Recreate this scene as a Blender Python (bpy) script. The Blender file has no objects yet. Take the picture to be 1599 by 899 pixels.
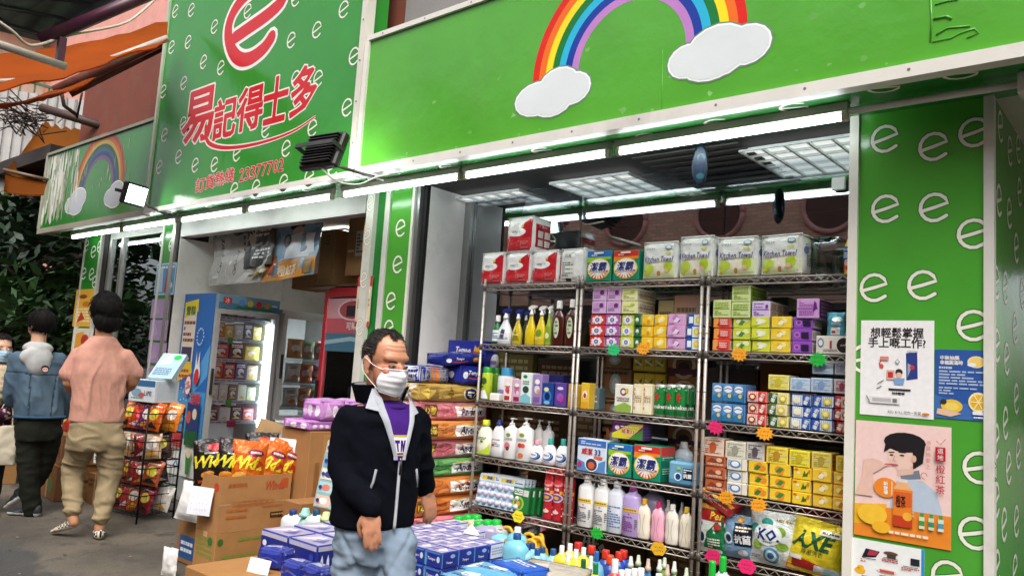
import bpy, bmesh, math, random
import numpy as np
from mathutils import Vector, Matrix, noise
random.seed(7)
R = math.radians
sc = bpy.context.scene
col = sc.collection
# ------------------------------------------------------------------ camera
PW, PH, FPX, EYE = 1599, 899, 1240.0, 1.47
yaw, pitch, roll = R(40.7), R(6.27), R(3.74)
_cy, _sy = math.cos(yaw), math.sin(yaw)
FW = Vector((-_sy*math.cos(pitch), _cy*math.cos(pitch), math.sin(pitch)))
_r = Vector((_cy, _sy, 0)); _u = _r.cross(FW)
CR = _r*math.cos(roll) + _u*math.sin(roll)
CU = -_r*math.sin(roll) + _u*math.cos(roll)
CPOS = Vector((0, 0, EYE))
cam_d = bpy.data.cameras.new('camera'); cam = bpy.data.objects.new('camera', cam_d); col.objects.link(cam)
cam_d.sensor_width = 36; cam_d.lens = FPX/PW*36; cam_d.clip_start = .05; cam_d.clip_end = 500
mw = Matrix.Identity(4)
for i in range(3):
 mw[i][0] = CR[i]; mw[i][1] = CU[i]; mw[i][2] = -FW[i]; mw[i][3] = CPOS[i]
cam.matrix_world = mw
sc.camera = cam
def ray(x, y): return FW + CR*((x-PW/2)/FPX) - CU*((y-PH/2)/FPX)
def aty(x, y, Y):
 d = ray(x, y); return CPOS + d*(Y/d.y)
def atz(x, y, Z):
 d = ray(x, y); return CPOS + d*((Z-EYE)/d.z)
def atx(x, y, X):
 d = ray(x, y); return CPOS + d*(X/d.x)
def atd(x, y, D):
 return CPOS + ray(x, y)*D
# ------------------------------------------------------------------ light
SUN_EL, SUN_AZ = R(56), R(142)
w = bpy.data.worlds.new('World'); sc.world = w; w.use_nodes = True
nt = w.node_tree; bg = nt.nodes['Background']
sky = nt.nodes.new('ShaderNodeTexSky'); sky.sky_type = 'NISHITA'; sky.sun_disc = False
sky.sun_elevation = SUN_EL; sky.sun_rotation = SUN_AZ; sky.dust_density = 5; sky.air_density = 1.2
hs = nt.nodes.new('ShaderNodeHueSaturation'); hs.inputs['Saturation'].default_value = .35
nt.links.new(sky.outputs[0], hs.inputs['Color']); nt.links.new(hs.outputs[0], bg.inputs['Color'])
bg.inputs['Strength'].default_value = .15
sun_d = bpy.data.lights.new('sun', 'SUN'); sun = bpy.data.objects.new('sun', sun_d); col.objects.link(sun)
sun_d.energy = .75; sun_d.angle = R(30); sun_d.color = (1, .96, .9)
sd = Vector((math.sin(SUN_AZ)*math.cos(SUN_EL), math.cos(SUN_AZ)*math.cos(SUN_EL), math.sin(SUN_EL)))
sun.rotation_euler = (-sd).to_track_quat('-Z', 'Y').to_euler()
sc.view_settings.view_transform = 'Standard'; sc.view_settings.look = 'None'
sc.view_settings.exposure = 0.85; sc.view_settings.gamma = 1
try:
 sc.cycles.max_bounces = 7; sc.cycles.diffuse_bounces = 3; sc.cycles.glossy_bounces = 4
 sc.cycles.transparent_max_bounces = 10; sc.cycles.caustics_reflective = False; sc.cycles.caustics_refractive = False
 sc.cycles.use_denoising = True; sc.cycles.sample_clamp_indirect = 4
except Exception: pass
# ------------------------------------------------------------------ materials
def lin(h):
 if not isinstance(h, str): return (*h[:3], 1.0)
 h = h.lstrip('#')
 if len(h) == 3: h = ''.join(c*2 for c in h)
 o = []
 for i in (0, 2, 4):
  c = int(h[i:i+2], 16)/255
  o.append(c/12.92 if c <= .04045 else ((c+.055)/1.055)**2.4)
 return (*o, 1.0)
MATS = {}
def mat(name, rough=.5, metal=0, bump=0, bscale=40, bdetail=3, cvar=0, cscale=8, spec=.5, coat=0, sss=0, bdist=.01, stretch=None, rvar=0, dirt=0, sat=1, trans=0):
 m = bpy.data.materials.new(name); m.use_nodes = True
 n = m.node_tree.nodes; l = m.node_tree.links; b = n['Principled BSDF']
 at = n.new('ShaderNodeAttribute'); at.attribute_name = 'col'
 tc = n.new('ShaderNodeTexCoord')
 src = at.outputs['Color']
 if sat != 1:
  hs_ = n.new('ShaderNodeHueSaturation'); hs_.inputs['Saturation'].default_value = sat; l.new(src, hs_.inputs['Color']); src = hs_.outputs[0]
 vec = tc.outputs['Object']
 if stretch:
  mp = n.new('ShaderNodeMapping'); mp.inputs['Scale'].default_value = stretch
  l.new(vec, mp.inputs['Vector']); vec = mp.outputs[0]
 if cvar:
  ns = n.new('ShaderNodeTexNoise'); ns.inputs['Scale'].default_value = cscale; ns.inputs['Detail'].default_value = 5
  l.new(vec, ns.inputs['Vector'])
  mr = n.new('ShaderNodeMapRange'); mr.inputs[1].default_value = .25; mr.inputs[2].default_value = .75
  mr.inputs[3].default_value = 1-cvar; mr.inputs[4].default_value = 1+cvar
  l.new(ns.outputs[0], mr.inputs[0])
  mx = n.new('ShaderNodeMix'); mx.data_type = 'RGBA'; mx.blend_type = 'MULTIPLY'; mx.inputs[0].default_value = 1
  l.new(src, mx.inputs[6]); l.new(mr.outputs[0], mx.inputs[7]); src = mx.outputs[2]
  if rvar:
   r2 = n.new('ShaderNodeMapRange'); r2.inputs[1].default_value = .3; r2.inputs[2].default_value = .7
   r2.inputs[3].default_value = max(.02, rough-rvar); r2.inputs[4].default_value = rough+rvar
   l.new(ns.outputs[0], r2.inputs[0]); l.new(r2.outputs[0], b.inputs['Roughness'])
 if dirt:
  d1 = n.new('ShaderNodeTexNoise'); d1.inputs['Scale'].default_value = 3.5; d1.inputs['Detail'].default_value = 8; d1.inputs['Roughness'].default_value = .7
  l.new(vec, d1.inputs['Vector'])
  rp = n.new('ShaderNodeMapRange'); rp.inputs[1].default_value = .52; rp.inputs[2].default_value = .75; rp.inputs[3].default_value = 0; rp.inputs[4].default_value = dirt
  l.new(d1.outputs[0], rp.inputs[0])
  mx2 = n.new('ShaderNodeMix'); mx2.data_type = 'RGBA'
  l.new(rp.outputs[0], mx2.inputs[0]); l.new(src, mx2.inputs[6]); mx2.inputs[7].default_value = (.16, .13, .09, 1); src = mx2.outputs[2]
 l.new(src, b.inputs['Base Color'])
 if not (cvar and rvar): b.inputs['Roughness'].default_value = rough
 b.inputs['Metallic'].default_value = metal
 b.inputs['Specular IOR Level'].default_value = spec
 b.inputs['Coat Weight'].default_value = coat
 if sss:
  b.inputs['Subsurface Weight'].default_value = sss; b.inputs['Subsurface Radius'].default_value = (.01, .004, .002)
 if bump:
  nb = n.new('ShaderNodeTexNoise'); nb.inputs['Scale'].default_value = bscale; nb.inputs['Detail'].default_value = bdetail
  l.new(vec, nb.inputs['Vector'])
  bp = n.new('ShaderNodeBump'); bp.inputs['Strength'].default_value = bump; bp.inputs['Distance'].default_value = bdist
  l.new(nb.outputs[0], bp.inputs['Height']); l.new(bp.outputs[0], b.inputs['Normal'])
 if trans:
  tl_ = n.new('ShaderNodeBsdfTranslucent'); l.new(src, tl_.inputs['Color']); mxs = n.new('ShaderNodeMixShader'); mxs.inputs[0].default_value = trans
  l.new(b.outputs[0], mxs.inputs[1]); l.new(tl_.outputs[0], mxs.inputs[2]); l.new(mxs.outputs[0], n['Material Output'].inputs['Surface'])
 MATS[name] = m
 return m
mat('carton', .42, cvar=.06, cscale=30, bump=.06, bscale=60)
mat('print', .38, cvar=.05, cscale=40)
mat('film', .16, bump=.5, bscale=22, bdetail=4, cvar=.08, cscale=20, bdist=.012)
mat('foil', .22, bump=.7, bscale=26, bdetail=4, cvar=.1, cscale=24, bdist=.015, metal=.25)
mat('card', .85, sat=.95, cvar=.1, cscale=9, bump=.08, bscale=90, spec=.2, dirt=.15)
mat('plastic', .3, cvar=.03, cscale=10)
mat('gloss', .12, coat=.3)
mat('matte', .7, cvar=.08, cscale=12)
mat('paper', .8, cvar=.04, cscale=20, bump=.1, bscale=30)
mat('metal', .34, metal=.55, cvar=.1, cscale=50)
mat('steel', .38, metal=.85, cvar=.1, cscale=12, stretch=(1, 1, .1))
mat('paint', .4, cvar=.07, cscale=5, dirt=.25)
mat('vinyl', .2, cvar=.09, cscale=2.2, bump=.35, bscale=3.5, bdetail=7, bdist=.02, coat=.05, spec=.4, dirt=.1)
mat('vinyl_print', .28, cvar=.04, cscale=3, bump=.3, bscale=3.5, bdetail=7, bdist=.02, spec=.3)
mat('plaster', .75, cvar=.1, cscale=3, bump=.15, bscale=25, dirt=.3)
mat('cloth', .92, bump=.3, bscale=220, cvar=.1, cscale=25, spec=.15, bdist=.003)
mat('fleece', .98, bump=.4, bscale=420, cvar=.18, cscale=60, spec=.08, bdist=.004)
mat('denim', .9, bump=.3, bscale=300, cvar=.16, cscale=14, spec=.15, bdist=.002, stretch=(1, 1, .5))
mat('skin', .5, sss=.12, cvar=.09, cscale=30, bump=.15, bscale=120, bdist=.002)
mat('hair', .7, spec=.15, bump=.9, bscale=120, cvar=.25, cscale=70, stretch=(1, 1, .25), bdist=.006)
mat('rubber', .6, cvar=.08)
mat('awning_cloth', .8, cvar=.14, cscale=2.5, bump=.3, bscale=6, bdist=.03, trans=.55, spec=.2)
mat('tarp', .75, cvar=.14, cscale=2.5, bump=.4, bscale=6, bdist=.04, dirt=.35)
mat('wood', .6, cvar=.15, cscale=6)
mat('leaf', .55, cvar=.35, cscale=2)
def emit(name, c, s):
 m = bpy.data.materials.new(name); m.use_nodes = True
 b = m.node_tree.nodes['Principled BSDF']; b.inputs['Base Color'].default_value = (.8, .8, .8, 1)
 b.inputs['Emission Color'].default_value = lin(c); b.inputs['Emission Strength'].default_value = s
 MATS[name] = m
emit('tube_light', 'f0fbff', 10.0)
emit('panel_light', 'f2f6f0', 2.2)
emit('panel_dim', 'eaf0ee', .45)
emit('flood_light', 'f4fff4', 7.0)
emit('fridge_light', 'f4fbff', 26.0)
def glass(name, tint, refl):
 m = bpy.data.materials.new(name); m.use_nodes = True
 n = m.node_tree.nodes; l = m.node_tree.links; n.remove(n['Principled BSDF'])
 t = n.new('ShaderNodeBsdfTransparent'); t.inputs[0].default_value = (*tint, 1)
 g = n.new('ShaderNodeBsdfGlossy'); g.inputs['Roughness'].default_value = .01; g.inputs['Color'].default_value = (.9, .95, 1, 1)
 fr = n.new('ShaderNodeFresnel'); fr.inputs['IOR'].default_value = 1.5
 ad = n.new('ShaderNodeMath'); ad.operation = 'ADD'; ad.inputs[1].default_value = refl; ad.use_clamp = True
 mx = n.new('ShaderNodeMixShader'); l.new(fr.outputs[0], ad.inputs[0]); l.new(ad.outputs[0], mx.inputs[0])
 l.new(t.outputs[0], mx.inputs[1]); l.new(g.outputs[0], mx.inputs[2])
 l.new(mx.outputs[0], n['Material Output'].inputs['Surface'])
 MATS[name] = m
glass('window_glass', (.84, .88, .88), .27)
glass('fridge_glass', (.93, .96, .96), .02)
glass('clear_plastic', (.9, .92, .93), .05)
# ground and brick: world-scale procedural materials of their own
def mat_ground():
 m = bpy.data.materials.new('ground'); m.use_nodes = True
 n = m.node_tree.nodes; l = m.node_tree.links; b = n['Principled BSDF']
 tc = n.new('ShaderNodeTexCoord'); P = tc.outputs['Object']
 def nz(s, d=6, r=.6):
  t = n.new('ShaderNodeTexNoise'); t.inputs['Scale'].default_value = s; t.inputs['Detail'].default_value = d; t.inputs['Roughness'].default_value = r
  l.new(P, t.inputs['Vector']); return t.outputs[0]
 def mr(x, a, b_, c, d):
  t = n.new('ShaderNodeMapRange'); l.new(x, t.inputs[0])
  for i, v in enumerate((a, b_, c, d)): t.inputs[i+1].default_value = v
  return t.outputs[0]
 def mix(f, a, b_, mode='MIX'):
  t = n.new('ShaderNodeMix'); t.data_type = 'RGBA'; t.blend_type = mode
  if isinstance(f, float): t.inputs[0].default_value = f
  else: l.new(f, t.inputs[0])
  for k, v in ((6, a), (7, b_)):
   if isinstance(v, tuple): t.inputs[k].default_value = v
   else: l.new(v, t.inputs[k])
  return t.outputs[2]
 def mth(op, a, b_):
  t = n.new('ShaderNodeMath'); t.operation = op
  for k, v in ((0, a), (1, b_)):
   if isinstance(v, (int, float)): t.inputs[k].default_value = v
   else: l.new(v, t.inputs[k])
  return t.outputs[0]
 sp = n.new('ShaderNodeSeparateXYZ'); l.new(P, sp.inputs[0])
 edge = mth('ADD', sp.outputs[1], mth('MULTIPLY', nz(1.1, 8, .65), .9))
 f = mr(edge, 2.52, 2.58, 0, 1)
 pav = mix(mr(nz(.8, 6), .35, .65, 0, 1), (.125, .105, .08, 1), (.045, .039, .032, 1))
 pav = mix(mr(nz(2.6, 9, .72), .54, .62, 0, .75), pav, (.04, .036, .033, 1))
 road = mix(mr(nz(1.3, 6), .35, .65, 0, 1), (.035, .035, .034, 1), (.055, .053, .05, 1))
 c = mix(f, road, pav)
 c = mix(mr(nz(90, 4), .35, .7, 0, 1), c, mix(1.0, c, (1.35, 1.33, 1.3, 1), 'MULTIPLY'))
 # long cracks and patch seams
 vo = n.new('ShaderNodeTexVoronoi'); vo.feature = 'DISTANCE_TO_EDGE'; vo.inputs['Scale'].default_value = .75
 dv = n.new('ShaderNodeVectorMath'); dv.operation = 'ADD'
 nv = n.new('ShaderNodeTexNoise'); nv.inputs['Scale'].default_value = 2.2; nv.inputs['Detail'].default_value = 6; l.new(P, nv.inputs['Vector'])
 sv = n.new('ShaderNodeVectorMath'); sv.operation = 'SCALE'; sv.inputs['Scale'].default_value = .9; l.new(nv.outputs['Color'], sv.inputs[0])
 l.new(P, dv.inputs[0]); l.new(sv.outputs[0], dv.inputs[1]); l.new(dv.outputs[0], vo.inputs['Vector'])
 ck = mr(vo.outputs['Distance'], .002, .009, .45, 0)
 c = mix(ck, c, (.03, .028, .026, 1))
 vs = n.new('ShaderNodeTexVoronoi'); vs.inputs['Scale'].default_value = 5; l.new(P, vs.inputs['Vector'])
 c = mix(mr(vs.outputs['Distance'], .05, .09, .6, 0), c, (.05, .045, .04, 1))
 l.new(c, b.inputs['Base Color'])
 l.new(mr(nz(2), .3, .7, .6, .9), b.inputs['Roughness'])
 bp = n.new('ShaderNodeBump'); bp.inputs['Strength'].default_value = .6; bp.inputs['Distance'].default_value = .02
 l.new(mth('SUBTRACT', mth('ADD', mth('MULTIPLY', nz(60, 5), .35), nz(3, 8, .7)), mth('MULTIPLY', ck, .8)), bp.inputs['Height'])
 l.new(bp.outputs[0], b.inputs['Normal'])
 MATS['ground'] = m
mat_ground()
def mat_brick():
 m = bpy.data.materials.new('brick'); m.use_nodes = True
 n = m.node_tree.nodes; l = m.node_tree.links; b = n['Principled BSDF']
 tc = n.new('ShaderNodeTexCoord'); mp = n.new('ShaderNodeMapping'); mp.inputs['Rotation'].default_value = (R(90), 0, 0)
 l.new(tc.outputs['Object'], mp.inputs[0])
 t = n.new('ShaderNodeTexBrick'); t.inputs['Scale'].default_value = 1
 t.inputs['Color1'].default_value = (.72, .44, .31, 1); t.inputs['Color2'].default_value = (.54, .31, .22, 1); t.inputs['Mortar'].default_value = (.4, .33, .28, 1)
 t.inputs['Brick Width'].default_value = .26; t.inputs['Row Height'].default_value = .09; t.inputs['Mortar Size'].default_value = .012
 l.new(mp.outputs[0], t.inputs['Vector']); l.new(t.outputs[0], b.inputs['Base Color']); b.inputs['Roughness'].default_value = .85
 MATS['brick'] = m
mat_brick()
# ------------------------------------------------------------------ mesh builder
_glyph = {}
def glyphs(text, bold=0.0, shear=0.0, res=1):
 """flat outline of a piece of writing, centred, height 1 (whole line box), as 2-D verts and faces"""
 key = (text, bold, shear, res)
 if key in _glyph: return _glyph[key]
 c = bpy.data.curves.new('writing', 'FONT'); c.body = text; c.resolution_u = res; c.offset = bold; c.shear = shear
 o = bpy.data.objects.new('writing', c); col.objects.link(o)
 dg = bpy.context.evaluated_depsgraph_get()
 me = bpy.data.meshes.new_from_object(o.evaluated_get(dg))
 v = [(p.co.x, p.co.y) for p in me.vertices]; f = [tuple(p.vertices) for p in me.polygons]
 bpy.data.objects.remove(o); bpy.data.curves.remove(c); bpy.data.meshes.remove(me)
 if not v: v, f = [(0, 0)], []
 x0 = min(p[0] for p in v); x1 = max(p[0] for p in v); y0 = min(p[1] for p in v); y1 = max(p[1] for p in v)
 h = max(y1-y0, 1e-6)
 v = [((p[0]-(x0+x1)/2)/h, (p[1]-(y0+y1)/2)/h) for p in v]
 _glyph[key] = (v, f, (x1-x0)/h)
 return _glyph[key]
_thick = {}
def thick(text, wd, shear=0.0, res=1):
 """outline ribbons around a piece of writing: separate small faces, each with a little lift of its own"""
 key = (text, wd, shear, res)
 if key in _thick: return _thick[key]
 v, f, asp = glyphs(text, 0.0, shear, res)
 cnt = {}
 for t in f:
  for i in range(len(t)):
   e = tuple(sorted((t[i], t[(i+1) % len(t)]))); cnt[e] = cnt.get(e, 0)+1
 out = []; k = 0; h = wd/2
 for (i, j), n in cnt.items():
  if n != 1: continue
  (x0, y0), (x1, y1) = v[i], v[j]; dx, dy = x1-x0, y1-y0; L = math.hypot(dx, dy) or 1e-6; nx, ny = -dy/L*h, dx/L*h; ex, ey = dx/L*h*.6, dy/L*h*.6
  out.append(([(x0-ex+nx, y0-ey+ny), (x0-ex-nx, y0-ey-ny), (x1+ex-nx, y1+ey-ny), (x1+ex+nx, y1+ey+ny)], (k % 11)/11)); k += 1
 _thick[key] = out
 return out
class MB:
 def __init__(s): s.v = []; s.f = []; s.c = []; s.m = []; s.sm = []; s.names = []; s.M = None
 def add(s, vs, fs, c='888', m='plastic', smooth=False):
  if m not in s.names: s.names.append(m)
  mi = s.names.index(m); o = len(s.v)
  if s.M is not None: vs = [tuple(s.M @ Vector(p)) for p in vs]
  s.v.extend(tuple(p) for p in vs)
  c = lin(c)
  for f in fs:
   s.f.append(tuple(o+i for i in f)); s.c.append(c); s.m.append(mi); s.sm.append(smooth)
  return s
 def quad(s, a, b, c_, d, c='888', m='plastic'): return s.add([a, b, c_, d], [(0, 1, 2, 3)], c, m)
 def box(s, x0, x1, y0, y1, z0, z1, c='888', m='plastic', ch=0):
  if ch <= 0:
   v = [(x, y, z) for z in (z0, z1) for y in (y0, y1) for x in (x0, x1)]
   return s.add(v, [(0, 2, 3, 1), (4, 5, 7, 6), (0, 1, 5, 4), (1, 3, 7, 5), (3, 2, 6, 7), (2, 0, 4, 6)], c, m)
  ch = min(ch, (x1-x0)*.45, (y1-y0)*.45, (z1-z0)*.45)
  bm = bmesh.new(); bmesh.ops.create_cube(bm, size=1)
  for p in bm.verts:
   p.co = ((x0+x1)/2+p.co.x*(x1-x0), (y0+y1)/2+p.co.y*(y1-y0), (z0+z1)/2+p.co.z*(z1-z0))
  bmesh.ops.bevel(bm, geom=bm.edges[:], offset=ch, segments=1, affect='EDGES')
  bm.verts.index_update()
  s.add([p.co[:] for p in bm.verts], [tuple(q.index for q in f.verts) for f in bm.faces], c, m); bm.free(); return s
 def tube(s, pts, r, c='888', m='plastic', n=6, caps=True, smooth=True):
  pts = [Vector(p) for p in pts]; rs = r if isinstance(r, (list, tuple)) else [r]*len(pts)
  vs = []; prev = None
  for i, p in enumerate(pts):
   t = (pts[min(i+1, len(pts)-1)]-pts[max(i-1, 0)])
   t = t.normalized() if t.length > 1e-9 else Vector((0, 0, 1))
   if prev is None:
    a = t.orthogonal().normalized()
   else:
    a = (prev - t*prev.dot(t)); a = a.normalized() if a.length > 1e-6 else t.orthogonal().normalized()
   prev = a; b = t.cross(a)
   for k in range(n):
    an = 2*math.pi*k/n; vs.append(p+(a*math.cos(an)+b*math.sin(an))*rs[i])
  fs = [(i*n+k, i*n+(k+1) % n, (i+1)*n+(k+1) % n, (i+1)*n+k) for i in range(len(pts)-1) for k in range(n)]
  if caps: fs += [tuple(range(n-1, -1, -1)), tuple((len(pts)-1)*n+k for k in range(n))]
  return s.add(vs, fs, c, m, smooth)
 def rings(s, rings, c='888', m='plastic', smooth=True, caps=True, cols=None):
  """rings: lists of equal point counts"""
  n = len(rings[0]); vs = [p for r_ in rings for p in r_]
  for i in range(len(rings)-1):
   pass
  fs = [(i*n+k, i*n+(k+1) % n, (i+1)*n+(k+1) % n, (i+1)*n+k) for i in range(len(rings)-1) for k in range(n)]
  if caps: fs += [tuple(range(n-1, -1, -1)), tuple((len(rings)-1)*n+k for k in range(n))]
  return s.add(vs, fs, c, m, smooth)
 def lathe(s, prof, c='888', m='plastic', n=14, sx=1, sy=1, e=2.0, cx=0, cy=0, smooth=True):
  """prof: (r, z) from bottom up; e > 2 squares the section"""
  rg = []
  for r_, z in prof:
   ring = []
   for k in range(n):
    a = 2*math.pi*(k+.5)/n; ca, sa = math.cos(a), math.sin(a)
    q = (abs(ca)**e+abs(sa)**e)**(-1/e)
    ring.append((cx+r_*sx*ca*q, cy+r_*sy*sa*q, z))
   rg.append(ring)
  return s.rings(rg, c, m, smooth)
 def art(s, items, mp, W, H, m='print', sub=1, k0=1):
  """flat print laid on a surface; mp(u, v, layer) gives the point"""
  for k, it in enumerate(items):
   k += k0; t = it[0]
   if t == 'r':
    _, a, b, c_, d, cc = it; nu = sub if sub > 1 else 1
    vs = [mp(a+(c_-a)*i/nu, b+(d-b)*j/nu, k) for j in range(nu+1) for i in range(nu+1)]
    fs = [(j*(nu+1)+i, j*(nu+1)+i+1, (j+1)*(nu+1)+i+1, (j+1)*(nu+1)+i) for j in range(nu) for i in range(nu)]
    s.add(vs, fs, cc, m)
   elif t == 'e':
    _, a, b, ru, rv, cc = it; n = 16
    if sub > 1:
     vs = [mp(a, b, k)]; fs = []
     nr = 3
     for q in range(1, nr+1):
      for i in range(n): vs.append(mp(a+ru*q/nr*math.cos(6.2832*i/n), b+rv*q/nr*math.sin(6.2832*i/n), k))
     fs += [(0, 1+i, 1+(i+1) % n) for i in range(n)]
     for q in range(nr-1): fs += [(1+q*n+i, 1+(q+1)*n+i, 1+(q+1)*n+(i+1) % n, 1+q*n+(i+1) % n) for i in range(n)]
     s.add(vs, fs, cc, m)
    else:
     s.add([mp(a+ru*math.cos(6.2832*i/n), b+rv*math.sin(6.2832*i/n), k) for i in range(n)], [tuple(range(n))], cc, m)
   elif t == 'p':
    if sub > 1:
     from mathutils.geometry import tessellate_polygon
     tr = [[it[1][q] for q in t3] for t3 in tessellate_polygon([[Vector((u, v, 0)) for u, v in it[1]]])]
     for _ in range(3):
      nx = []
      for A, B, C in tr:
       ab = ((A[0]+B[0])/2, (A[1]+B[1])/2); bc = ((B[0]+C[0])/2, (B[1]+C[1])/2); ca = ((C[0]+A[0])/2, (C[1]+A[1])/2)
       nx += [(A, ab, ca), (ab, B, bc), (ca, bc, C), (ab, bc, ca)]
      tr = nx
     idx = {}; vs = []; fs = []
     for t3 in tr:
      f_ = []
      for q in t3:
       kq = (round(q[0], 5), round(q[1], 5))
       if kq not in idx: idx[kq] = len(vs); vs.append(mp(q[0], q[1], k))
       f_.append(idx[kq])
      fs.append(tuple(f_))
     s.add(vs, fs, it[2], m)
    else: s.add([mp(u, v, k) for u, v in it[1]], [tuple(range(len(it[1])))], it[2], m)
   elif t == 'star':
    _, a, b, ru, rv, cc = it[:6]; nn = it[6] if len(it) > 6 else 14; ins = it[7] if len(it) > 7 else .78
    vs = [mp(a, b, k)]
    for i in range(2*nn):
     q = 1 if i % 2 == 0 else ins
     vs.append(mp(a+ru*q*math.cos(math.pi*i/nn), b+rv*q*math.sin(math.pi*i/nn), k))
    s.add(vs, [(0, 1+i, 1+(i+1) % (2*nn)) for i in range(2*nn)], cc, m)
   elif t == 't':
    _, text, a, b, hv, cc = it[:6]; o = it[6] if len(it) > 6 else {}
    sh_ = o.get('s', 0.0); gv, gf, asp = glyphs(text, 0.0, sh_, o.get('res', 1))
    hm = hv*H; sx = hm/W; mw_ = o.get('w')
    if mw_ and asp*sx > mw_: sx = mw_/asp
    rot = o.get('rot', 0); cr, sr = math.cos(rot), math.sin(rot)
    def pt(x, y, kk):
     X, Y = x*sx*W, y*hm; X, Y = X*cr-Y*sr, X*sr+Y*cr
     return mp(a+X/W, b+Y/H, kk)
    def ribbons(wd, c_, k_, span):
     vs = []; fs = []
     for q, jit in thick(text, wd, sh_, o.get('res', 1)):
      n0 = len(vs); vs += [pt(x, y, k_+jit*span) for x, y in q]; fs.append((n0, n0+1, n0+2, n0+3))
     if fs: s.add(vs, fs, c_, m)
    bd = o.get('b', 0.0)
    if o.get('out'): ribbons(2*(bd+.05), o['out'], k, .5)
    if bd: ribbons(2*bd, cc, k+.7, .4)
    s.add([pt(x, y, k+1.2) for x, y in gv], gf, cc, m)
   elif t == 'l':
    _, pts, wv, cc = it[:4]; closed = len(it) > 4 and it[4]
    P = [(u*W, v*H) for u, v in pts]; hw = wv*H/2; L = []; n = len(P)
    for i in range(n):
     a_ = P[(i-1) % n] if closed else P[max(i-1, 0)]; b_ = P[(i+1) % n] if closed else P[min(i+1, n-1)]
     dx, dy = b_[0]-a_[0], b_[1]-a_[1]; q = math.hypot(dx, dy) or 1
     L.append((-dy/q*hw, dx/q*hw))
    kk = [k+.45*i/n for i in range(n)]
    vs = [mp((P[i][0]+L[i][0])/W, (P[i][1]+L[i][1])/H, kk[i]) for i in range(n)] + [mp((P[i][0]-L[i][0])/W, (P[i][1]-L[i][1])/H, kk[i]) for i in range(n)]
    fs = [(i, n+i, n+i+1, i+1) for i in range(n-1)]
    if closed: fs.append((n-1, 2*n-1, n, 0))
    s.add(vs, fs, cc, m)
    if not closed:
     for q in (0, n-1):
      s.add([mp((P[q][0]+hw*math.cos(6.2832*i/10))/W, (P[q][1]+hw*math.sin(6.2832*i/10))/H, kk[q]+(.22 if q else -.22)) for i in range(10)], [tuple(range(10))], cc, m)
   elif t == 'n':    # lines of small print, too small to read
    _, a, b, c_, d, nl, cc = it[:7]; rr = random.Random(int(a*97+b*31+nl))
    for q in range(nl):
     v1 = d-(d-b)*(q+.15)/nl; v0 = d-(d-b)*(q+.7)/nl; u = a
     while u < c_-.02:
      u2 = min(c_, u+(c_-a)*rr.uniform(.08, .26))
      s.add([mp(u, v0, k), mp(u2, v0, k), mp(u2, v1, k), mp(u, v1, k)], [(0, 1, 2, 3)], cc, m)
      u = u2+(c_-a)*.035
      if rr.random() < .12: break
  return s
 def mesh(s, name):
  me = bpy.data.meshes.new(name); me.from_pydata(s.v, [], s.f);
  for n in s.names: me.materials.append(MATS[n])
  me.polygons.foreach_set('material_index', s.m); me.polygons.foreach_set('use_smooth', s.sm)
  at = me.attributes.new('col', 'FLOAT_COLOR', 'CORNER')
  ln = [0]*len(me.polygons); me.polygons.foreach_get('loop_total', ln)
  arr = np.repeat(np.array(s.c, dtype=np.float32).reshape(-1, 4), ln, axis=0)
  at.data.foreach_set('color', arr.ravel())
  me.update(); return me
def props(o, label=None, cat=None, group=None, kind=None):
 if label: o['label'] = label
 if cat: o['category'] = cat
 if group: o['group'] = group
 if kind: o['kind'] = kind
 return o
def put(name, me, parent=None, loc=(0, 0, 0), rz=0.0, rot=None):
 if isinstance(me, MB): me = me.mesh(name)
 o = bpy.data.objects.new(name, me); col.objects.link(o); o.location = loc
 o.rotation_euler = rot if rot else (0, 0, rz)
 if parent is not None: o.parent = parent
 return o
def thing(name, label, cat, loc=(0, 0, 0), rz=0.0, group=None, rot=None):
 return props(put(name, None, None, loc, rz, rot), label, cat, group)
def front(W, H, y, x0=None, z0=0, dl=.0005):
 """mapper onto a face looking to -Y"""
 if x0 is None: x0 = -W/2
 return lambda u, v, k: (x0+u*W, y-dl*k, z0+v*H)
def sideR(D, H, x, y0=None, z0=0, dl=.0005):
 if y0 is None: y0 = -D/2
 return lambda u, v, k: (x+dl*k, y0+u*D, z0+v*H)
def sideL(D, H, x, y1=None, z0=0, dl=.0005):
 if y1 is None: y1 = D/2
 return lambda u, v, k: (x-dl*k, y1-u*D, z0+v*H)
def topf(W, D, z, x0=None, y0=None, dl=.0005):
 if x0 is None: x0 = -W/2
 if y0 is None: y0 = -D/2
 return lambda u, v, k: (x0+u*W, y0+v*D, z+dl*k)
# ================================================================== SETTING
YS, YP, ZS = 3.36, 3.75, 2.78       # sign face, pillar face, soffit height
YT, YR, YG = 3.54, 3.83, 4.2       # lamp line, rack fronts, window glass
PAV = .13
GREEN, DGREEN, CREAM = '4ca035', '17602b', 'e4e0d4'
def strip_ground():
 ys = [-60, -8, -2, 0, 1, 1.6, 1.9, 2.05, 2.2, 2.35, 2.6, 3.2, 4, 6, 12, 60]
 def zz(y): return 0 if y < 1.9 else PAV*min(1, (y-1.9)/.4)
 xs = [-70, -30, -16]+[-12+.5*i for i in range(30)]+[4, 10, 30, 70]
 vs = [];
 for y in ys:
  for x in xs:
   z = zz(y)
   vs.append((x, y, z+(noise.noise((x*.7, y*.9, 3))*.012 if -13 < x < 4 and -1 < y < 4 else 0)))
 n = len(xs)
 fs = [(j*n+i, j*n+i+1, (j+1)*n+i+1, (j+1)*n+i) for j in range(len(ys)-1) for i in range(n-1)]
 m = MB().add(vs, fs, '666', 'ground', True)
 props(put('ground', m), 'worn grey asphalt and stained pavement along the shop front', None, None, 'structure')
strip_ground()
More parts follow.
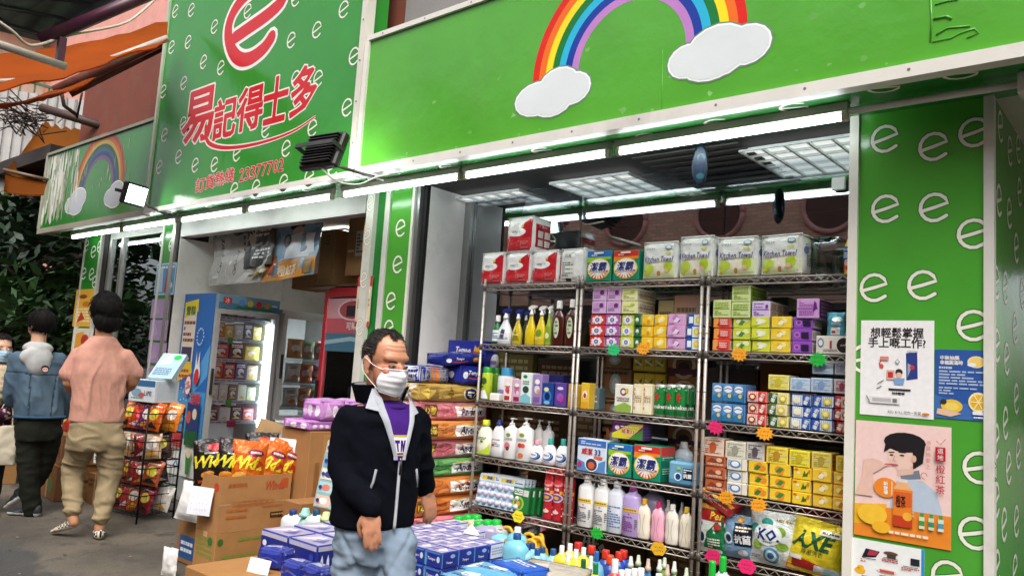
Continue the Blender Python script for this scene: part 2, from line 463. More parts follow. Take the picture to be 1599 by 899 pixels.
# ---------------------------------------------------------------- the shop building
shop = thing('shop_building', 'street shop building with green pillars, open bays and a tall glazed window', 'shop', (-4, YP, 0))
def bp_(name, mb, parent=shop):
 o = put(name, mb, None); o.parent = parent
 o.matrix_parent_inverse = Matrix.Translation(parent.location).inverted() if parent is shop else Matrix.Identity(4)
 return o
def gbox(*a, **k): return MB().box(*a, **k)
# e-shaped print used all over the green vinyl
def e_path(cx, cz, w, h, tilt=.28):
 pts = []
 pts.append((-.46, -.12)); pts.append((0, .0)); pts.append((.44, .14))
 for i in range(1, 13):
  a = R(18+i*24.0)
  pts.append((.47*math.cos(a), .5*math.sin(a)))
 pts.append((.40, -.33))
 return [(cx+x*w, cz+z*h) for x, z in pts]
_em = {}
def e_print(parent, ax, at, cx, cz, w, h, dark='2a6e2c', m='vinyl_print', t=.82):
 """one printed letter on the plane y = at, x = at or z = at"""
 key = (ax, w, h, dark, t)
 if key not in _em:
  mp = {'Y': fY, 'X': fX, 'Z': fZ}[ax](0); p = e_path(0, 0, w, h); mb = MB()
  mb.art([('l', p, .03*t*h/.12, dark)], mp, 1, 1, m, k0=1)
  mb.art([('l', p, .0185*t*h/.12, 'ece9da')], mp, 1, 1, m, k0=2)
  _em[key] = mb.mesh('letter')
 return put('letter', _em[key], parent, {'Y': (cx, at, cz), 'X': (at, cx, cz), 'Z': (cx, cz, at)}[ax])
fY = lambda Y: (lambda u, v, k: (u, Y-.0004*k, v))
fX = lambda X: (lambda u, v, k: (X+.0004*k, u, v))
fZ = lambda Z: (lambda u, v, k: (u, v, Z-.0004*k))
# right pillar (front and the side that turns into the alley)
PR = gbox(-1.165, -.612, YP, 9.0, PAV-.3, ZS, c=GREEN, m='vinyl')
PAR = bp_('pillar', PR)
for px, py in [(1382, 217), (1458, 229), (1522, 207), (1383, 326), (1459, 324), (1520, 365), (1365, 449), (1441, 445), (1520, 508), (1350, 560), (1432, 566), (1530, 730), (1523, 832), (1480, 900)]:
 p = aty(px, py, YP); e_print(PAR, 'Y', YP, p.x, p.z, .118, .118)
for px, py in [(1562, 198), (1577, 236), (1590, 233), (1560, 313), (1576, 333), (1587, 387), (1556, 441), (1570, 449), (1596, 458), (1557, 539), (1585, 513), (1570, 660), (1556, 688), (1587, 622), (1590, 708), (1556, 780), (1568, 818), (1587, 813), (1557, 885), (1585, 890), (1572, 560), (1575, 730), (1592, 300)]:
 p = atx(px, py, -.612); e_print(PAR, 'X', -.612, p.y, p.z, .12, .13)
tr = MB()
tr.box(-1.19, -1.15, YP-.018, YP+.05, PAV-.3, ZS-.003, CREAM, 'paint')
tr.box(-.645, -.607, YP-.014, YP+.03, PAV-.3, ZS-.003, 'd9d6cc', 'paint')
bp_('corner_trim', tr)
# centre column between the two bays: several strips
cc = MB()
for x0, x1, c, y in [(-4.73, -4.69, '1b6a2b', YP), (-4.69, -4.605, 'd8d5c9', YP-.03), (-4.605, -4.50, '1f7a30', YP+.01), (-4.50, -4.445, 'cfccc2', YP-.012), (-4.445, -4.21, GREEN, YP)]:
 cc.box(x0+.001, x1-.001, y, 4.3, PAV-.3, ZS-.002, c, 'vinyl' if c not in ('d8d5c9', 'cfccc2') else 'paint')
ccol = bp_('pillar', cc)
cc = MB()
cc.box(-4.198, -4.175, YP-.02, YP+.06, PAV-.3, ZS-.002, 'e0ddce', 'paint')
cc.box(-4.174, -4.135, YP-.004, YP+.06, PAV-.3, ZS-.002, '8d8f8d', 'steel')
cc.box(-4.134, -4.10, YP+.03, YP+.06, PAV-.3, ZS-.002, '0c0b0b', 'matte')
bp_('shutter_channel', cc)
PAR = ccol
for px, py in [(618, 357), (617, 413), (604, 365), (598, 475), (606, 510), (614, 330)][:2]+[(598, 470), (605, 513), (612, 560), (603, 600)]:
 p = aty(px, py, YP); e_print(PAR, 'Y', YP-.001, -4.32 if px > 607 else -4.36, p.z, .1, .118)
for z in (2.68, 2.42, 2.1, 1.75):
 e_print(PAR, 'Y', YP-.031, -4.65, z, .07, .11, 'a9a697')
# left columns
lc = MB()
lc.box(-7.93, -7.745, YP, YP+.09, PAV-.3, ZS-.002, '338c2e', 'vinyl')
lcol = bp_('pillar', lc)
lc = MB()
lc.box(-7.744, -7.68, YP-.015, YP+.09, PAV-.3, ZS-.002, 'cfccc0', 'steel')
lc.box(-7.679, -7.60, YP+.02, YP+.3, PAV-.3, ZS-.002, '0b0a0a', 'matte')
lc.box(-7.965, -7.931, YP-.01, YP+.09, PAV-.3, ZS-.002, 'e2dfd2', 'paint')
bp_('shutter_channel', lc)
PAR = lcol
for px, py in [(253, 375), (268, 383), (250, 430), (241, 485), (239, 520)]:
 p = aty(px, py, YP); e_print(PAR, 'Y', YP, p.x, p.z, .11, .12)
lc = MB()
lc.box(-9.87, -9.46, YP, YP+.09, PAV-.3, ZS-.002, '2f8a2c', 'vinyl')
lcol2 = bp_('pillar', lc)
lc = MB()
lc.box(-9.459, -9.42, YP-.012, YP+.09, PAV-.3, ZS-.002, 'cfccc0', 'paint')
lc.box(-9.419, -9.30, YP+.02, YP+.3, PAV-.3, ZS-.002, '15100f', 'matte')
lc.box(-9.905, -9.871, YP-.01, YP+.09, PAV-.3, ZS-.002, 'd5d2c4', 'paint')
bp_('shutter_channel', lc)
PAR = lcol2
for px, py in [(135, 384), (146, 393), (156, 385), (131, 427), (143, 428), (148, 440), (127, 473), (122, 510)]:
 p = aty(px, py, YP); e_print(PAR, 'Y', YP, p.x, p.z, .13, .13)
# reveals and window bay
rv = MB()
rv.add([(-4.099, YP+.065, PAV-.3), (-4.10, YG+.0, PAV-.3), (-4.10, YG+.0, ZS), (-4.099, YP+.065, ZS)], [(0, 1, 2, 3)], 'f5f2ee', 'paint')
rv.add([(-4.099, YP+.065, PAV-.3), (-4.16, YP+.065, PAV-.3), (-4.16, YP+.065, ZS), (-4.099, YP+.065, ZS)], [(0, 1, 2, 3)], 'd6d1cb', 'paint')
bp_('side_panel', rv)
wf = MB()
wf.box(-4.098, -4.035, YG-.03, YG+.05, PAV-.3, ZS-.004, '9b9c9a', 'steel')
wf.box(-4.034, -1.16, YG-.025, YG+.045, PAV-.3, PAV+.12, '7d7e7c', 'steel')
wfr = bp_('window_frame', wf)
edges = [-4.034, -3.05, -2.03, -1.166]
for a, b in zip(edges[:-1], edges[1:]):
 g = MB().box(a+.003, b-.003, YG+.004, YG+.012, PAV+.121, ZS-.006, 'fff', 'window_glass')
 bp_('window_pane', g)
# slabs, interior
it = MB()
it.box(-10.4, 1.4, YS+.06, 9.2, ZS+.002, ZS+.1, 'c9c6c0', 'plaster')
bp_('ceiling_slab', it)
so = MB(); so.box(-10.27, 1.4, YS+.012, YP+.04, ZS-.004, ZS+.001, '2c8436', 'vinyl'); sof = bp_('soffit', so)
for px, py in [(1380, 137), (1500, 115), (1240, 168), (1120, 192), (1010, 214), (930, 230)]:
 p = atz(px, py, ZS-.004); e_print(sof, 'Z', ZS-.004, p.x, p.y, .13, .11)
for i in range(22):
 e_print(sof, 'Z', ZS-.004, -10.1+.36*i+random.uniform(-.06, .06), YS+.13+.14*(i % 2), .13, .1)
# window bay: dark suspended ceiling with louvre lights
ci = MB(); ci.box(-4.2, -.63, YG+.02, 9.1, ZS-.03, ZS-.01, '33312f', 'matte')
for i in range(7): ci.box(-4.2, -.63, YG+.1+.6*i, YG+.115+.6*i, ZS-.034, ZS-.0301, '242220', 'matte')
for i in range(7): ci.box(-4.1+.6*i, -4.085+.6*i, YG+.05, 9.0, ZS-.0345, ZS-.0302, '242220', 'matte')
ci.box(-4.21, -1.166, YP+.041, YG+.0, ZS-.008, ZS+.0005, '2f2d2b', 'matte'); bp_('suspended_ceiling', ci)
def louvre(x0, x1, y0, y1, nx, ny):
 m = MB(); m.box(x0, x1, y0, y1, ZS-.036, ZS-.0346, 'eef2f0', 'panel_dim')
 bk = bp_('ceiling_light', m)
 m2 = MB()
 for i in range(nx+1): m2.box(x0+(x1-x0)*i/nx-.006, x0+(x1-x0)*i/nx+.006, y0, y1, ZS-.052, ZS-.0365, 'f0f4f2', 'plastic')
 for j in range(ny+1): m2.box(x0, x1, y0+(y1-y0)*j/ny-.0055, y0+(y1-y0)*j/ny+.0055, ZS-.0515, ZS-.0367, 'f0f4f2', 'plastic')
 bp_('louvre', m2, bk).matrix_parent_inverse = Matrix.Identity(4)
def zr(px, py):
 p = atz(px, py, ZS-.06); return p
for a, b in (((745, 318), (858, 322)), ((905, 300), (1012, 297)), ((1218, 258), (1335, 243))):
 p = zr(*a); q = zr(*b); cx, cy_ = (p.x+q.x)/2, (p.y+q.y)/2
 louvre(cx-.3, cx+.3, cy_-.3, cy_+.3, 5, 5)
p = zr(735, 352); louvre(p.x-.3, p.x+.3, p.y-.3, p.y+.3, 5, 5)
# lit louvre panels over the open bay
for x_, y_ in ((-5.0, 4.7), (-6.4, 4.9), (-5.2, 6.0)):
 m = MB(); m.box(x_-.3, x_+.3, y_-.3, y_+.3, ZS-.02, ZS-.006, 'eef2f0', 'panel_light'); bk = bp_('ceiling_light', m)
 m2 = MB()
 for i in range(6): m2.box(x_-.3+.12*i-.006, x_-.3+.12*i+.006, y_-.3, y_+.3, ZS-.04, ZS-.0205, 'e9eeec', 'plastic'); m2.box(x_-.3, x_+.3, y_-.3+.12*i-.005, y_-.3+.12*i+.005, ZS-.0395, ZS-.0206, 'e9eeec', 'plastic')
 bp_('louvre', m2, bk).matrix_parent_inverse = Matrix.Identity(4)
# ceiling air vent
p = zr(1105, 262)
v = MB()
for i in range(6): v.box(p.x-.32, p.x+.32, p.y-.3+.1*i, p.y-.25+.1*i, ZS-.042, ZS-.035, '454240', 'matte')
bp_('air_vent', v)
inn = MB()
inn.box(-4.3, -.63, 9.0, 9.1, 0, ZS, 'b9b6b0', 'plaster')          # back wall of window bay
inn.box(-4.33, -4.24, 4.31, 9.0, 0, ZS, 'c2bfb8', 'plaster')
inn.box(-7.70, -7.60, YP+.301, 9.0, 0, ZS-.002, 'dcd8d0', 'plaster')
inn.box(-7.599, -4.331, 7.0, 7.1, 0, ZS-.003, 'c9c5bc', 'plaster')
inn.box(-9.99, -9.88, YP+.1, 6.2, 0, ZS-.002, 'b6b3ac', 'plaster')
inn.box(-9.879, -7.701, 6.0, 6.1, 0, ZS-.003, 'b9b7b0', 'plaster')
bp_('inner_wall', inn)
fl = MB(); fl.box(-9.9, -.63, YP+.01, 9.0, PAV-.02, PAV+.012, '77716a', 'matte');
bp_('shop_floor', fl)
lt = MB(); lt.box(-7.6, -4.74, YP+.0, YP+.1, ZS-.16, ZS-.006, 'bdb9b2', 'paint')
bp_('lintel', lt)
lin_ = MB(); lin_.box(-7.598, -7.588, YP+.001, YP+1.2, PAV, ZS-.17, 'e6e2da', 'paint'); bp_('side_panel', lin_)
# narrow glazed door at the far end
dr = MB()
for x in (-9.27, -8.97, -8.02): dr.box(x-.03, x+.03, YP+.03, YP+.09, PAV, ZS-.01, 'c2c0b7', 'steel')
dr.box(-9.0, -8.0, YP+.031, YP+.088, PAV, PAV+.12, 'b9b7ae', 'steel'); dr.box(-9.3, -8.0, YP+.031, YP+.088, ZS-.08, ZS-.011, 'c2c0b7', 'steel')
dfr = bp_('door_frame', dr)
bp_('door_pane', MB().box(-8.94, -8.05, YP+.055, YP+.063, PAV+.121, ZS-.081, 'fff', 'window_glass'))
bp_('door_pane', MB().box(-9.24, -9.0, YP+.055, YP+.063, PAV+.121, ZS-.081, 'fff', 'window_glass'))
dd = MB(); dd.box(-9.0, -8.3, 4.55, 4.6, PAV, 2.45, 'c8cac3', 'paint')
for a, b in ((.25, 1.1), (1.25, 2.3)): dd.box(-8.9, -8.4, 4.538, 4.551, PAV+a, b, 'bfc2bb', 'paint')
idr = bp_('inner_door', dd)
hd = MB(); hd.lathe([(.02, 0), (.02, .05), (.032, .055), (.03, .09)], '2a2a2a', 'metal'); ho = put('handle', hd, idr, (-8.38, 4.54, 1.35), rot=(R(90), 0, 0))
bp_('lift_door', MB().box(-8.25, -8.1, 4.6, 4.7, PAV, 2.2, '5b1a22', 'paint'))
# upper storeys
up = MB()
up.box(-4.36, 3, YS+.3, 9.2, ZS+.101, 12, '8d8688', 'plaster')
up.box(-7.56, -4.361, YS+.32, 9.2, ZS+.101, 12, '7a3f30', 'plaster'); up.box(-10.3, -7.561, YS+.32, 9.2, ZS+.101, 4.9, '7a3f30', 'plaster')
bp_('upper_wall', up)
# service pipe and junction box under the sign
pp = MB(); a = atz(1322, 172, ZS-.05); b = atz(1592, 126, ZS-.05)
pp.tube([(a.x, YT, ZS-.045), (b.x, YT, ZS-.045)], .017, 'd8d6cf', 'paint', 8)
pp.box(b.x-.01, b.x+.09, YT-.045, YT+.045, ZS-.10, ZS-.004, 'd3d1ca', 'paint', ch=.01)
put('cable_conduit', pp)
props(bpy.data.objects['cable_conduit'], 'white cable conduit with junction box under the rainbow sign soffit', 'conduit')
# ---------------------------------------------------------------- signs
def sx(px, py): p = aty(px, py, YS); return p.x, p.z
def trimbar(mb, x0, x1, z0, z1, c='e3dfd6', y=YS-.02): mb.box(x0, x1, y, YS+.05, z0, z1, c, 'paint')
def band(cx, cz, r0, r1, c, a0=0, a1=180, n=40, sxs=1):
 return cx, cz, r0, r1, c, a0, a1, n
def arc(mb, cx, cz, r0, r1, c, k, m='vinyl_print', n=44, sq=1.0):
 vs = [];
 for i in range(n+1):
  a = math.pi*i/n
  for r_ in (r0, r1): vs.append((cx+r_*math.cos(a), YS-.0004*k, cz+r_*math.sin(a)*sq))
 mb.add(vs, [(2*i, 2*i+1, 2*i+3, 2*i+2) for i in range(n)], c, m)
RAIN = ['e02317', 'f0701c', 'f6e11c', '127a36', '2bb7dd', '1b3da0', 'c184c9']
def cloud(mb, els, k, fill='dfe6e6', edge='6f8f77'):
 for grow, c, kk in ((.014, edge, k), (.006, 'fbfdfb', k+2), (-.004, fill, k+4)):
  for cx, cz, rx, rz in els:
   mb.art([('e', cx, cz, rx+grow, rz+grow, c)], fY(YS), 1, 1, 'vinyl_print', k0=kk+els.index((cx, cz, rx, rz))*.4)
# main rainbow sign
ms = thing('rainbow_sign', 'long green fascia sign with rainbow between two white clouds', 'shop sign', (-2, YS, ZS))
def sp_(name, mb, par):
 o = put(name, mb, par); root = par
 while root.parent: root = root.parent
 if par is root: o.matrix_parent_inverse = Matrix.Translation(root.location).inverted()
 return o
sp_('board', MB().box(-4.37, 1.4, YS, YS+.2, ZS+.003, 3.77, '56a834', 'vinyl'), ms)
t = MB(); trimbar(t, -4.372, 1.41, ZS-.012, ZS+.045); trimbar(t, -4.372, 1.41, 3.74, 3.775); trimbar(t, -4.385, -4.345, ZS+.046, 3.739)
sp_('frame', t, ms)
ol = sx(832, 125); orr = sx(1168, 44); il = sx(906, 112); ir = sx(1075, 72)
cx = (ol[0]+orr[0])/2; r1 = (orr[0]-ol[0])/2; r0 = (ir[0]-il[0])/2; cz = (ol[1]+orr[1])/2-.02
mb = MB()
for i, c in enumerate(RAIN):
 q1 = r1-(r1-r0)*i/7; q0 = r1-(r1-r0)*(i+1)/7
 arc(mb, cx, cz, q0, q1, c, 1, sq=1.0)
sp_('rainbow', mb, ms)
def els(lst):
 out = []
 for px, py, rx, ry in lst:
  p = sx(px, py); a = sx(px-rx, py); b = sx(px+rx, py); c = sx(px, py-ry); d = sx(px, py+ry)
  out.append((p[0], p[1], (b[0]-a[0])/2, abs(c[1]-d[1])/2))
 return out
mb = MB(); cloud(mb, els([(838, 155, 33, 25), (872, 135, 31, 28), (894, 138, 27, 24), (862, 160, 30, 21)]), 3); sp_('cloud', mb, ms)
mb = MB(); cloud(mb, els([(1073, 96, 29, 25), (1120, 80, 50, 40), (1165, 70, 38, 30), (1108, 100, 42, 25)]), 3); sp_('cloud', mb, ms)
mb = MB()
def emb(pts, r=.0035):
 P = [(*sx(*p),) for p in pts]; mb.tube([(x, YS-.001, z) for x, z in P], r, '56a834', 'vinyl', 6)
emb([(1453, -10), (1455, 30), (1453, 66)], .004); emb([(1456, 66), (1485, 60), (1500, 52), (1522, 45), (1528, 52), (1510, 60)]); emb([(1460, 8), (1480, 2), (1496, 0)]); emb([(1462, 55), (1480, 44), (1515, 41)], .004); emb([(1458, 30), (1478, 26), (1486, 30)], .006)
emb([(1035, 78), (1034, 150), (1033, 182)], .0012)
sp_('raised_lettering', mb, ms)
mb = MB(); rr = random.Random(8)
for i in range(55):
 x = -4.3+5.2*rr.random()**.8; z = ZS+.06+.9*rr.random()**2.4; L = rr.uniform(.006, .03)
 mb.art([('p', [(x+L*rr.uniform(.4, 1)*math.cos(q), z+L*rr.uniform(.2, .9)*math.sin(q)) for q in (0, .9, 1.9, 2.8, 3.9, 5)], rr.choice(['74b85a', '86c070', '66ae4c', '4f9a44']))], fY(YS), 1, 1, 'vinyl_print', k0=.5)
for x in np.arange(-4.2, 1.3, .42):
 for z in (ZS+.018, 3.757): mb.art([('e', x, z, .007, .007, '8d8a80')], fY(YS-.0203), 1, 1, 'metal', k0=1)
sp_('scuffs', mb, ms)['kind'] = 'stuff'
# big "e" store sign
es = thing('store_name_sign', 'tall green sign with a big red letter e above red store name', 'shop sign', (-6, YS, ZS))
t = MB(); trimbar(t, -7.55, -4.40, ZS-.012, ZS+.03); trimbar(t, -7.556, -7.515, ZS+.031, 5.7, 'b9c4b0'); trimbar(t, -4.442, -4.39, ZS+.031, 5.72, 'd8d4c8', YS-.03)
for i in range(9): t.box(-4.42, -4.41, YS-.034, YS-.0301, 3+.3*i, 3.01+.3*i, '77736a', 'metal')
PAR = sp_('board', MB().box(-7.53, -4.432, YS, YS+.2, ZS+.003, 5.7, '2f8f2d', 'vinyl'), es)
sp_('frame', t, es)
for px, py in [(274, 18), (299, 16), (335, 42), (268, 74), (294, 66), (318, 97), (345, 106), (287, 130), (255, 143), (257, 211), (286, 193), (279, 245), (249, 261), (305, 258), (335, 257), (455, 63), (495, 47), (537, 15), (553, 88), (542, 168), (462, 123), (497, 123), (447, 232), (415, 203), (370, 240), (488, 200), (483, 277), (443, 285), (400, 293), (366, 297), (387, 18), (430, 12), (462, -2), (520, 262)]:
 x, z = sx(px, py); e_print(PAR, 'Y', YS, x, z, .115, .125, '226b28', t=.72)
mb = MB()
P = [sx(*p) for p in [(424, 59), (412, 76), (392, 91), (376, 93), (364, 82), (357, 60), (358, 38), (368, 14), (386, -8), (408, -22), (430, -26), (442, -16), (440, 2), (420, 22), (392, 42), (366, 60)]]
def smooth(P, n=4):
 out = []
 for i in range(len(P)-1):
  p0 = P[max(i-1, 0)]; p1 = P[i]; p2 = P[i+1]; p3 = P[min(i+2, len(P)-1)]
  for q in range(n):
   t_ = q/n; out.append(tuple(.5*((2*p1[d])+(-p0[d]+p2[d])*t_+(2*p0[d]-5*p1[d]+4*p2[d]-p3[d])*t_*t_+(-p0[d]+3*p1[d]-3*p2[d]+p3[d])*t_**3) for d in range(len(p1))))
 out.append(P[-1]); return out
P = smooth(P, 5)
mb.art([('l', P, .185, 'f0ece6')], fY(YS), 1, 1, 'vinyl_print', k0=3)
mb.art([('l', P, .125, 'cf1f26')], fY(YS), 1, 1, 'vinyl_print', k0=3.6)
sp_('letter', mb, es)
def big(ch, x0, x1, y0, y1, bold=.03, c='cc1f27', o='f2eadf', k0=4, ow=.035):
 mb = MB()
 a = sx(x0, (y0+y1)/2); b = sx(x1, (y0+y1)/2); t_ = sx((x0+x1)/2, y0); d = sx((x0+x1)/2, y1)
 h = t_[1]-d[1]; w_ = b[0]-a[0]
 gv, gf, asp = glyphs(ch, 0, 0, 2)
 X, Z = (a[0]+b[0])/2, (t_[1]+d[1])/2; iw, ih = w_-2*bold*h, h-2*bold*h
 def P_(x, y, k): return (X+x/asp*iw, YS-.0004*k, Z+y*ih)
 for wd, c_, kk in ((2*(bold+ow), o, k0), (2*bold, c, k0+1)):
  vs = []; fs = []
  for q, jit in thick(ch, wd, 0.0, 2):
   n0 = len(vs); vs += [P_(x, y, kk+jit*.7) for x, y in q]; fs.append((n0, n0+1, n0+2, n0+3))
  mb.add(vs, fs, c_, 'vinyl_print')
 mb.add([P_(x, y, k0+2) for x, y in gv], gf, c, 'vinyl_print')
 sp_('letter', mb, es)
big('易', 287, 334, 140, 222); big('記', 334, 369, 153, 216); big('得', 371, 411, 135, 203); big('士', 412, 450, 120, 192); big('多', 455, 495, 103, 180)
mb = MB()
P = smooth([sx(*p) for p in [(322, 196), (322, 214), (330, 226), (352, 231), (385, 228), (425, 218), (462, 203), (493, 182)]], 4)
n = len(P)
for wd, c, kk in ((.085, 'f2eadf', 5.4), (.048, 'cc1f27', 6.4)):
 vs = []
 for i, p in enumerate(P):
  f_ = 1-.75*i/(n-1);
  a = P[max(i-1, 0)]; b = P[min(i+1, n-1)]; dx, dz = b[0]-a[0], b[1]-a[1]; q = math.hypot(dx, dz)
  vs += [(p[0]-dz/q*wd*f_/2, YS-.0004*kk, p[1]+dx/q*wd*f_/2), (p[0]+dz/q*wd*f_/2, YS-.0004*kk, p[1]-dx/q*wd*f_/2)]
 mb.add(vs, [(2*i, 2*i+1, 2*i+3, 2*i+2) for i in range(n-1)], c, 'vinyl_print')
sp_('swoosh', mb, es); mb2 = MB()
for i, ch in enumerate('訂貨熱綫'): big(ch, 306+15.2*i, 320+15.2*i, 278-5*i, 300-5*i, .02, ow=.03)
mb2.art([('e', *sx(368, 276), .009, .009, 'cc1f27'), ('e', *sx(368, 268), .009, .009, 'cc1f27')], fY(YS), 1, 1, 'vinyl_print', k0=8)
for i, ch in enumerate('23377702'): big(ch, 374+8.8*i, 381.5+8.8*i, 263.5-2.3*i, 284-2.3*i, .02, ow=.03)
sp_('punctuation', mb2, es)
# weathered left sign
ls = thing('weathered_rainbow_sign', 'peeling green fascia sign with faded rainbow beside the tall sign', 'shop sign', (-9, YS, ZS))
sp_('board', MB().box(-10.25, -7.56, YS, YS+.2, ZS+.003, 3.72, '2c7f28', 'vinyl'), ls)
t = MB(); trimbar(t, -10.27, -7.558, ZS-.03, ZS+.03, 'a39c8c'); trimbar(t, -10.27, -7.558, 3.69, 3.722, '8a8f7a'); trimbar(t, -10.28, -10.24, ZS+.031, 3.689, 'a8a797')
sp_('frame', t, ls)
mb = MB()
ol = sx(112, 318); orr = sx(193, 290); c0 = (ol[0]+orr[0])/2; R1 = (orr[0]-ol[0])/2; z0 = (sx(120, 300)[1]+sx(185, 292)[1])/2-.02
for i, c in enumerate(['a82818', 'b85c20', 'b89a38', '17502f', '2a5878', '2a3468', '6f5578']):
 arc(mb, c0, z0, R1*(1-.065*(i+1)), R1*(1-.065*i), c, 1)
sp_('rainbow', mb, ls)
mb = MB(); cloud(mb, els([(112, 320, 10, 13), (122, 310, 12, 16), (118, 325, 10, 10)]), 3, 'b9bfc4', '5c6a5e'); sp_('cloud', mb, ls)
mb = MB(); cloud(mb, els([(172, 308, 9, 13), (182, 298, 11, 15), (178, 314, 10, 10)]), 3, 'b9bfc4', '5c6a5e'); sp_('cloud', mb, ls)
mb = MB(); rr = random.Random(3)
for i in range(190):
 x = -10.22+rr.random()**1.5*.95; L = rr.uniform(.05, .5); z = rr.uniform(ZS+.06, 3.66-L*.3); z1 = min(z+L, 3.68); wd = rr.uniform(.006, .04)*(1.2 if x < -9.7 else .5)
 mb.art([('p', [(x, z), (x+wd*rr.uniform(.4, 1), z+.02), (x+wd, (z+z1)/2), (x+wd*.6, z1), (x-wd*.2, z1-.03), (x-wd*.4, (z+z1)/2)], rr.choice(['c9cbbc', 'd9d9d0', 'b9bcae', '8f9a7c']))], fY(YS), 1, 1, 'matte', k0=6+rr.random()*3)
for i in range(26):
 x = rr.uniform(-9.2, -7.7); z = rr.uniform(ZS+.1, 3.5); L = rr.uniform(.05, .3); wd = rr.uniform(.003, .012)
 mb.art([('p', [(x, z), (x+wd, z+L*.5), (x, z+L), (x-wd, z+L*.5)], rr.choice(['9fae8a', 'b5bda4']))], fY(YS), 1, 1, 'matte', k0=6+rr.random()*3)
sp_('peeled_paint', mb, ls)['kind'] = 'stuff'
# ---------------------------------------------------------------- tubes under the soffit
tl = [((112, 376), (190, 361)), ((193, 360), (277, 347)), ((283, 347), (382, 330)), ((388, 328), (520, 308)), ((535, 303), (720, 284)), ((724, 283), (953, 240)), ((962, 238), (1325, 178))]
where = ['far end of the row, below the peeling sign', 'second from the far end, below the peeling sign', 'below the store name sign, nearer the far column', 'below the store name sign, over the drinks fridges', 'beside the white panel, over the masked man', 'over the red toilet roll packs', 'next to the right green pillar, over the kitchen rolls']
for i, (a, b) in enumerate(tl):
 p = aty(*a, YT); q = aty(*b, YT); x0, x1 = p.x, q.x
 L = thing('fluorescent_lamp', 'lit white tube lamp '+where[i], 'lamp', ((x0+x1)/2, YT, ZS), group='tube lamps under the sign soffit')
 h = (x1-x0)/2
 m = MB(); m.box(-h, h, -.022, .022, -.046, -.005, 'b3aca2', 'paint'); put('housing', m, L)
 for s in (-1, 1):
  m = MB(); m.box(min(s*h, s*(h-.03)), max(s*h, s*(h-.03)), -.016, .016, -.088, -.0461, 'c8bfae', 'plastic', ch=.004); put('end_cap', m, L)
 m = MB(); m.tube([(-h+.03, 0, -.07), (h-.03, 0, -.07)], .0145, 'fff', 'tube_light', 10); put('tube', m, L)
# floodlights
def flood(px, py, Y, n, size, label, lit):
 p = aty(px, py, Y); n = Vector(n).normalized()
 rot = n.to_track_quat('Z', 'Y').to_euler()
 t = thing('floodlight', label, 'floodlight', p, group='floodlights in front of the signs')
 t.rotation_euler = rot
 w_, h_ = size
 m = MB(); m.box(-w_/2, w_/2, -h_/2, h_/2, -.035, .02, '161414', 'paint', ch=.012);
 m.box(-w_/2+.012, w_/2-.012, -h_/2+.012, h_/2-.012, .02, .028, '222', 'paint')
 put('housing', m, t)
 m = MB()
 for i in range(10):
  y = -h_/2+.03+(h_-.06)*i/9; m.box(-w_/2+.03, w_/2-.03, y-.003, y+.003, -.06, -.0352, '1d1a1a', 'paint')
 put('cooling_fins', m, t)
 put('lamp_face', MB().box(-w_/2+.02, w_/2-.02, -h_/2+.02, h_/2-.02, .0282, .031, 'fff', 'flood_light'), t)
 m = MB()
 for s in (-1, 1): m.box(s*(w_/2+.004)-.003, s*(w_/2+.004)+.003, -.015, .015, -.1, .012, '2a2a2a', 'paint')
 m.box(-w_/2-.006, w_/2+.006, -.015, .015, -.106, -.1001, '2a2a2a', 'paint'); put('bracket', m, t)
 return t, p
f1, p1 = flood(210, 304, 3.12, (.93, .28, -.22), (.24, .2), 'lit floodlight shining sideways beside the weathered rainbow sign', True)
f2, p2 = flood(507, 238, 3.02, (-.12, .9, -.3), (.33, .26), 'black finned floodlight under the red store name', True)
ar = MB(); ar.tube([(p1.x-.06, p1.y, p1.z-.02), (p1.x+.02, YS+.02, ZS-.02), (p1.x+.02, YS+.1, ZS-.02)], .012, '3b3835', 'paint', 6)
props(put('lamp_arm', ar), 'dark steel arm carrying the lit floodlight', 'lamp arm')
ar = MB(); ar.tube([(p2.x+.03, p2.y-.04, p2.z-.03), (p2.x+.08, p2.y+.05, ZS-.03), (p2.x+.08, YS+.1, ZS-.03)], .012, '3b3835', 'paint', 6)
props(put('lamp_arm', ar), 'steel arm carrying the black finned floodlight', 'lamp arm')
cb = MB(); cb.tube(smooth([(p2.x+.02, p2.y-.05, p2.z-.1), (p2.x+.12, p2.y+.02, p2.z-.2), (p2.x+.05, YS-.08, ZS-.1), (p2.x+.2, YS-.05, ZS-.06), (p2.x+.3, YS+.06, ZS-.02)], 4), .006, 'd6d2c8', 'plastic', 5)
props(put('power_cable', cb), 'pale loose cable hanging below the black floodlight', 'cable')
# ---------------------------------------------------------------- across the street (seen in the window glass)
bb = thing('brick_building', 'brown brick building with round windows across the street', 'building', (-12, -9.5, 0))
put('wall', MB().box(-16, 26, -4, 0, 0, 9.4, 'fff', 'brick'), bb)
gfl = MB().box(-16, 26, .001, .25, 0, 3.5, '2a2624', 'plaster')
for i in range(14): gfl.box(-15+3*i, -12.6+3*i, .251, .27, .3, 2.9, '15171a', 'gloss')
put('ground_floor', gfl, bb)
for i in range(14):
 x = -13+2.7*i; m = MB(); rg = []
 for k in range(29):
  a = 2*math.pi*k/28; rg.append((x+.62*math.cos(a), .03, 5.75+.62*math.sin(a)))
 m.tube(rg, .07, 'c79088', 'plaster', 6); fo = put('window', m, bb)
 m = MB(); m.add([(x+.58*math.cos(6.2832*k/28), .012, 5.75+.58*math.sin(6.2832*k/28)) for k in range(28)], [tuple(range(28))], '2b2826', 'gloss'); put('pane', m, fo)
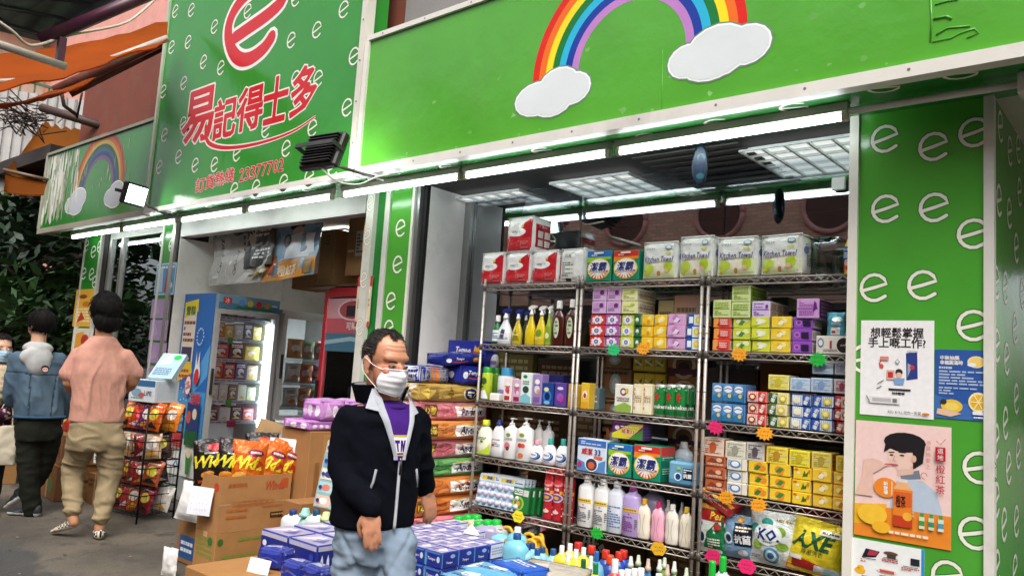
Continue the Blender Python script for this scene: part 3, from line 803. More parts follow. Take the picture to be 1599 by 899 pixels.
# ---------------------------------------------------------------- street to the far end: awnings, trees, back buildings
def slab(pts, th, c, m, nsub=1):
 """thick sheet through 3-D corner points"""
 mb = MB(); P = [Vector(p) for p in pts]; n = (P[1]-P[0]).cross(P[2]-P[0]).normalized()*th
 k = len(P); vs = P+[p+n for p in P]
 return mb.add(vs, [tuple(range(k)), tuple(range(2*k-1, k-1, -1))]+[(i, (i+1) % k, k+(i+1) % k, k+i) for i in range(k)], c, m)
def sheet(a, b, c_, d, nu, nv, c, m, sag=.1, seed=0, th=.012):
 """sagging cloth between four corners a-b (edge) and d-c"""
 mb = MB(); vs = []; A, B, Cc, D = map(Vector, (a, b, c_, d))
 for j in range(nv+1):
  for i in range(nu+1):
   u, v = i/nu, j/nv; p = A*(1-u)*(1-v)+B*u*(1-v)+Cc*u*v+D*(1-u)*v
   p = p+Vector((0, 0, -sag*4*u*(1-u)-sag*.6*v*(1-v)*4+.05*noise.noise((u*6, v*5, seed))))
   vs.append(p)
 n = len(vs); vs += [p+Vector((0, 0, th)) for p in vs]
 fs = []
 for j in range(nv):
  for i in range(nu):
   q = (j*(nu+1)+i, j*(nu+1)+i+1, (j+1)*(nu+1)+i+1, (j+1)*(nu+1)+i); fs.append(q); fs.append(tuple(n+z for z in reversed(q)))
 for i in range(nu): fs.append((i, i+1, n+i+1, n+i))
 for j in range(nv): fs.append((j*(nu+1), n+j*(nu+1), n+(j+1)*(nu+1), (j+1)*(nu+1)))
 return mb.add(vs, fs, c, m, True)
def P3(px, py, D): return atd(px, py, D)
aw = thing('orange_awning', 'orange fabric awning on a white pole above the weathered sign', 'awning', P3(130, 90, 7.5))
def rel(root, mb, name):
 o = put(name, mb, root); o.matrix_parent_inverse = Matrix.Translation(root.location).inverted(); return o
rel(aw, sheet(P3(-40, 88, 6.6), P3(262, 36, 7.4), P3(262, 62, 6.6), P3(-40, 150, 5.6), 14, 6, 'b5560f', 'awning_cloth', .06, 1), 'canopy')
m = MB(); m.tube([P3(262, 60, 6.75), P3(150, 102, 6.5)], .03, 'b5aea2', 'paint', 8); rel(aw, m, 'pole'); m = MB(); m.tube([P3(155, 100, 6.51), P3(50, 126, 6.2), P3(-30, 130, 5.9)], .026, '9b9184', 'paint', 8); rel(aw, m, 'pole')
rel(aw, sheet(P3(-40, 175, 7.0), P3(150, 122, 7.6), P3(92, 150, 6.8), P3(-40, 165, 6.2), 10, 4, 'a84f12', 'awning_cloth', .03, 2), 'side_flap')
aw2 = thing('faded_awning', 'brownish orange awning lower down beside the leafy tree', 'awning', P3(100, 240, 9))
rel(aw2, sheet(P3(74, 182, 11.4), P3(190, 212, 11.4), P3(110, 312, 10.7), P3(8, 268, 10.3), 8, 6, '9a5a18', 'awning_cloth', .08, 3), 'canopy')
rel(aw2, sheet(P3(8, 272, 8.4), P3(74, 285, 8.5), P3(68, 305, 8.4), P3(6, 300, 8.3), 6, 3, '96500f', 'awning_cloth', .02, 4), 'valance')
m = MB(); m.tube([P3(5, 265, 8.38), P3(75, 281, 8.48)], .02, '6f5a48', 'paint', 6); rel(aw2, m, 'pole'); m = MB(); m.tube([P3(64, 168, 9.45), P3(170, 200, 9.4)], .05, '46302a', 'wood', 6); rel(aw2, m, 'beam')
aw3 = thing('rolled_awning', 'rolled red brown awning bar on brackets under the orange awning', 'awning', P3(170, 110, 7.9))
m = MB(); m.tube([P3(85, 143, 7.8), P3(255, 62, 8.1)], .055, '6a3328', 'tarp', 8); m.tube([P3(110, 148, 7.9), P3(255, 75, 8.2)], .03, '5a2c22', 'tarp', 8); rel(aw3, m, 'roller')
m = MB(); m.tube([P3(95, 140, 7.75), P3(100, 165, 7.8), P3(120, 180, 7.9)], .02, '4a3a33', 'paint', 6); m.tube([P3(128, 145, 7.8), P3(120, 185, 7.9)], .012, '2d2a2a', 'paint', 6); rel(aw3, m, 'bracket')
# grey canopy overhead
gc = thing('grey_canopy', 'dark grey sheet canopy overhead with a maroon edge beam', 'canopy', P3(80, 10, 4.6))
rel(gc, slab([P3(-120, -60, 4.0), P3(250, -60, 5.2), P3(225, -2, 5.0), P3(66, 58, 4.8), P3(-120, 10, 4.2)], .05, '5c5b5c', 'steel'), 'roof_sheet')
m = MB(); a, b = P3(232, -8, 4.95), P3(62, 64, 4.72); d = (b-a).normalized();
m.tube([a-d*.3, b], .045, '4a1f33', 'paint', 4); rel(gc, m, 'edge_beam')
m = MB()
for k in range(5): m.tube([P3(-120, -48+13*k, 4.05+.02*k), P3(215-36*k, -45+25*k, 5.1-.07*k)], .012, '4b4a4b', 'steel', 4)
rel(gc, m, 'seams')
m = MB(); m.box(-.02, .02, -.02, .02, -.13, .05, '4a2630', 'paint'); bo = put('post_stub', m, gc); bo.location = P3(96, 72, 4.75)-gc.location
pl = MB(); pl.tube([P3(-60, 50, 3.9), P3(102, 104, 4.3)], .022, 'a79f92', 'paint', 8); props(put('scaffold_pole', pl), 'grey steel pole slanting below the grey canopy', 'pole')
rp = MB(); rp.tube(smooth([P3(-20, 22, 4.3), P3(18, 48, 4.4), P3(40, 68, 4.5), P3(62, 70, 4.6), P3(110, 55, 4.9), P3(185, 40, 5.4), P3(215, 24, 5.7), P3(248, -6, 6)], 4), .009, 'cdbfae', 'cloth', 5); props(put('rope', rp), 'pale rope sagging from the grey canopy to the tall green sign', 'rope')
# back buildings
b1 = thing('pink_building', 'pale pink rendered building rising behind the orange awning', 'building', (-22, 10, 0))
put('wall', MB().box(-4, 9, -2.5, 8, 0, 16, 'd79a90', 'plaster'), b1)
for k in range(4):
 m = MB(); m.box(9.0, 9.06, -1.8+2.2*k, -.6+2.2*k, 7.4, 9, 'efe9e2', 'paint'); wn = put('window', m, b1)
 m = MB(); m.box(9.061, 9.07, -1.7+2.2*k, -.7+2.2*k, 7.5, 8.9, '2a3238', 'gloss'); put('pane', m, wn)
b2 = thing('cream_building', 'cream building with green railing far down the street', 'building', (-30, 3, 0))
put('wall', MB().box(-6, 6, -4, 5, 0, 18, 'd8c6b4', 'plaster'), b2)
for k in range(5):
 put('balcony', MB().box(6, 6.9, -3.9, 4.9, 4.6+2.6*k, 4.75+2.6*k, 'e5d8c8', 'paint'), b2)
 m = MB()
 for q in range(26): m.box(6.82, 6.86, -3.8+.34*q, -3.76+.34*q, 4.76+2.6*k, 5.7+2.6*k, '4f7a55', 'paint')
 m.box(6.8, 6.88, -3.9, 4.9, 5.7+2.6*k, 5.76+2.6*k, '4f7a55', 'paint'); put('railing', m, b2)
b3 = thing('tin_shed', 'whitish corrugated tin shed wall behind the awning brackets', 'shed', P3(60, 190, 11))
m = MB(); a = P3(-60, 150, 11); bq = P3(180, 130, 11.6); n_ = 60; vs = []
for i in range(n_+1):
 q = a.lerp(bq, i/n_); off = .03*math.sin(i*1.6)
 vs += [(q.x+off, q.y, 2.6), (q.x+off, q.y, 5.0)]
m.add(vs, [(2*i, 2*i+2, 2*i+3, 2*i+1) for i in range(n_)], 'b9b7b4', 'tarp'); rel(b3, m, 'corrugated_sheet')
m = MB(); m.box(-4, 1.5, -.3, .3, 2.45, 2.62, '2f2622', 'wood'); oo = rel(b3, m, 'beam'); oo.matrix_parent_inverse = Matrix.Identity(4); oo.location = (0, 0, -b3.location.z+1.3)
# piled wire mesh on shed
m = MB(); rr = random.Random(5)
for i in range(40):
 q = P3(rr.uniform(0, 60), rr.uniform(165, 200), 9.8); m.tube([q, q+Vector((rr.uniform(-.3, .3), rr.uniform(-.3, .3), rr.uniform(-.15, .15))), q+Vector((rr.uniform(-.3, .3), rr.uniform(-.3, .3), rr.uniform(-.15, .15)))], .008, '4a3d36', 'metal', 4)
props(put('wire_tangle', m), 'tangle of rusty wire lying on the tin shed ledge', 'wire')
# trees at the far end
def tree(x, y, h, r, n, seed, label):
 rr = random.Random(seed); t = thing('leafy_tree', label, 'tree', (x, y, 0), group='trees past the shop end')
 m = MB(); m.tube([(0, 0, 0), (.06, .03, h*.35), (-.05, .05, h*.6), (.08, 0, h*.85)], [.13, .1, .07, .03], '3a2f26', 'wood', 8)
 for k in range(7):
  a = rr.uniform(0, 6.28); z = h*rr.uniform(.3, .7); m.tube([(0, 0, z), (r*.4*math.cos(a), r*.4*math.sin(a), z+r*.3), (r*.8*math.cos(a), r*.8*math.sin(a), z+r*.5)], [.05, .03, .012], '3a2f26', 'wood', 5)
 put('trunk', m, t)
 vs = []; fs = []; m = MB()
 cl = [(rr.gauss(0, r*.45), rr.gauss(0, r*.45), h*rr.uniform(.15, .95), rr.uniform(.25, .5)*r, rr.choice(['1f3a1a', '2c4d22', '16301a', '39572a'])) for _ in range(42)]
 for cx_, cy_, cz_, cr_, cc in cl:
  vs = []; fs = []
  for k in range(n):
   d = Vector((rr.gauss(0, 1), rr.gauss(0, 1), rr.gauss(0, .8))).normalized()*cr_*rr.uniform(.5, 1.05)
   c0 = Vector((cx_, cy_, cz_))+d; a = Vector((rr.gauss(0, 1), rr.gauss(0, 1), rr.gauss(0, .5))).normalized(); b = a.orthogonal().normalized()
   L = rr.uniform(.07, .15); o = len(vs)
   vs += [c0-a*L, c0+b*L*.35, c0+a*L, c0-b*L*.35]; fs.append((o, o+1, o+2, o+3))
  m.add(vs, fs, cc, 'leaf')
 put('crown', m, t)
tree(-11.9, 3.9, 3.6, 1.0, 80, 1, 'dark leafy tree standing right behind the denim jacket person')
tree(-12.9, 2.9, 3.7, 1.1, 80, 2, 'dark leafy tree at the very edge, over the masked woman')
tree(-13.4, 4.7, 4.0, 1.3, 80, 3, 'tall dark tree behind the others, under the faded awning')
tree(-11.1, 4.6, 3.0, .8, 80, 4, 'smaller dark leafy tree touching the far green pillar')
tree(-14.6, 2.2, 3.6, 1.3, 80, 6, 'far dark tree beyond the masked woman, half hidden')
dk = thing('garden_wall', 'dark mossy wall behind the trees past the shop end', 'wall', (-15, 4.5, 0))
put('wall_face', MB().box(-.2, .2, -3.5, 4, 0, 2.6, '2b2b26', 'plaster'), dk)
# scraps lying on the pavement
m = MB(); rr = random.Random(4)
for i in range(36):
 x, y = rr.uniform(-9, -4.8), rr.uniform(1.7, 3.2); s_ = rr.uniform(.006, .02); a = rr.uniform(0, 6); zz = PAV*min(1, max(0, (y-1.9)/.4))+.003
 m.add([(x+s_*math.cos(a+q)*rr.uniform(.5, 1), y+s_*math.sin(a+q)*rr.uniform(.5, 1), zz+rr.uniform(0, .004)) for q in (0, 1.5, 3, 4.5)], [(0, 1, 2, 3)], rr.choice(['6a5c44', '8a8478', '4a3a28', '6a5a3a', '9a9284']), 'paper')
props(put('litter', m), 'small leaves and paper scraps on the pavement', None, None, 'stuff')
# ================================================================== GOODS
MESH = {}
def cached(key, fn):
 if key not in MESH: MESH[key] = fn()
 return MESH[key]
def place(parts, name, label, cat, loc, rz=0.0, group=None, rot=None):
 """parts: [(name, mesh), ...]; the first one is the thing itself, the rest are its parts"""
 o = put(name, parts[0][1], None, loc, rz, rot); props(o, label, cat, group)
 stack_ = {0: o}
 for nm, me in parts[1:]: put(nm, me, o)
 return o
SHZ = [2.05, 1.665, 1.30, .948, .635]
YF = YR+.012
def solve(px, z, Y):
 py = 600.
 for _ in range(6):
  a = aty(px, py, Y).z; b = aty(px, py+1, Y).z; py += (z-a)/(b-a)
 return aty(px, py, Y).x
def slot(px0, px1, ptop, zs, Y=YF):
 x0, x1 = solve(px0, zs, Y), solve(px1, zs, Y)
 h = aty((px0+px1)/2, ptop, Y).z-zs
 return (x0+x1)/2, zs, x1-x0, h
def carton(w, h, d, c, art_f=(), art_r=(), art_t=(), m='carton', ch=.003, art_l=()):
 key = ('carton', round(w, 3), round(h, 3), round(d, 3), c, repr(art_f), repr(art_r), repr(art_t), repr(art_l), m)
 def fn():
  b = MB().box(-w/2, w/2, -d/2, d/2, 0, h, c, m, ch=ch).mesh('pack')
  out = [('pack', b)]
  p = MB(); pm = 'print' if m in ('carton', 'card') else m
  if art_f: p.art(art_f, front(w-2*ch, h-2*ch, -d/2, z0=ch), w, h, pm)
  if art_r: p.art(art_r, sideR(d-2*ch, h-2*ch, w/2, z0=ch), d, h, pm)
  if art_t: p.art(art_t, topf(w-2*ch, d-2*ch, h), w, d, pm)
  if art_l: p.art(art_l, sideL(d-2*ch, h-2*ch, -w/2, z0=ch), d, h, pm)
  if p.v: out.append(('printed_design', p.mesh('printed_design')))
  return out
 return cached(key, fn)
def soft(w, h, d, c, art_f=(), art_r=(), art_t=(), m='film', bulge=.012, nz=.004, seed=0, c_side=None, lumps=0, N=8, cr=0):
 """wrapped soft pack: bulging sides, slightly crumpled film"""
 key = ('soft', round(w, 3), round(h, 3), round(d, 3), c, repr(art_f), repr(art_r), repr(art_t), m, seed)
 def fn():
  def prof(u, v):
   e = lambda t: (1-abs(2*t-1)**5)
   lump = (abs(math.sin(u*math.pi*lumps))-.6)*.006 if lumps else 0
   return bulge*(e(u)*e(v))-(.012*(1-e(u)*e(v)))+lump*e(v)
  def face(ax, sg):
   def mp(u, v, k):
    o_ = prof(u, v)+(cr*(.5-abs(noise.noise((u*9+seed*3, v*4.5, ax+seed*.7)))) if cr else 0)*min(1, 8*min(u, 1-u, v, 1-v))+nz*noise.noise((u*3+seed, v*3, ax*5+sg+seed*.37))*min(1, 6*min(u, 1-u, v, 1-v)+.0)+.0006*k
    if ax == 0: return (sg*(w/2+o_), (u-.5)*d*sg, v*h)
    if ax == 1: return ((u-.5)*w*-sg, sg*(d/2+o_), v*h)
    return ((u-.5)*w, (v-.5)*d*sg, h/2+sg*(h/2+o_*.6))
   return mp
  b = MB()
  for ax in (0, 1, 2):
   for sg in (-1, 1):
    f = face(ax, sg)
    vs = [f(i/N, j/N, 0) for j in range(N+1) for i in range(N+1)]
    fs = [(j*(N+1)+i, j*(N+1)+i+1, (j+1)*(N+1)+i+1, (j+1)*(N+1)+i) for j in range(N) for i in range(N)]
    b.add(vs, fs, (c_side or c) if ax == 0 else c, m, True)
  bm_ = b.mesh('pack')
  q = bmesh.new(); q.from_mesh(bm_); bmesh.ops.remove_doubles(q, verts=q.verts, dist=.0015); q.to_mesh(bm_); q.free()
  out = [('pack', bm_)]; p = MB()
  if art_f: p.art(art_f, lambda u, v, k: face(1, -1)(.02+u*.96, .02+v*.96, k+1.5), w, h, m, sub=6)
  if art_r: p.art(art_r, lambda u, v, k: face(0, 1)(.02+u*.96, .02+v*.96, k+1.5), d, h, m, sub=6)
  if art_t: p.art(art_t, lambda u, v, k: face(2, 1)(.02+u*.96, .02+v*.96, k+1.5), w, d, m, sub=6)
  if p.v: out.append(('printed_design', p.mesh('printed_design')))
  return out
 return cached(key, fn)
def pouch(w, h, t, c, art=(), m='foil', seed=0, back=None, crimp=.05, taper=0.0):
 """pillow bag standing on its bottom edge"""
 key = ('pouch', w, h, t, c, repr(art), m, seed)
 def fn():
  def th(u, v):
   a = max(0, 1-(2*u-1)**2)**.55; b = max(0, 1-abs(2*min(1, max(0, (v-crimp)/(1-2*crimp)))-1)**2.4)**.6
   return t/2*a*b
  def f(sg):
   def mp(u, v, k):
    n_ = noise.noise((u*4+seed*3.1, v*4, sg+seed))*.012*min(1, 8*min(u, 1-u)+.3)
    wd = w*(1-taper*v)*(1-.05*math.sin(v*math.pi))
    x = (u-.5)*wd+.006*noise.noise((v*5, seed, 2)); y = sg*(th(u, v)+.0012)+n_*(.25+th(u, v)/t)
    return (x, y+sg*.0006*k, v*h+.004*noise.noise((u*6, seed, 7))*(v > .9))
   return mp
  b = MB(); N = 14
  for sg in (-1, 1):
   g = f(sg); vs = [g(i/N, j/N, 0) for j in range(N+1) for i in range(N+1)]
   fs = [(j*(N+1)+i, j*(N+1)+i+1, (j+1)*(N+1)+i+1, (j+1)*(N+1)+i) for j in range(N) for i in range(N)]
   b.add(vs, fs, c if sg < 0 else (back or c), m, True)
  out = [('bag', b.mesh('bag'))]
  if art: out.append(('printed_design', MB().art(art, lambda u, v, k: f(-1)(u, v, k+1.5), w, h, m, sub=7).mesh('printed_design')))
  return out
 return cached(key, fn)
def bottle(h, wd, c, prof, cap=('screw', 'fff', .08, .5), art=(), rng=(.12, .6), span=120, sy=1.0, e=2.4, m='plastic', capm='plastic', n=16, hole=None, lcol=None):
 """h is full height with cap; wd is width; prof is [(r, z)] of the body with z in 0..1"""
 key = ('bottle', round(h, 3), round(wd, 3), c, repr(prof), repr(cap), repr(art), m, sy, repr(hole))
 def fn():
  kind, cc, ch, cr = cap[:4]; hb = h*(1-ch); r = wd/2
  b = MB().lathe([(r*p[0], hb*p[1]) for p in prof], c, m, n, 1, sy, e)
  if hole:   # moulded grip: a sunk oval either side of a raised web
   pass
  out = [('bottle', b.mesh('bottle'))]
  k = MB(); z0 = hb-.004; H = h-hb+.004; rc = r*cr
  if kind == 'screw':
   k.lathe([(rc*1.02, z0), (rc, z0+H*.12), (rc*.96, z0+H*.9), (rc*.85, z0+H)], cc, capm, 14)
  elif kind == 'cone':
   k.lathe([(rc*1.25, z0), (rc*1.25, z0+H*.35), (rc*.95, z0+H*.4), (rc*.7, z0+H*.95), (rc*.55, z0+H)], cc, capm, 12)
  elif kind == 'pump':
   k.lathe([(rc*1.3, z0), (rc*1.3, z0+H*.3), (rc*.5, z0+H*.36), (rc*.5, z0+H*.75), (rc*1.1, z0+H*.78), (rc*1.1, z0+H*.95), (rc*.9, z0+H)], cc, capm, 12)
   k.box(-rc*.45, rc*3.0, -rc*.45, rc*.45, z0+H*.84, z0+H*.97, cc, capm, ch=.002)
  elif kind == 'trigger':
   k.lathe([(rc*1.1, z0), (rc*1.1, z0+H*.25), (rc*.7, z0+H*.3), (rc*.7, z0+H*.6)], 'f4f4f2' if len(cap) < 5 else cap[4], capm, 10)
   k.add([(-rc*1.5, y, z0+H*q) for y in (-rc*.7, rc*.7) for q in (.55, .8)]+[(rc*.3, y, z0+H) for y in (-rc*.7, rc*.7)]+[(rc*3, y, z0+H*q) for y in (-rc*.55, rc*.55) for q in (.78, .97)]+[(rc*.3, y, z0+H*.55) for y in (-rc*.7, rc*.7)],
     [(0, 1, 4, 7, 6, 10), (2, 11, 8, 9, 5, 3), (1, 3, 5, 4), (4, 5, 9, 7), (6, 7, 9, 8), (0, 10, 11, 2), (10, 6, 8, 11), (0, 2, 3, 1)], cc, capm)
   k.tube([(rc*1.7, 0, z0+H*.78), (rc*1.5, 0, z0+H*.5), (rc*2.0, 0, z0+H*.2)], rc*.3, cc, capm, 6)
  out.append(('cap', k.mesh('cap')))
  if art:
   zz0, zz1 = rng
   def rad(z):
    for (r0, q0), (r1, q1) in zip(prof, prof[1:]):
     if q0 <= z <= q1 and q1 > q0: return r0+(r1-r0)*(z-q0)/(q1-q0)
    return prof[-1][0]
   def mp(u, v, k_):
    a = R(-90+(u-.5)*span); z = zz0+(zz1-zz0)*v; ca, sa = math.cos(a), math.sin(a); q = (abs(ca)**e+abs(sa)**e)**(-1/e); rr_ = r*rad(z)*q
    return (ca*(rr_+.0009+.0004*k_), sa*(rr_*sy+.0009+.0004*k_), z*hb)
   out.append(('label', MB().art(art, mp, wd*R(span)/2*1.0, hb*(zz1-zz0), 'print', sub=6).mesh('label')))
  return out
 return cached(key, fn)
PF_HAND = [(.8, 0), (.98, .03), (1, .3), (.97, .55), (.8, .78), (.5, .92), (.3, .96), (.3, 1)]
PF_TALL = [(.92, 0), (1, .02), (1, .82), (.9, .88), (.5, .94), (.42, .96), (.42, 1)]
PF_SOFT = [(.85, 0), (.95, .04), (1, .25), (.9, .5), (.95, .72), (.75, .88), (.45, .95), (.4, 1)]
PF_JUG = [(.9, 0), (1, .04), (1, .6), (.92, .75), (.6, .9), (.35, .96), (.33, 1)]
PF_SPRAY = [(.9, 0), (1, .03), (1, .45), (.8, .62), (.5, .8), (.34, .9), (.32, 1)]
PF_CAN = [(.9, 0), (1, .02), (1, .95), (.93, .98), (.85, 1)]
PF_FLOOR = [(.88, 0), (1, .04), (1, .8), (.94, .88), (.72, .945), (.42, .98), (.4, 1)]
PF_DISH = [(.8, 0), (1, .04), (1, .5), (.85, .72), (.45, .9), (.3, .95), (.3, 1)]
# ---------------------------------------------------------------- wire racks
def rack(x0, x1, label, nm, zs=SHZ, top=2.09):
 t = thing('wire_rack', label, 'wire rack', ((x0+x1)/2, YR+.14, PAV), group='wire racks in front of the shop window')
 hw = (x1-x0)/2-.012; D = .13
 post = MB().tube([(0, 0, 0), (0, 0, top-PAV)], .0095, 'c2b9b0', 'metal', 8)
 for z in np.arange(.1, top-PAV, .0508*3): post.lathe([(.0106, z), (.0106, z+.004)], '8d857d', 'metal', 8)
 post.lathe([(.022, -.004), (.022, .014), (.0117, .03)], '3a3836', 'rubber', 8)
 pm = post.mesh('post')
 for sx_ in (-1, 1):
  for sy_ in (-1, 1): put('post', pm, t, (sx_*hw, sy_*D, 0))
 s = MB(); c = 'b7aca2'
 for y in (-D, D):
  for z in (0, -.032): s.tube([(-hw, y, z), (hw, y, z)], .0042, c, 'metal', 5)
  n = 26; s.tube([(-hw+2*hw*i/n, y-.001, -.003-.026*(i % 2)) for i in range(n+1)], .0024, c, 'metal', 4)
 for x in (-hw, hw):
  for z in (0, -.032): s.tube([(x, -D, z), (x, D, z)], .0042, c, 'metal', 5)
 for x in (-hw*.33, hw*.33): s.tube([(x, -D, -.012), (x, D, -.012)], .004, c, 'metal', 5)
 n = 30
 for i in range(1, n): s.tube([(-hw+2*hw*i/n, -D, -.004), (-hw+2*hw*i/n, D, -.004)], .0021, c, 'metal', 4, caps=False)
 for x in (-hw, hw):
  for y in (-D, D): s.lathe([(.0135, -.034), (.015, -.01), (.0135, .004)], '5a534d', 'plastic', 8, cx=x, cy=y)
 sm_ = s.mesh('shelf')
 for z in zs: put('shelf', sm_, t, (0, 0, z-PAV-.005))
 return t
XA, XB, XC = (-3.548, -2.772), (-2.764, -1.958), (-1.945, -1.175)
rack(*XA, 'chrome wire rack beside the toilet roll stack, red roll packs on top', 'a')
rack(*XB, 'chrome wire rack in the middle with detergent boxes on top', 'b')
rack(*XC, 'chrome wire rack next to the wide green pillar, kitchen rolls on top', 'c')
# ---------------------------------------------------------------- top shelf
def veri():
 return [('r', 0, 0, 1, 1, 'f2efec'), ('p', [(.02, .02), (.98, .02), (.98, .92), (.9, .93), (.72, .8), (.55, .62), (.3, .5), (.02, .36)], 'c5202c'),
   ('p', [(.02, .02), (.98, .02), (.98, .4), (.5, .3), (.02, .2)], 'd13a3f'),
   ('e', .43, .55, .38, .13, 'f7f4f0'), ('t', 'VERJOY', .43, .55, .09, '54504e', {'w': .6}), ('e', .66, .72, .06, .04, 'e8c83a'), ('n', .6, .06, .9, .28, 4, 'e58a8c')]
vs_ = [('r', .1, .12, .9, .8, 'b3202b'), ('t', 'VERJOY', .5, .72, .06, 'f3e9e6', {'w': .5}), ('r', .18, .4, .46, .6, 'e9dcd8'), ('r', .54, .4, .82, .6, 'e9dcd8'), ('r', .18, .16, .46, .34, 'e9dcd8'), ('r', .54, .16, .82, .34, 'e9dcd8')]
names = ['beside the lamp-lit panel end', 'in the middle of its row of three', 'next to the plain white roll pack']
for i, (a, b, tp) in enumerate([(747, 783, 395), (785, 824, 394), (826, 867, 391)]):
 x, z, w_, h = slot(a, b, tp, SHZ[0])
 place(soft(w_*.98, h, .2, 'f0edea', veri(), vs_, seed=i, lumps=2), 'toilet_roll_pack', 'red and white toilet roll pack '+names[i]+', top shelf', 'toilet roll pack', (x, YF+.11, z+.004), 0, 'red and white toilet roll packs')
x, z, w_, h = slot(787, 829, 341, SHZ[0]+.2)
place(soft(w_*.97, h, .2, 'f0edea', veri(), vs_, seed=4, lumps=2), 'toilet_roll_pack', 'red and white toilet roll pack stacked on top of the other three', 'toilet roll pack', (x, YF+.11, SHZ[0]+.212), 0, 'red and white toilet roll packs')
x, z, w_, h = slot(869, 909, 388, SHZ[0])
place(soft(w_, h, .22, 'efeeea', [('r', .12, .1, .62, .9, 'dfe2d8'), ('n', .15, .15, .58, .6, 7, '6a706a'), ('t', 'Soft', .36, .78, .1, '2c3a36', {'s': .3}), ('r', .3, .02, .5, .1, '222')], seed=6, lumps=2), 'toilet_roll_pack', 'plain white roll pack with grey printed panel beside detergent boxes', 'toilet roll pack', (x, YF+.13, z+.004))
# dark bag behind
place(pouch(.2, .24, .12, '2a2c30', (), 'film', 3), 'plastic_bag', 'dark plastic bag behind the red roll packs', 'bag', (solve(873, SHZ[0], 4.03), 4.03, SHZ[0]+.01), .2)
def attack(top, mid):
 rays = []
 for i in range(9):
  a = math.pi*(1.08+.84*i/8); rays.append(('p', [(.5+.2*math.cos(a), .38+.16*math.sin(a)), (.5+.43*math.cos(a-.09), .38+.33*math.sin(a-.09)), (.5+.43*math.cos(a+.09), .38+.33*math.sin(a+.09))], ['d8641e', 'f0a02a', 'c93a22'][i % 3]))
 return [('r', 0, 0, 1, 1, '0d8a6a'), ('r', 0, .78, 1, 1, top), ('p', [(0, .62), (1, .72), (1, .8), (0, .8)], mid), ('e', .5, .4, .48, .36, 'f1d63a'), ('e', .5, .4, .44, .33, 'f4f3ee')]+rays+[
   ('t', '潔霸', .5, .46, .3, '27306e', {'b': .035, 's': .2, 'w': .74, 'out': 'ffffff'}), ('r', .3, .9, .7, .96, 'f2efe8'), ('n', .2, .82, .8, .88, 1, 'f0efe0')]
for (a, b, tp, t1, t2, lb) in [(914, 953, 392, '2b6fc0', '8fc43a', 'blue-topped green detergent box on the top shelf beside white rolls'), (955, 996, 391, 'd8352a', 'f08a2a', 'red-topped green detergent box on the top shelf beside kitchen rolls')]:
 x, z, w_, h = slot(a, b, tp, SHZ[0])
 place(carton(w_*.98, h, .1, '0d8a6a', attack(t1, t2)), 'detergent_box', lb, 'detergent box', (x, YF+.055, z+.003), 0, 'green detergent boxes')
def kitchen():
 return [('r', 0, 0, 1, 1, 'f1f2ec'), ('p', [(0, 0), (1, 0), (1, .4), (.8, .46), (.6, .36), (0, .34)], 'e3ecb4'), ('e', .2, .26, .16, .14, 'c4d84e'), ('e', .78, .3, .12, .15, 'b7d23a'), ('e', .52, .26, .14, .18, 'efe9d2'), ('e', .5, .13, .05, .07, 'c48a4c'), ('e', .74, .2, .06, .07, 'e6b49a'),
   ('r', .05, .07, .2, .13, 'e0cf3a'), ('t', 'Kitchen Towel', .5, .52, .15, '3d3a7c', {'b': .03, 's': .25, 'w': .86, 'out': 'ffffff'}), ('l', [(.12, .42), (.5, .45), (.85, .47)], .02, 'c8b23a'), ('t', 'Quree', .24, .82, .09, '5a5c62', {'w': .3}), ('e', .8, .84, .1, .06, '2f8f9f'), ('e', .8, .84, .08, .045, 'eef3f0'), ('r', .7, .66, .88, .7, 'd5dc4a')]
kr = [('t', 'Towel', .4, .7, .12, '5b5d63', {'s': .2, 'w': .5}), ('n', .2, .2, .8, .55, 6, '8f9294'), ('e', .2, .6, .1, .1, '7a80c0')]
for i, (a, b, tp, lb) in enumerate([(998, 1054, 378, 'beside the red-topped detergent box'), (1056, 1112, 369, 'second of the four counting from the detergent boxes'), (1114, 1180, 370, 'third of the four counting from the detergent boxes'), (1184, 1255, 366, 'largest of the four, nearest the wide green pillar')]):
 x, z, w_, h = slot(a, b, tp, SHZ[0])
 place(soft(w_*.94, h, .19, 'eff0ea', kitchen(), kr, seed=10+i, lumps=2, bulge=.006), 'kitchen_towel_pack', 'kitchen towel pack '+lb+', top shelf', 'kitchen towel pack', (x, YF+.11, z+.006), [.03, -.02, .02, -.1][i], 'kitchen towel packs on the top shelf')
x = solve(1292, SHZ[0], 4.02); place(soft(.16, .2, .16, 'b9bcb8', (), m='clear_plastic', seed=21), 'roll_pack', 'clear wrapped roll pack standing behind the last kitchen towel pack', 'roll pack', (x, 4.03, SHZ[0]+.005))
x, z, w_, h = slot(1312, 1334, 352, SHZ[0])
place(bottle(h, w_, 'f0c318', PF_JUG, ('screw', 'f2c918', .16, .6), [('r', 0, 0, 1, 1, '1f57a5'), ('r', 0, .0, 1, .2, 'd23a2a'), ('e', .5, .3, .3, .16, 'e9a08a'), ('n', .1, .5, .9, .9, 5, 'dfe8f4')], (.12, .7), 150), 'cleaner_bottle', 'yellow cleaner bottle with blue label against the wide green pillar', 'bottle', (x, YF+.06, z))
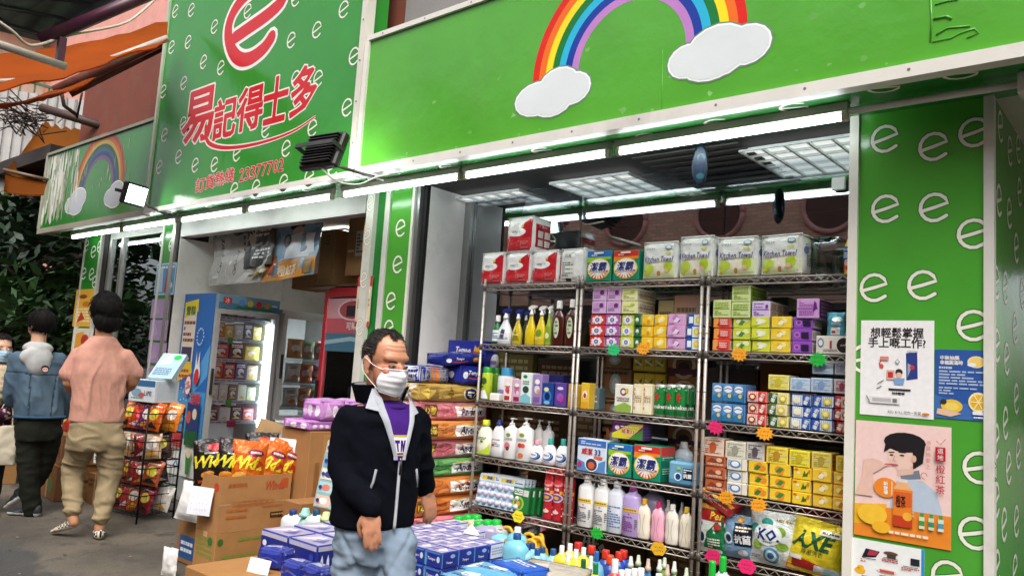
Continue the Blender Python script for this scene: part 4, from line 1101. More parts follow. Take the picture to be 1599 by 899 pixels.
# ---------------------------------------------------------------- small carton packs in columns
W_, K_ = 'f4f2ea', '2b2a2a'
def fr(base, blob, side, txt=None, leaf=None, sfrac=.0, scol=None, tcol=None, seed=0):
 rr = random.Random(seed); o = [('r', 0, 0, 1, 1, base)]
 for q in range(3): o.append(('e', .35+.45*rr.random(), .25+.5*rr.random(), .12+.1*rr.random(), .2+.14*rr.random(), rr.choice([blob, side])))
 if leaf: o.append(('p', [(.3, .3), (.5, .75), (.72, .6), (.55, .25)], leaf))
 if scol: o.append(('r', 0 if sfrac > 0 else 1+sfrac, 0, sfrac if sfrac > 0 else 1, 1, scol))
 if txt: o.append(('t', txt, .5 if not scol else (sfrac/2 if sfrac > 0 else 1+sfrac/2), .5, .42, tcol or W_, {'b': .04, 'w': .4 if not scol else abs(sfrac)*.85}))
 o.append(('n', .06, .06, .4, .2, 1, tcol or side))
 return o
def white_ring(base, c1, c2):
 o = [('r', 0, 0, 1, 1, base)]
 for i in range(7): o.append(('e', .5+.3*math.cos(i*.9), .5+.3*math.sin(i*.9), .12, .17, 'efe6ea'))
 return o+[('e', .5, .5, .24, .32, 'f5f2f4'), ('e', .5, .5, .17, .24, c1), ('e', .5, .5, .08, .12, c2), ('r', .05, .06, .3, .16, c2)]
def columns(spec, shelf, d, kind, name, cat, group, where):
 """spec: (px0, px1, ptop, n, colour, art, what, side_colour)"""
 for ci_, (a, b, tp, n, c, art, what) in enumerate(spec):
  x, z, w_, h = slot(a, b, tp, SHZ[shelf])
  ph = h/n
  nm = {1: ['alone'], 2: ['lower of its pair', 'upper of its pair'], 3: ['lowest of three', 'middle of three', 'highest of three']}[n]
  for k in range(n):
   place(carton(w_*.965, ph*.98, d, c, art, [('r', .02, .04, .98, .96, 'd9d2c8'), ('n', .1, .2, .9, .8, 3, '8d857c')]), name, what+', '+nm[k]+', '+where, cat, (x+random.uniform(-.0025, .0025), YF+d/2+.012+random.uniform(0, .014), z+.003+ph*k), random.uniform(-.035, .035), group)
rk2 = 'second shelf of the middle rack'
columns([(917, 940, 491, 3, 'c9302f', white_ring('d2372f', '6a5a9a', 'b9b4c8'), 'red soap pack with white ring'),
   (941, 963, 491, 3, 'a64fa0', white_ring('b05cab', '5b5aa6', 'b7b2d0'), 'purple soap pack with white ring'),
   (965, 985, 491, 3, 'c7cf3a', white_ring('cfd545', '4a7a9a', 'aab8d0'), 'lime green soap pack with white ring'),
   (986, 996, 491, 3, '1f6a35', [('r', 0, 0, 1, 1, '1f6a35'), ('e', .5, .5, .3, .25, 'e9ecd8'), ('r', .3, .3, .7, .4, '1f6a35')], 'narrow dark green soap pack'),
   (997, 1015, 491, 3, 'eec22c', fr('f0c530', 'f6e27a', 'd89a20', None, None, 0, None, None, 2), 'yellow lemon soap pack'),
   (1016, 1036, 491, 3, 'f0c02a', fr('f2c42e', 'f8ea8a', 'e07a2a', None, 'f6efc0', 0, None, None, 5), 'yellow honey soap pack'),
   (1038, 1067, 490, 3, 'd9a3cf', fr('dba8d2', 'c684bd', '6d3f7a', None, 'f0dfee', 0, None, None, 8), 'pale lilac soap pack'),
   (1068, 1093, 490, 3, '2457ab', [('r', 0, 0, .38, 1, '2457ab'), ('r', .38, 0, 1, 1, 'dfe8ee'), ('r', .05, .2, .33, .8, 'f2f4f6'), ('e', .7, .5, .22, .34, 'e8cf3a'), ('e', .7, .5, .12, .2, 'f2e98a')], 'blue daisy soap pack')], 1, .1, 'soap', 'soap_pack', 'soap pack', 'soap packs on the middle rack', rk2)
def stacktop(a, b, tp, zb, n, c, art, what, side, shelfname, d=.14, nm='soap_pack', cat='soap pack', grp=None, Y=YF+.01):
 x0, x1 = solve(a, zb, Y), solve(b, zb, Y); h = aty((a+b)/2, tp, Y).z-zb; ph = h/n
 for k in range(n):
  place(carton((x1-x0)*.985, ph*.98, d, c, art, side), nm, what+(', ' + ['lower', 'upper', 'third', 'topmost'][k]+' one' if n > 1 else '')+', '+shelfname, cat, ((x0+x1)/2, Y+d/2+.004, zb+ph*k+.002), random.uniform(-.02, .02), grp)
zt = SHZ[1]+.195
pink = [('r', 0, 0, 1, 1, 'd7b2d8'), ('r', .1, .55, .9, .9, 'c69aca'), ('e', .7, .65, .16, .22, '6a2472'), ('n', .1, .15, .6, .4, 2, '8a4a92'), ('r', .05, .46, .95, .5, 'b083b6')]
stacktop(923, 945, 450, zt, 2, 'd7b2d8', pink, 'pink soap pack over the red column', (), rk2, grp='pink wrapped soap packs')
stacktop(946, 968, 450, zt, 2, 'd7b2d8', pink, 'pink soap pack over the purple column', (), rk2, grp='pink wrapped soap packs')
stacktop(969, 994, 450, zt, 2, 'e3e3a2', [('r', 0, 0, 1, 1, 'e6e6aa'), ('n', .1, .1, .85, .45, 3, '7a8a3a'), ('e', .7, .7, .15, .14, 'a9c23a'), ('r', .1, .55, .6, .66, 'c6cc4a')], 'pale yellow soap pack', [('r', 0, 0, 1, 1, 'd9d3c4'), ('r', 0, .47, 1, .53, '8c857a'), ('n', .1, .15, .9, .85, 4, '8d8778')], rk2, d=.2, grp='pale yellow soap packs')
for i, (a, b, tp, c) in enumerate([(1026, 1050, 470, 'b9b38a'), (1051, 1090, 462, 'c3a58c')]):
 x0, x1 = solve(a, SHZ[1], 4.02), solve(b, SHZ[1], 4.02)
 place(carton(x1-x0, aty(a, tp, 4.02).z-SHZ[1], .08, c, [('n', .1, .2, .9, .8, 4, '6f6a4a'), ('r', 0, .6, 1, .66, 'a34a2a')]), 'soap_pack', ['dull green', 'dull brown'][i]+' pack at the back behind the yellow and lilac soap', 'soap pack', ((x0+x1)/2, 4.05, SHZ[1]+.003))
# right rack, second shelf
rk3 = 'second shelf of the pillar-side rack'
blob = lambda b1, b2, t, s: fr(b1, b2, t, None, s, 0, None, None, len(b1+b2+t)+int(b2, 16) % 17)
columns([(1110, 1138, 494, 3, 'e4523a', [('r', 0, 0, 1, 1, 'e8563e'), ('r', 0, 0, .3, 1, 'f0a24e'), ('p', [(.2, .2), (.5, .85), (.9, .9), (.95, .15), (.6, .05)], 'c41f30'), ('e', .62, .5, .2, .28, 'dd6a6e'), ('n', .4, .2, .9, .8, 3, 'f2d2c8')], 'red peach drink pack'),
   (1140, 1168, 494, 3, 'c6d23c', blob('c9d540', 'a4c138', 'e8ecc0', '4e8a34'), 'green pear drink pack'),
   (1170, 1199, 494, 3, 'd4d83c', blob('d7db3e', 'e9efc8', '6f9a34', 'f2f3dc'), 'lime drink pack with white splash'),
   (1201, 1233, 494, 3, 'f0cb2e', blob('f2cf34', 'e79a3a', 'f4e9a0', 'f7f0c0'), 'yellow pineapple drink pack'),
   (1234, 1266, 494, 3, '8b4bb4', [('r', 0, 0, 1, 1, '9353bb'), ('e', .25, .5, .17, .25, 'c77ac2'), ('e', .25, .5, .1, .15, '7a3fa0')]+[('e', .55+.1*(i % 4), .25+.2*(i//4), .07, .12, '33204a') for i in range(12)], 'purple grape drink pack')], 1, .12, 'drink', 'drink_pack', 'drink pack', 'drink carton packs on the right rack', rk3)
zt = SHZ[1]+.172
lg = [('r', 0, 0, 1, 1, 'cfdd9a'), ('r', .05, .47, .95, .53, '7f9a3a'), ('n', .1, .55, .9, .9, 3, '8fae2e'), ('n', .1, .1, .9, .42, 3, '8fae2e'), ('r', .1, .56, .45, .62, '9cc02c')]
lgs = [('r', 0, 0, 1, 1, '7c9a2e'), ('n', .1, .1, .9, .9, 4, '3c5a1e'), ('r', 0, .48, 1, .52, '4c6a22')]
stacktop(1112, 1140, 468, zt, 1, 'cfdd9a', lg, 'pale green drink pack lying over the red column', (), rk3, grp='pale green drink packs', nm='drink_pack', cat='drink pack')
stacktop(1141, 1171, 446, zt, 2, 'cfdd9a', lg, 'pale green drink pack over the pear column', lgs, rk3, d=.2, grp='pale green drink packs', nm='drink_pack', cat='drink pack')
pu = [('r', 0, 0, 1, 1, 'd9c6e6'), ('r', .04, .46, .96, .54, '8d5ab0'), ('n', .1, .58, .7, .92, 3, '7a46a0'), ('n', .1, .1, .7, .4, 3, '7a46a0'), ('e', .85, .7, .08, .12, '6f2f8f')]
pus = [('r', 0, 0, 1, 1, 'b6aba4'), ('r', 0, .47, 1, .53, '6f675f')]+[('r', .05+.32*i, .55, .3+.32*i, .9, '84796f') for i in range(3)]+[('r', .05+.32*i, .1, .3+.32*i, .42, '84796f') for i in range(3)]
stacktop(1173, 1202, 470, zt, 1, 'd9c6e6', pu, 'lilac drink pack with grey side over the lime column', pus, rk3, d=.24, nm='drink_pack', cat='drink pack')
stacktop(1243, 1279, 466, zt, 1, 'cf9fd8', [('r', 0, 0, 1, 1, 'd2a4da'), ('r', .03, .46, .97, .52, '7a2f92'), ('n', .1, .56, .8, .92, 4, '9a3fa8'), ('n', .1, .1, .8, .42, 4, '9a3fa8'), ('p', [(.75, .3), (.95, .5), (.9, .8), (.8, .9)], '6a1f80')], 'violet grape drink pack on top of the purple column', [('r', 0, 0, 1, 1, '4a2456'), ('n', .1, .1, .9, .9, 4, '8a6a92')], rk3, d=.2, nm='drink_pack', cat='drink pack')
x, z, w_, h = slot(1272, 1331, 525, SHZ[1])
place(carton(w_*.98, h, .1, 'dcd6cb', [('r', 0, 0, 1, 1, 'ded8cd'), ('e', .77, .5, .2, .44, '241c1c'), ('t', 'soft', .77, .52, .16, 'e7ded2', {'s': .2, 'w': .3}), ('e', .12, .62, .09, .28, '5a7a9a'), ('e', .12, .62, .06, .18, 'e4e0d6'), ('r', .38, .3, .44, .75, 'a63a3a'), ('n', .2, .12, .6, .26, 2, '7a7068')]), 'soap_box', 'white soap box with round black emblem, second shelf by the pillar', 'soap box', (x, YF+.06, z+.003))
x, z, w_, h = slot(1283, 1312, 487, SHZ[1]+.075)
place(pouch(w_, h, .04, '4fa0b4', [('r', .1, .08, .95, .95, '56a8bb'), ('e', .62, .72, .3, .1, 'dff0f2'), ('r', .25, .15, .75, .42, 'e9e6e0'), ('r', .3, .2, .5, .3, 'c8393a'), ('n', .3, .5, .85, .6, 2, 'f0f4f4')], 'foil', 2), 'refill_packet', 'teal refill packet standing behind the round-emblem soap box', 'packet', (x, YF+.07, SHZ[1]+.08), .1)
x, z, w_, h = slot(1309, 1330, 489, SHZ[1]+.08)
place(pouch(w_, h, .035, 'b9b2a6', [('n', .1, .55, .9, .9, 4, '4a4440'), ('r', .2, .36, .8, .5, '3a3634'), ('n', .15, .1, .85, .3, 3, '5c5650')], 'foil', 5), 'refill_packet', 'grey refill packet leaning beside the teal one', 'packet', (x, YF+.075, SHZ[1]+.08), 0, rot=(0, R(12), 0))
# third shelf, rack c
rk3b = 'third shelf of the pillar-side rack'
str_ = lambda base, lead, blob_, flip=False: [('r', 0, 0, 1, 1, 'eeece2')]+[('r', i/9+.02, 0, i/9+.06, 1, blob_) for i in range(9)]+([('r', .0, 0, .42, 1, base)] if flip else [('r', .58, 0, 1, 1, base)])+[('t', '維他', .21 if flip else .79, .5, .4, 'f4f2ea', {'b': .03, 'rot': 1.2, 'w': .5}), ('e', .72 if flip else .28, .5, .2, .33, lead), ('e', .72 if flip else .28, .5, .12, .2, 'f3e9b0')]
columns([(1163, 1195, 611, 3, 'd33a30', str_('d23a30', 'b0202a', 'e3a29a'), 'red and cream striped soy drink pack'),
   (1197, 1228, 613, 3, 'dbc83a', str_('2c6a3c', 'e2cf2e', 'e2cf5a', True), 'green and yellow striped soy drink pack'),
   (1231, 1264, 616, 3, '2a5cb0', str_('2a5cb0', 'f2f0ea', 'a9c4e2'), 'blue cotton flower soy drink pack'),
   (1265, 1299, 618, 3, '2a5cb0', str_('2a5cb0', 'e4d23a', '8fb2dc', True), 'blue striped lemon soy drink pack'),
   (1301, 1327, 619, 3, 'c23230', str_('c23230', '8a4a2a', 'd8a08a', True), 'deep red soy drink pack')], 2, .13, 'drink', 'drink_pack', 'drink pack', 'soy drink packs on the right rack', rk3b)
zt = SHZ[2]+.183
lt_ = lambda c, k: [('r', 0, 0, 1, 1, c), ('r', .02, .46, .98, .53, 'b9b9ac'), ('n', .1, .58, .9, .92, 3, k), ('n', .1, .1, .9, .42, 3, k), ('e', .5, .5, .18, .3, k)]
sp2 = [('r', 0, 0, 1, 1, 'b8bcc0'), ('n', .1, .1, .9, .9, 4, '7f868c')]
stacktop(1198, 1231, 585, zt, 1, 'e6dd7a', lt_('e6dd7a', 'c9b92e'), 'pale yellow drink pack over the green striped column', sp2, rk3b, nm='drink_pack', cat='drink pack')
stacktop(1232, 1264, 590, zt, 1, 'bfd3e6', lt_('bfd3e6', '8aa9cc'), 'pale blue drink pack over the cotton flower column', sp2, rk3b, nm='drink_pack', cat='drink pack')
stacktop(1265, 1299, 590, zt, 1, 'bccfe4', lt_('bccfe4', '7f9cc4'), 'pale blue drink pack over the lemon column', sp2, rk3b, nm='drink_pack', cat='drink pack')
stacktop(1301, 1327, 592, zt, 1, 'c8c2c6', lt_('c8c2c6', 'a03a4a'), 'greyish drink pack over the deep red column', sp2, rk3b, nm='drink_pack', cat='drink pack')
zt2 = zt+.088
stacktop(1267, 1300, 563, zt2, 1, 'c2d4e6', lt_('c2d4e6', '86a4c8'), 'pale blue drink pack, highest under the green tag', sp2, rk3b, nm='drink_pack', cat='drink pack')
stacktop(1303, 1327, 564, zt2, 1, 'b9bcc6', lt_('b9bcc6', '8c90a0'), 'grey blue drink pack, highest beside the green pillar', sp2, rk3b, nm='drink_pack', cat='drink pack')
# blue milk cartons, wrapped six and six
x, z, w_, h = slot(1107, 1161, 598, SHZ[2])
for k in range(2):
 ar_ = []
 for i in range(3):
  u = i/3
  ar_ += [('r', u+.01, .04, u+.32, .96, '5f93c6'), ('p', [(u+.01, .04), (u+.32, .04), (u+.32, .4), (u+.18, .5), (u+.01, .32)], '2f78a8'), ('e', u+.17, .72, .13, .2, 'e9eff4'), ('l', [(u+.06, .7), (u+.16, .78), (u+.28, .72)], .05, '31418f'), ('e', u+.22, .35, .05, .12, 'e6c66a'), ('r', u+.32, 0, u+.334, 1, '25507c')]
 place(carton(w_*.97, h*.47, .13, '4e86bd', ar_), 'milk_pack', 'blue three-carton milk pack, '+['lower', 'upper']['01'.index(str(k))]+' of the two by the rack post', 'milk pack', (x, YF+.08, z+.004+k*h*.5), 0, 'blue milk packs')
# fourth shelf, rack c
rk3c = 'fourth shelf of the pillar-side rack'
ye = lambda sd, leaf, b1='f1c92e': fr(b1, 'e58f2a', 'f5e68c', None, leaf, 0, None, None, sd)
columns([(1096, 1129, 710, 3, 'b55a35', [('r', 0, 0, 1, 1, 'bb6038'), ('p', [(.05, .3), (.3, .8), (.6, .5), (.95, .9), (.9, .2), (.5, .3)], '8a3e22'), ('n', .1, .1, .9, .3, 2, 'ecd9c8'), ('e', .7, .6, .15, .2, 'e2b89a')], 'brown malt drink pack'),
   (1131, 1163, 716, 3, 'e2ddd0', [('r', 0, 0, 1, 1, 'e6e1d4'), ('e', .42, .5, .3, .38, '4f86c0'), ('e', .42, .55, .2, .25, 'e9eef2'), ('r', .74, 0, .8, 1, 'c9b46a'), ('n', .05, .1, .3, .9, 4, '8a9aa8')], 'white blue-circle milk drink pack'),
   (1165, 1195, 720, 3, 'f0c92c', ye(3, '2f7a3a'), 'lemon tea pack with green leaf'),
   (1197, 1231, 724, 3, 'f0c72a', ye(11, '3a8a3c', 'f2cc34'), 'lemon tea pack with green swirl'),
   (1234, 1264, 730, 3, 'efc428', [('r', 0, 0, 1, 1, 'f2cd30'), ('e', .3, .55, .1, .14, 'e8e2c4'), ('p', [(.5, .2), (.62, .8), (.72, .5), (.85, .75), (.8, .3)], '3d6a2a'), ('r', .05, .75, .25, .92, 'd8622a'), ('r', .86, .6, .98, .9, 'e07a2a')], 'yellow chrysanthemum tea pack'),
   (1265, 1296, 733, 3, 'eec12a', ye(19, 'f4ecd0', 'f0c436'), 'yellow honey tea pack'),
   (1298, 1326, 738, 3, 'e9b428', ye(23, 'c87a2a', 'ecb83a'), 'orange yellow tea pack')], 3, .13, 'tea', 'tea_pack', 'tea pack', 'tea carton packs on the right rack', rk3c)
zt = SHZ[3]+.176
for a, b, tp, c, k, lb in [(1096, 1129, 683, 'e2cbb8', 'bb5a2c', 'white and orange malt pack lying over the brown column'), (1131, 1163, 689, 'dcd8c4', '9a9a86', 'cream pack lying over the blue circle column'), (1164, 1193, 691, 'cfcac4', '5a5558', 'greyish pack lying over the green leaf column'), (1195, 1229, 698, 'ead64e', 'b88a2a', 'yellow pack lying over the green swirl column'), (1231, 1264, 703, 'ebdc3e', 'c2b02a', 'bright yellow pack lying over the chrysanthemum tea'), (1266, 1298, 706, 'e3cf62', 'b09a3a', 'dull yellow pack lying over the honey tea'), (1304, 1327, 712, 'e0c64a', 'b8962a', 'yellow pack lying over the orange tea by the pillar')]:
 stacktop(a, b, tp, zt, 1, c, lt_(c, k), lb, [('r', 0, 0, 1, 1, 'c98a3a'), ('n', .1, .1, .9, .9, 3, '8a5a2a')], rk3c, d=.12, nm='tea_pack', cat='tea pack')
# ---------------------------------------------------------------- rack a second shelf: sprays and brown bottles
def bt(a, b, tp, zs, lb, nm, Y=YF+.05, rz=0, grp=None, **k):
 x, z, w_, h = slot(a, b, tp, zs, Y)
 return place(bottle(h, w_, **k), nm, lb, 'bottle', (x, Y+k.get('dy', 0) if 'dy' in k else Y, z+.002), rz, grp)
z1 = SHZ[1]
bt(770, 781, 493, z1, 'small green bottle with white cap at the end of the second shelf', 'cleaner_bottle', c='1f6a3a', prof=PF_DISH, cap=('screw', 'f2f2ee', .2, .55), art=[('r', 0, 0, 1, 1, 'dfe9e0'), ('n', .1, .2, .9, .8, 4, '2a5aa0')])
bt(778, 798, 482, z1, 'white spray bottle with dark blue trigger, second shelf', 'spray_bottle', c='e4e6ea', prof=PF_SPRAY, sy=.6, cap=('trigger', '23307c', .28, .32), art=[('r', 0, 0, 1, 1, 'eef0f2'), ('t', '滴露', .5, .55, .4, '39415c', {'b': .04, 'rot': 1.4}), ('n', .1, .1, .9, .3, 2, '7a8090')])
bt(800, 814, 483, z1, 'clear yellow spray bottle with dark blue trigger', 'spray_bottle', c='cdb92a', prof=PF_SPRAY, sy=.6, m='gloss', cap=('trigger', '23307c', .28, .34), art=[('p', [(.1, .1), (.5, .9), (.9, .1)], '8a7a1a'), ('n', .2, .3, .8, .6, 2, 'efe9b0')])
bt(814, 824, 486, z1, 'dark spray bottle with blue trigger behind the yellow sprays', 'spray_bottle', Y=YF+.09, c='3a3f2c', prof=PF_SPRAY, sy=.6, cap=('trigger', '2a3a8c', .26, .34))
bt(820, 835, 477, z1, 'yellow spray bottle with white trigger, first of two', 'spray_bottle', c='e0c41a', prof=PF_SPRAY, sy=.65, m='gloss', cap=('trigger', 'f0efe8', .24, .34), grp=None)
bt(836, 851, 478, z1, 'yellow spray bottle with white trigger and green label, second of two', 'spray_bottle', c='e2c81e', prof=PF_SPRAY, sy=.65, m='gloss', cap=('trigger', 'f0efe8', .24, .34), art=[('e', .5, .6, .28, .25, '6f9a2a'), ('n', .2, .1, .8, .3, 2, 'f2efc8')])
bt(851, 860, 478, z1, 'lime green spray bottle squeezed between yellow spray and brown bottle', 'spray_bottle', c='a3b83a', prof=PF_SPRAY, sy=.8, cap=('trigger', 'efeee6', .2, .34), art=[('r', 0, 0, 1, 1, '7fa032'), ('e', .5, .4, .3, .2, 'dfe8b0')])
for a, b, tp, lb in [(861, 880, 470, 'brown disinfectant bottle with white cap, half behind its twin'), (881, 902, 468, 'brown disinfectant bottle with white cap beside the rack post')]:
 bt(a, b, tp, z1, lb, 'disinfectant_bottle', c='4a1f14', prof=[(.95, 0), (1, .02), (1, .72), (.85, .84), (.4, .92), (.36, 1)], sy=.5, m='gloss', cap=('screw', 'f2f1ec', .17, .42), art=[('e', .5, .5, .2, .42, 'cdd6b8'), ('n', .38, .2, .62, .8, 4, '4a6a2a')], rng=(.15, .8))
# third shelf rack a: cans and boxes
z2 = SHZ[2]
bt(753, 765, 573, z2, 'lime spray can with green cap at the end of the third shelf', 'spray_can', c='b9cf2e', prof=PF_CAN, cap=('screw', '2f9a2f', .16, .95), m='gloss', art=[('e', .5, .7, .3, .14, '3a5a2a'), ('p', [(0, 0), (1, 0), (.7, .35), (.2, .3)], 'e8ecec'), ('n', .1, .42, .9, .52, 1, '3a5a1a')], rng=(.05, .95))
bt(768, 778, 574, z2, 'green spray can standing behind the box row, third shelf', 'spray_can', Y=YF+.15, c='6a9a2e', prof=PF_CAN, cap=('screw', '2a7a2c', .16, .95), m='gloss')
bt(779, 800, 574, z2, 'white air freshener can with sky blue cap', 'spray_can', Y=YF+.15, c='e9edf2', prof=PF_CAN, cap=('screw', '49a6dc', .25, .7), m='gloss', art=[('e', .5, .5, .3, .2, '8a8ac0'), ('n', .2, .1, .8, .3, 3, '70789a')])
def fbox(a, b, tp, lb, c, art, d=.07, zs=z2, nm='freshener_box', cat='box', dy=0, rz=0):
 x, z, w_, h = slot(a, b, tp, zs, YF+dy)
 place(carton(w_*.96, h, d, c, art, [('r', .05, .05, .95, .95, c)]), nm, lb, cat, (x, YF+dy+d/2+.01, z+.003), rz)
fl_ = lambda c1, c2, c3: [('e', .5, .75, .28, .09, 'f3f0ee'), ('e', .5, .5, .3, .14, c1), ('e', .62, .42, .16, .09, c2), ('r', .15, .06, .85, .24, c3), ('n', .15, .6, .85, .68, 1, c3)]
fbox(783, 796, 590, 'small white box with red flower print, third shelf', 'efe4e0', fl_('d05a6a', 'c2303a', 'a82a32'))
fbox(797, 811, 592, 'small pink box with dark red base, third shelf', 'd9b2cc', fl_('c26aa0', 'e9d2e2', '9a2440'))
fbox(809, 827, 582, 'tall white and teal freshener box, third shelf', 'e3eee8', [('e', .4, .88, .2, .06, '2f7a4a'), ('e', .5, .45, .3, .12, '2a4a4a'), ('p', [(0, 0), (1, 0), (1, .2), (.5, .32), (0, .22)], '7fc0cc'), ('n', .2, .6, .8, .75, 2, '4a8a6a')], d=.08)
fbox(828, 843, 584, 'lilac freshener box with flowers, third shelf', '9d86bd', fl_('e8e0ee', 'd9a93a', '7a5aa0'))
fbox(843, 861, 598, 'dark blue freshener box with swirl, third shelf', '1d3f86', [('e', .5, .4, .42, .3, '2f7ac0'), ('e', .5, .4, .26, .18, '12235c'), ('e', .4, .72, .24, .1, 'd9dca0'), ('e', .5, .12, .3, .08, '7fb8e0')])
fbox(863, 881, 598, 'purple freshener box with magenta flower, third shelf', '5a4096', [('e', .5, .4, .34, .18, '9a5ac0'), ('e', .6, .3, .2, .12, 'c03a86'), ('e', .5, .78, .3, .07, 'e2dcee')])
fbox(846, 876, 585, 'wide indigo box pushed behind the blue and purple boxes', '27286a', [('n', .1, .3, .9, .8, 3, '6a6ab0')], dy=.1)
fbox(884, 898, 600, 'yellow tin with red fruit, end of the third shelf', 'e5bb3a', [('e', .5, .55, .34, .16, 'f3ecd8'), ('e', .5, .52, .2, .1, 'b3372e'), ('r', 0, 0, 1, .26, 'd9a026')])
fbox(904, 917, 598, 'yellow tin with red fruit, start of the middle rack', 'e5bb3a', [('e', .5, .55, .34, .16, 'f3ecd8'), ('e', .5, .52, .2, .1, 'b3372e'), ('r', 0, 0, 1, .26, 'd9a026')])
fbox(918, 933, 606, 'grey blue tin beside the yellow tin', '5b7078', [('n', .1, .3, .9, .8, 4, 'c9d2d4')], dy=.06)
bx = MB(); bx.box(-.04, .04, -.03, .03, 0, .045, 'ece9e2', 'matte', ch=.004); bx.box(-.03, .03, -.022, .022, .0455, .05, 'd8d4ca', 'paper')
xx = solve(774, z2, YF+.03); props(put('soap_dish', bx, None, (xx, YF+.04, z2+.002)), 'small white tray in front of the spray cans', 'tray')
# milk / soy / beer on middle rack third shelf
x, z, w_, h = slot(957, 984, 600, z2)
place(carton(w_, h, .1, 'e9ead9', [('p', [(0, 0), (1, 0), (1, .25), (.6, .36), (0, .2)], '8fb04a'), ('e', .5, .74, .2, .14, '8a2a5a'), ('e', .5, .74, .11, .08, 'e9ead9'), ('e', .72, .78, .1, .1, 'd9b83a'), ('t', 'TWINSTAR', .5, .5, .08, '8a2a4a', {'b': .03, 'w': .8}), ('n', .15, .38, .85, .44, 1, '54504a')], [('n', .1, .2, .9, .8, 5, 'b9a89a')]), 'drink_carton', 'white and green drink carton with round emblem, middle rack third shelf', 'carton', (x, YF+.06, z+.003))
for k, (a, b) in enumerate([(986, 1001), (1001, 1015)]):
 x, z, w_, h = slot(a, b, 600, z2)
 place(carton(w_*.98, h, .09, 'ecdfb6', [('r', .2, .1, .8, .9, 'f0ead2'), ('t', '豆奶', .5, .5, .3, 'a06a3a', {'rot': 1.57, 'w': .7}), ('n', .05, .1, .18, .9, 5, 'c2563a')], [('r', .4, 0, .6, 1, 'c25a3a')]), 'drink_carton', 'cream soy milk carton, '+['next to the green drink carton', 'next to the green beer cans'][k], 'carton', (x, YF+.055, z+.003), 0, 'cream soy milk cartons')
beer = [('r', 0, 0, 1, 1, '157a32'), ('r', 0, .02, 1, .16, '115f28'), ('star', .5, .64, .2, .2, 'c9242a', 5, .4), ('l', [(.02, .34), (.3, .28), (.7, .28), (.98, .34)], .2, '0f4f24'), ('t', 'Heineken', .5, .3, .15, 'eef2ea', {'b': .03, 'w': .92}), ('l', [(.1, .9), (.5, .94), (.9, .9)], .03, 'cfe0d0'), ('n', .2, .82, .8, .88, 1, 'cfe0d0')]
nmz = ['front can nearest the soy milk', 'front can in the middle of its row', 'front can nearest the purple crates']
for k, (a, b) in enumerate([(1016, 1033), (1033, 1050), (1049, 1064)]):
 x, z, w_, h = slot(a, b, 600, z2)
 for j in range(2):
  place(bottle(h, .07, 'cfd4cf', [(.82, 0), (.98, .03), (1, .06), (1, .93), (.86, .985), (.86, 1)], ('screw', 'c9cdca', .02, .8), beer, (.05, .94), 170, m='metal', e=2.0), 'beer_can', 'green beer can with red star, '+(nmz[k] if j == 0 else nmz[k].replace('front', 'rear')), 'beer can', (x, YF+.05+.075*j, z+.002), -.25+.1*k, 'green beer cans in the shrink pack')
# fourth shelf rack a: hand wash and shower bottles
z3 = SHZ[3]
bt(745, 768, 655, z3, 'lime and white wash bottle with yellow cap, end of fourth shelf', 'wash_bottle', c='e9ecd6', prof=PF_HAND, sy=.6, cap=('screw', 'd7e23a', .14, .4), art=[('p', [(0, 0), (1, 0), (1, .6), (.75, .25), (.3, .08)], 'b5cf2e'), ('e', .5, .62, .1, .07, '5a8a2a'), ('n', .2, .7, .8, .85, 2, '6a7a5a')], rng=(.05, .7))
bt(767, 787, 655, z3, 'white wash bottle with navy cap, fourth shelf', 'wash_bottle', c='e9e9ea', prof=PF_HAND, sy=.6, cap=('cone', '24327e', .12, .34), art=[('n', .2, .3, .8, .9, 6, '8a8e98'), ('e', .35, .5, .1, .08, 'b02a3a')])
bt(787, 806, 652, z3, 'tall white pump bottle with pink flower label', 'pump_bottle', c='eeeeec', prof=PF_TALL, sy=.65, cap=('pump', 'f2f2f0', .16, .25), art=[('e', .5, .8, .16, .07, '7aa03a'), ('e', .45, .4, .22, .13, 'd67a8a'), ('e', .5, .3, .12, .08, '6a3a3a'), ('n', .2, .6, .8, .7, 2, '9a9a98')], rng=(.08, .85))
bt(807, 830, 652, z3, 'tall white pump bottle with red fruit label', 'pump_bottle', c='f0efec', prof=PF_TALL, sy=.65, cap=('pump', 'f2f2f0', .16, .25), art=[('e', .5, .82, .16, .07, '8aa03a'), ('e', .42, .45, .14, .08, 'c8302a'), ('e', .6, .45, .12, .08, 'd85a3a'), ('e', .5, .1, .16, .09, 'd96a3a'), ('n', .2, .6, .8, .7, 2, '9a9a98')], rng=(.08, .85))
bt(832, 846, 655, z3, 'white pump bottle standing behind the small hand wash, first', 'pump_bottle', Y=YF+.13, c='ecebe8', prof=PF_TALL, sy=.65, cap=('pump', 'f2f2f0', .16, .25))
bt(846, 862, 657, z3, 'white pump bottle with brown label behind the small hand wash', 'pump_bottle', Y=YF+.13, c='ecebe8', prof=PF_TALL, sy=.65, cap=('pump', 'f2f2f0', .16, .25), art=[('r', .3, .3, .7, .6, 'b06a4a')])
sw = [('e', .5, .5, .42, .36, '1d2a72'), ('e', .36, .58, .36, .3, 'f2f2f4'), ('t', 'Walex', .45, .6, .16, '2c4a9a', {'b': .04, 's': .2, 'w': .7}), ('l', [(.3, .2), (.6, .25), (.8, .5), (.78, .8)], .08, '5aa0d8'), ('n', .3, .02, .7, .1, 1, '8a6a8a')]
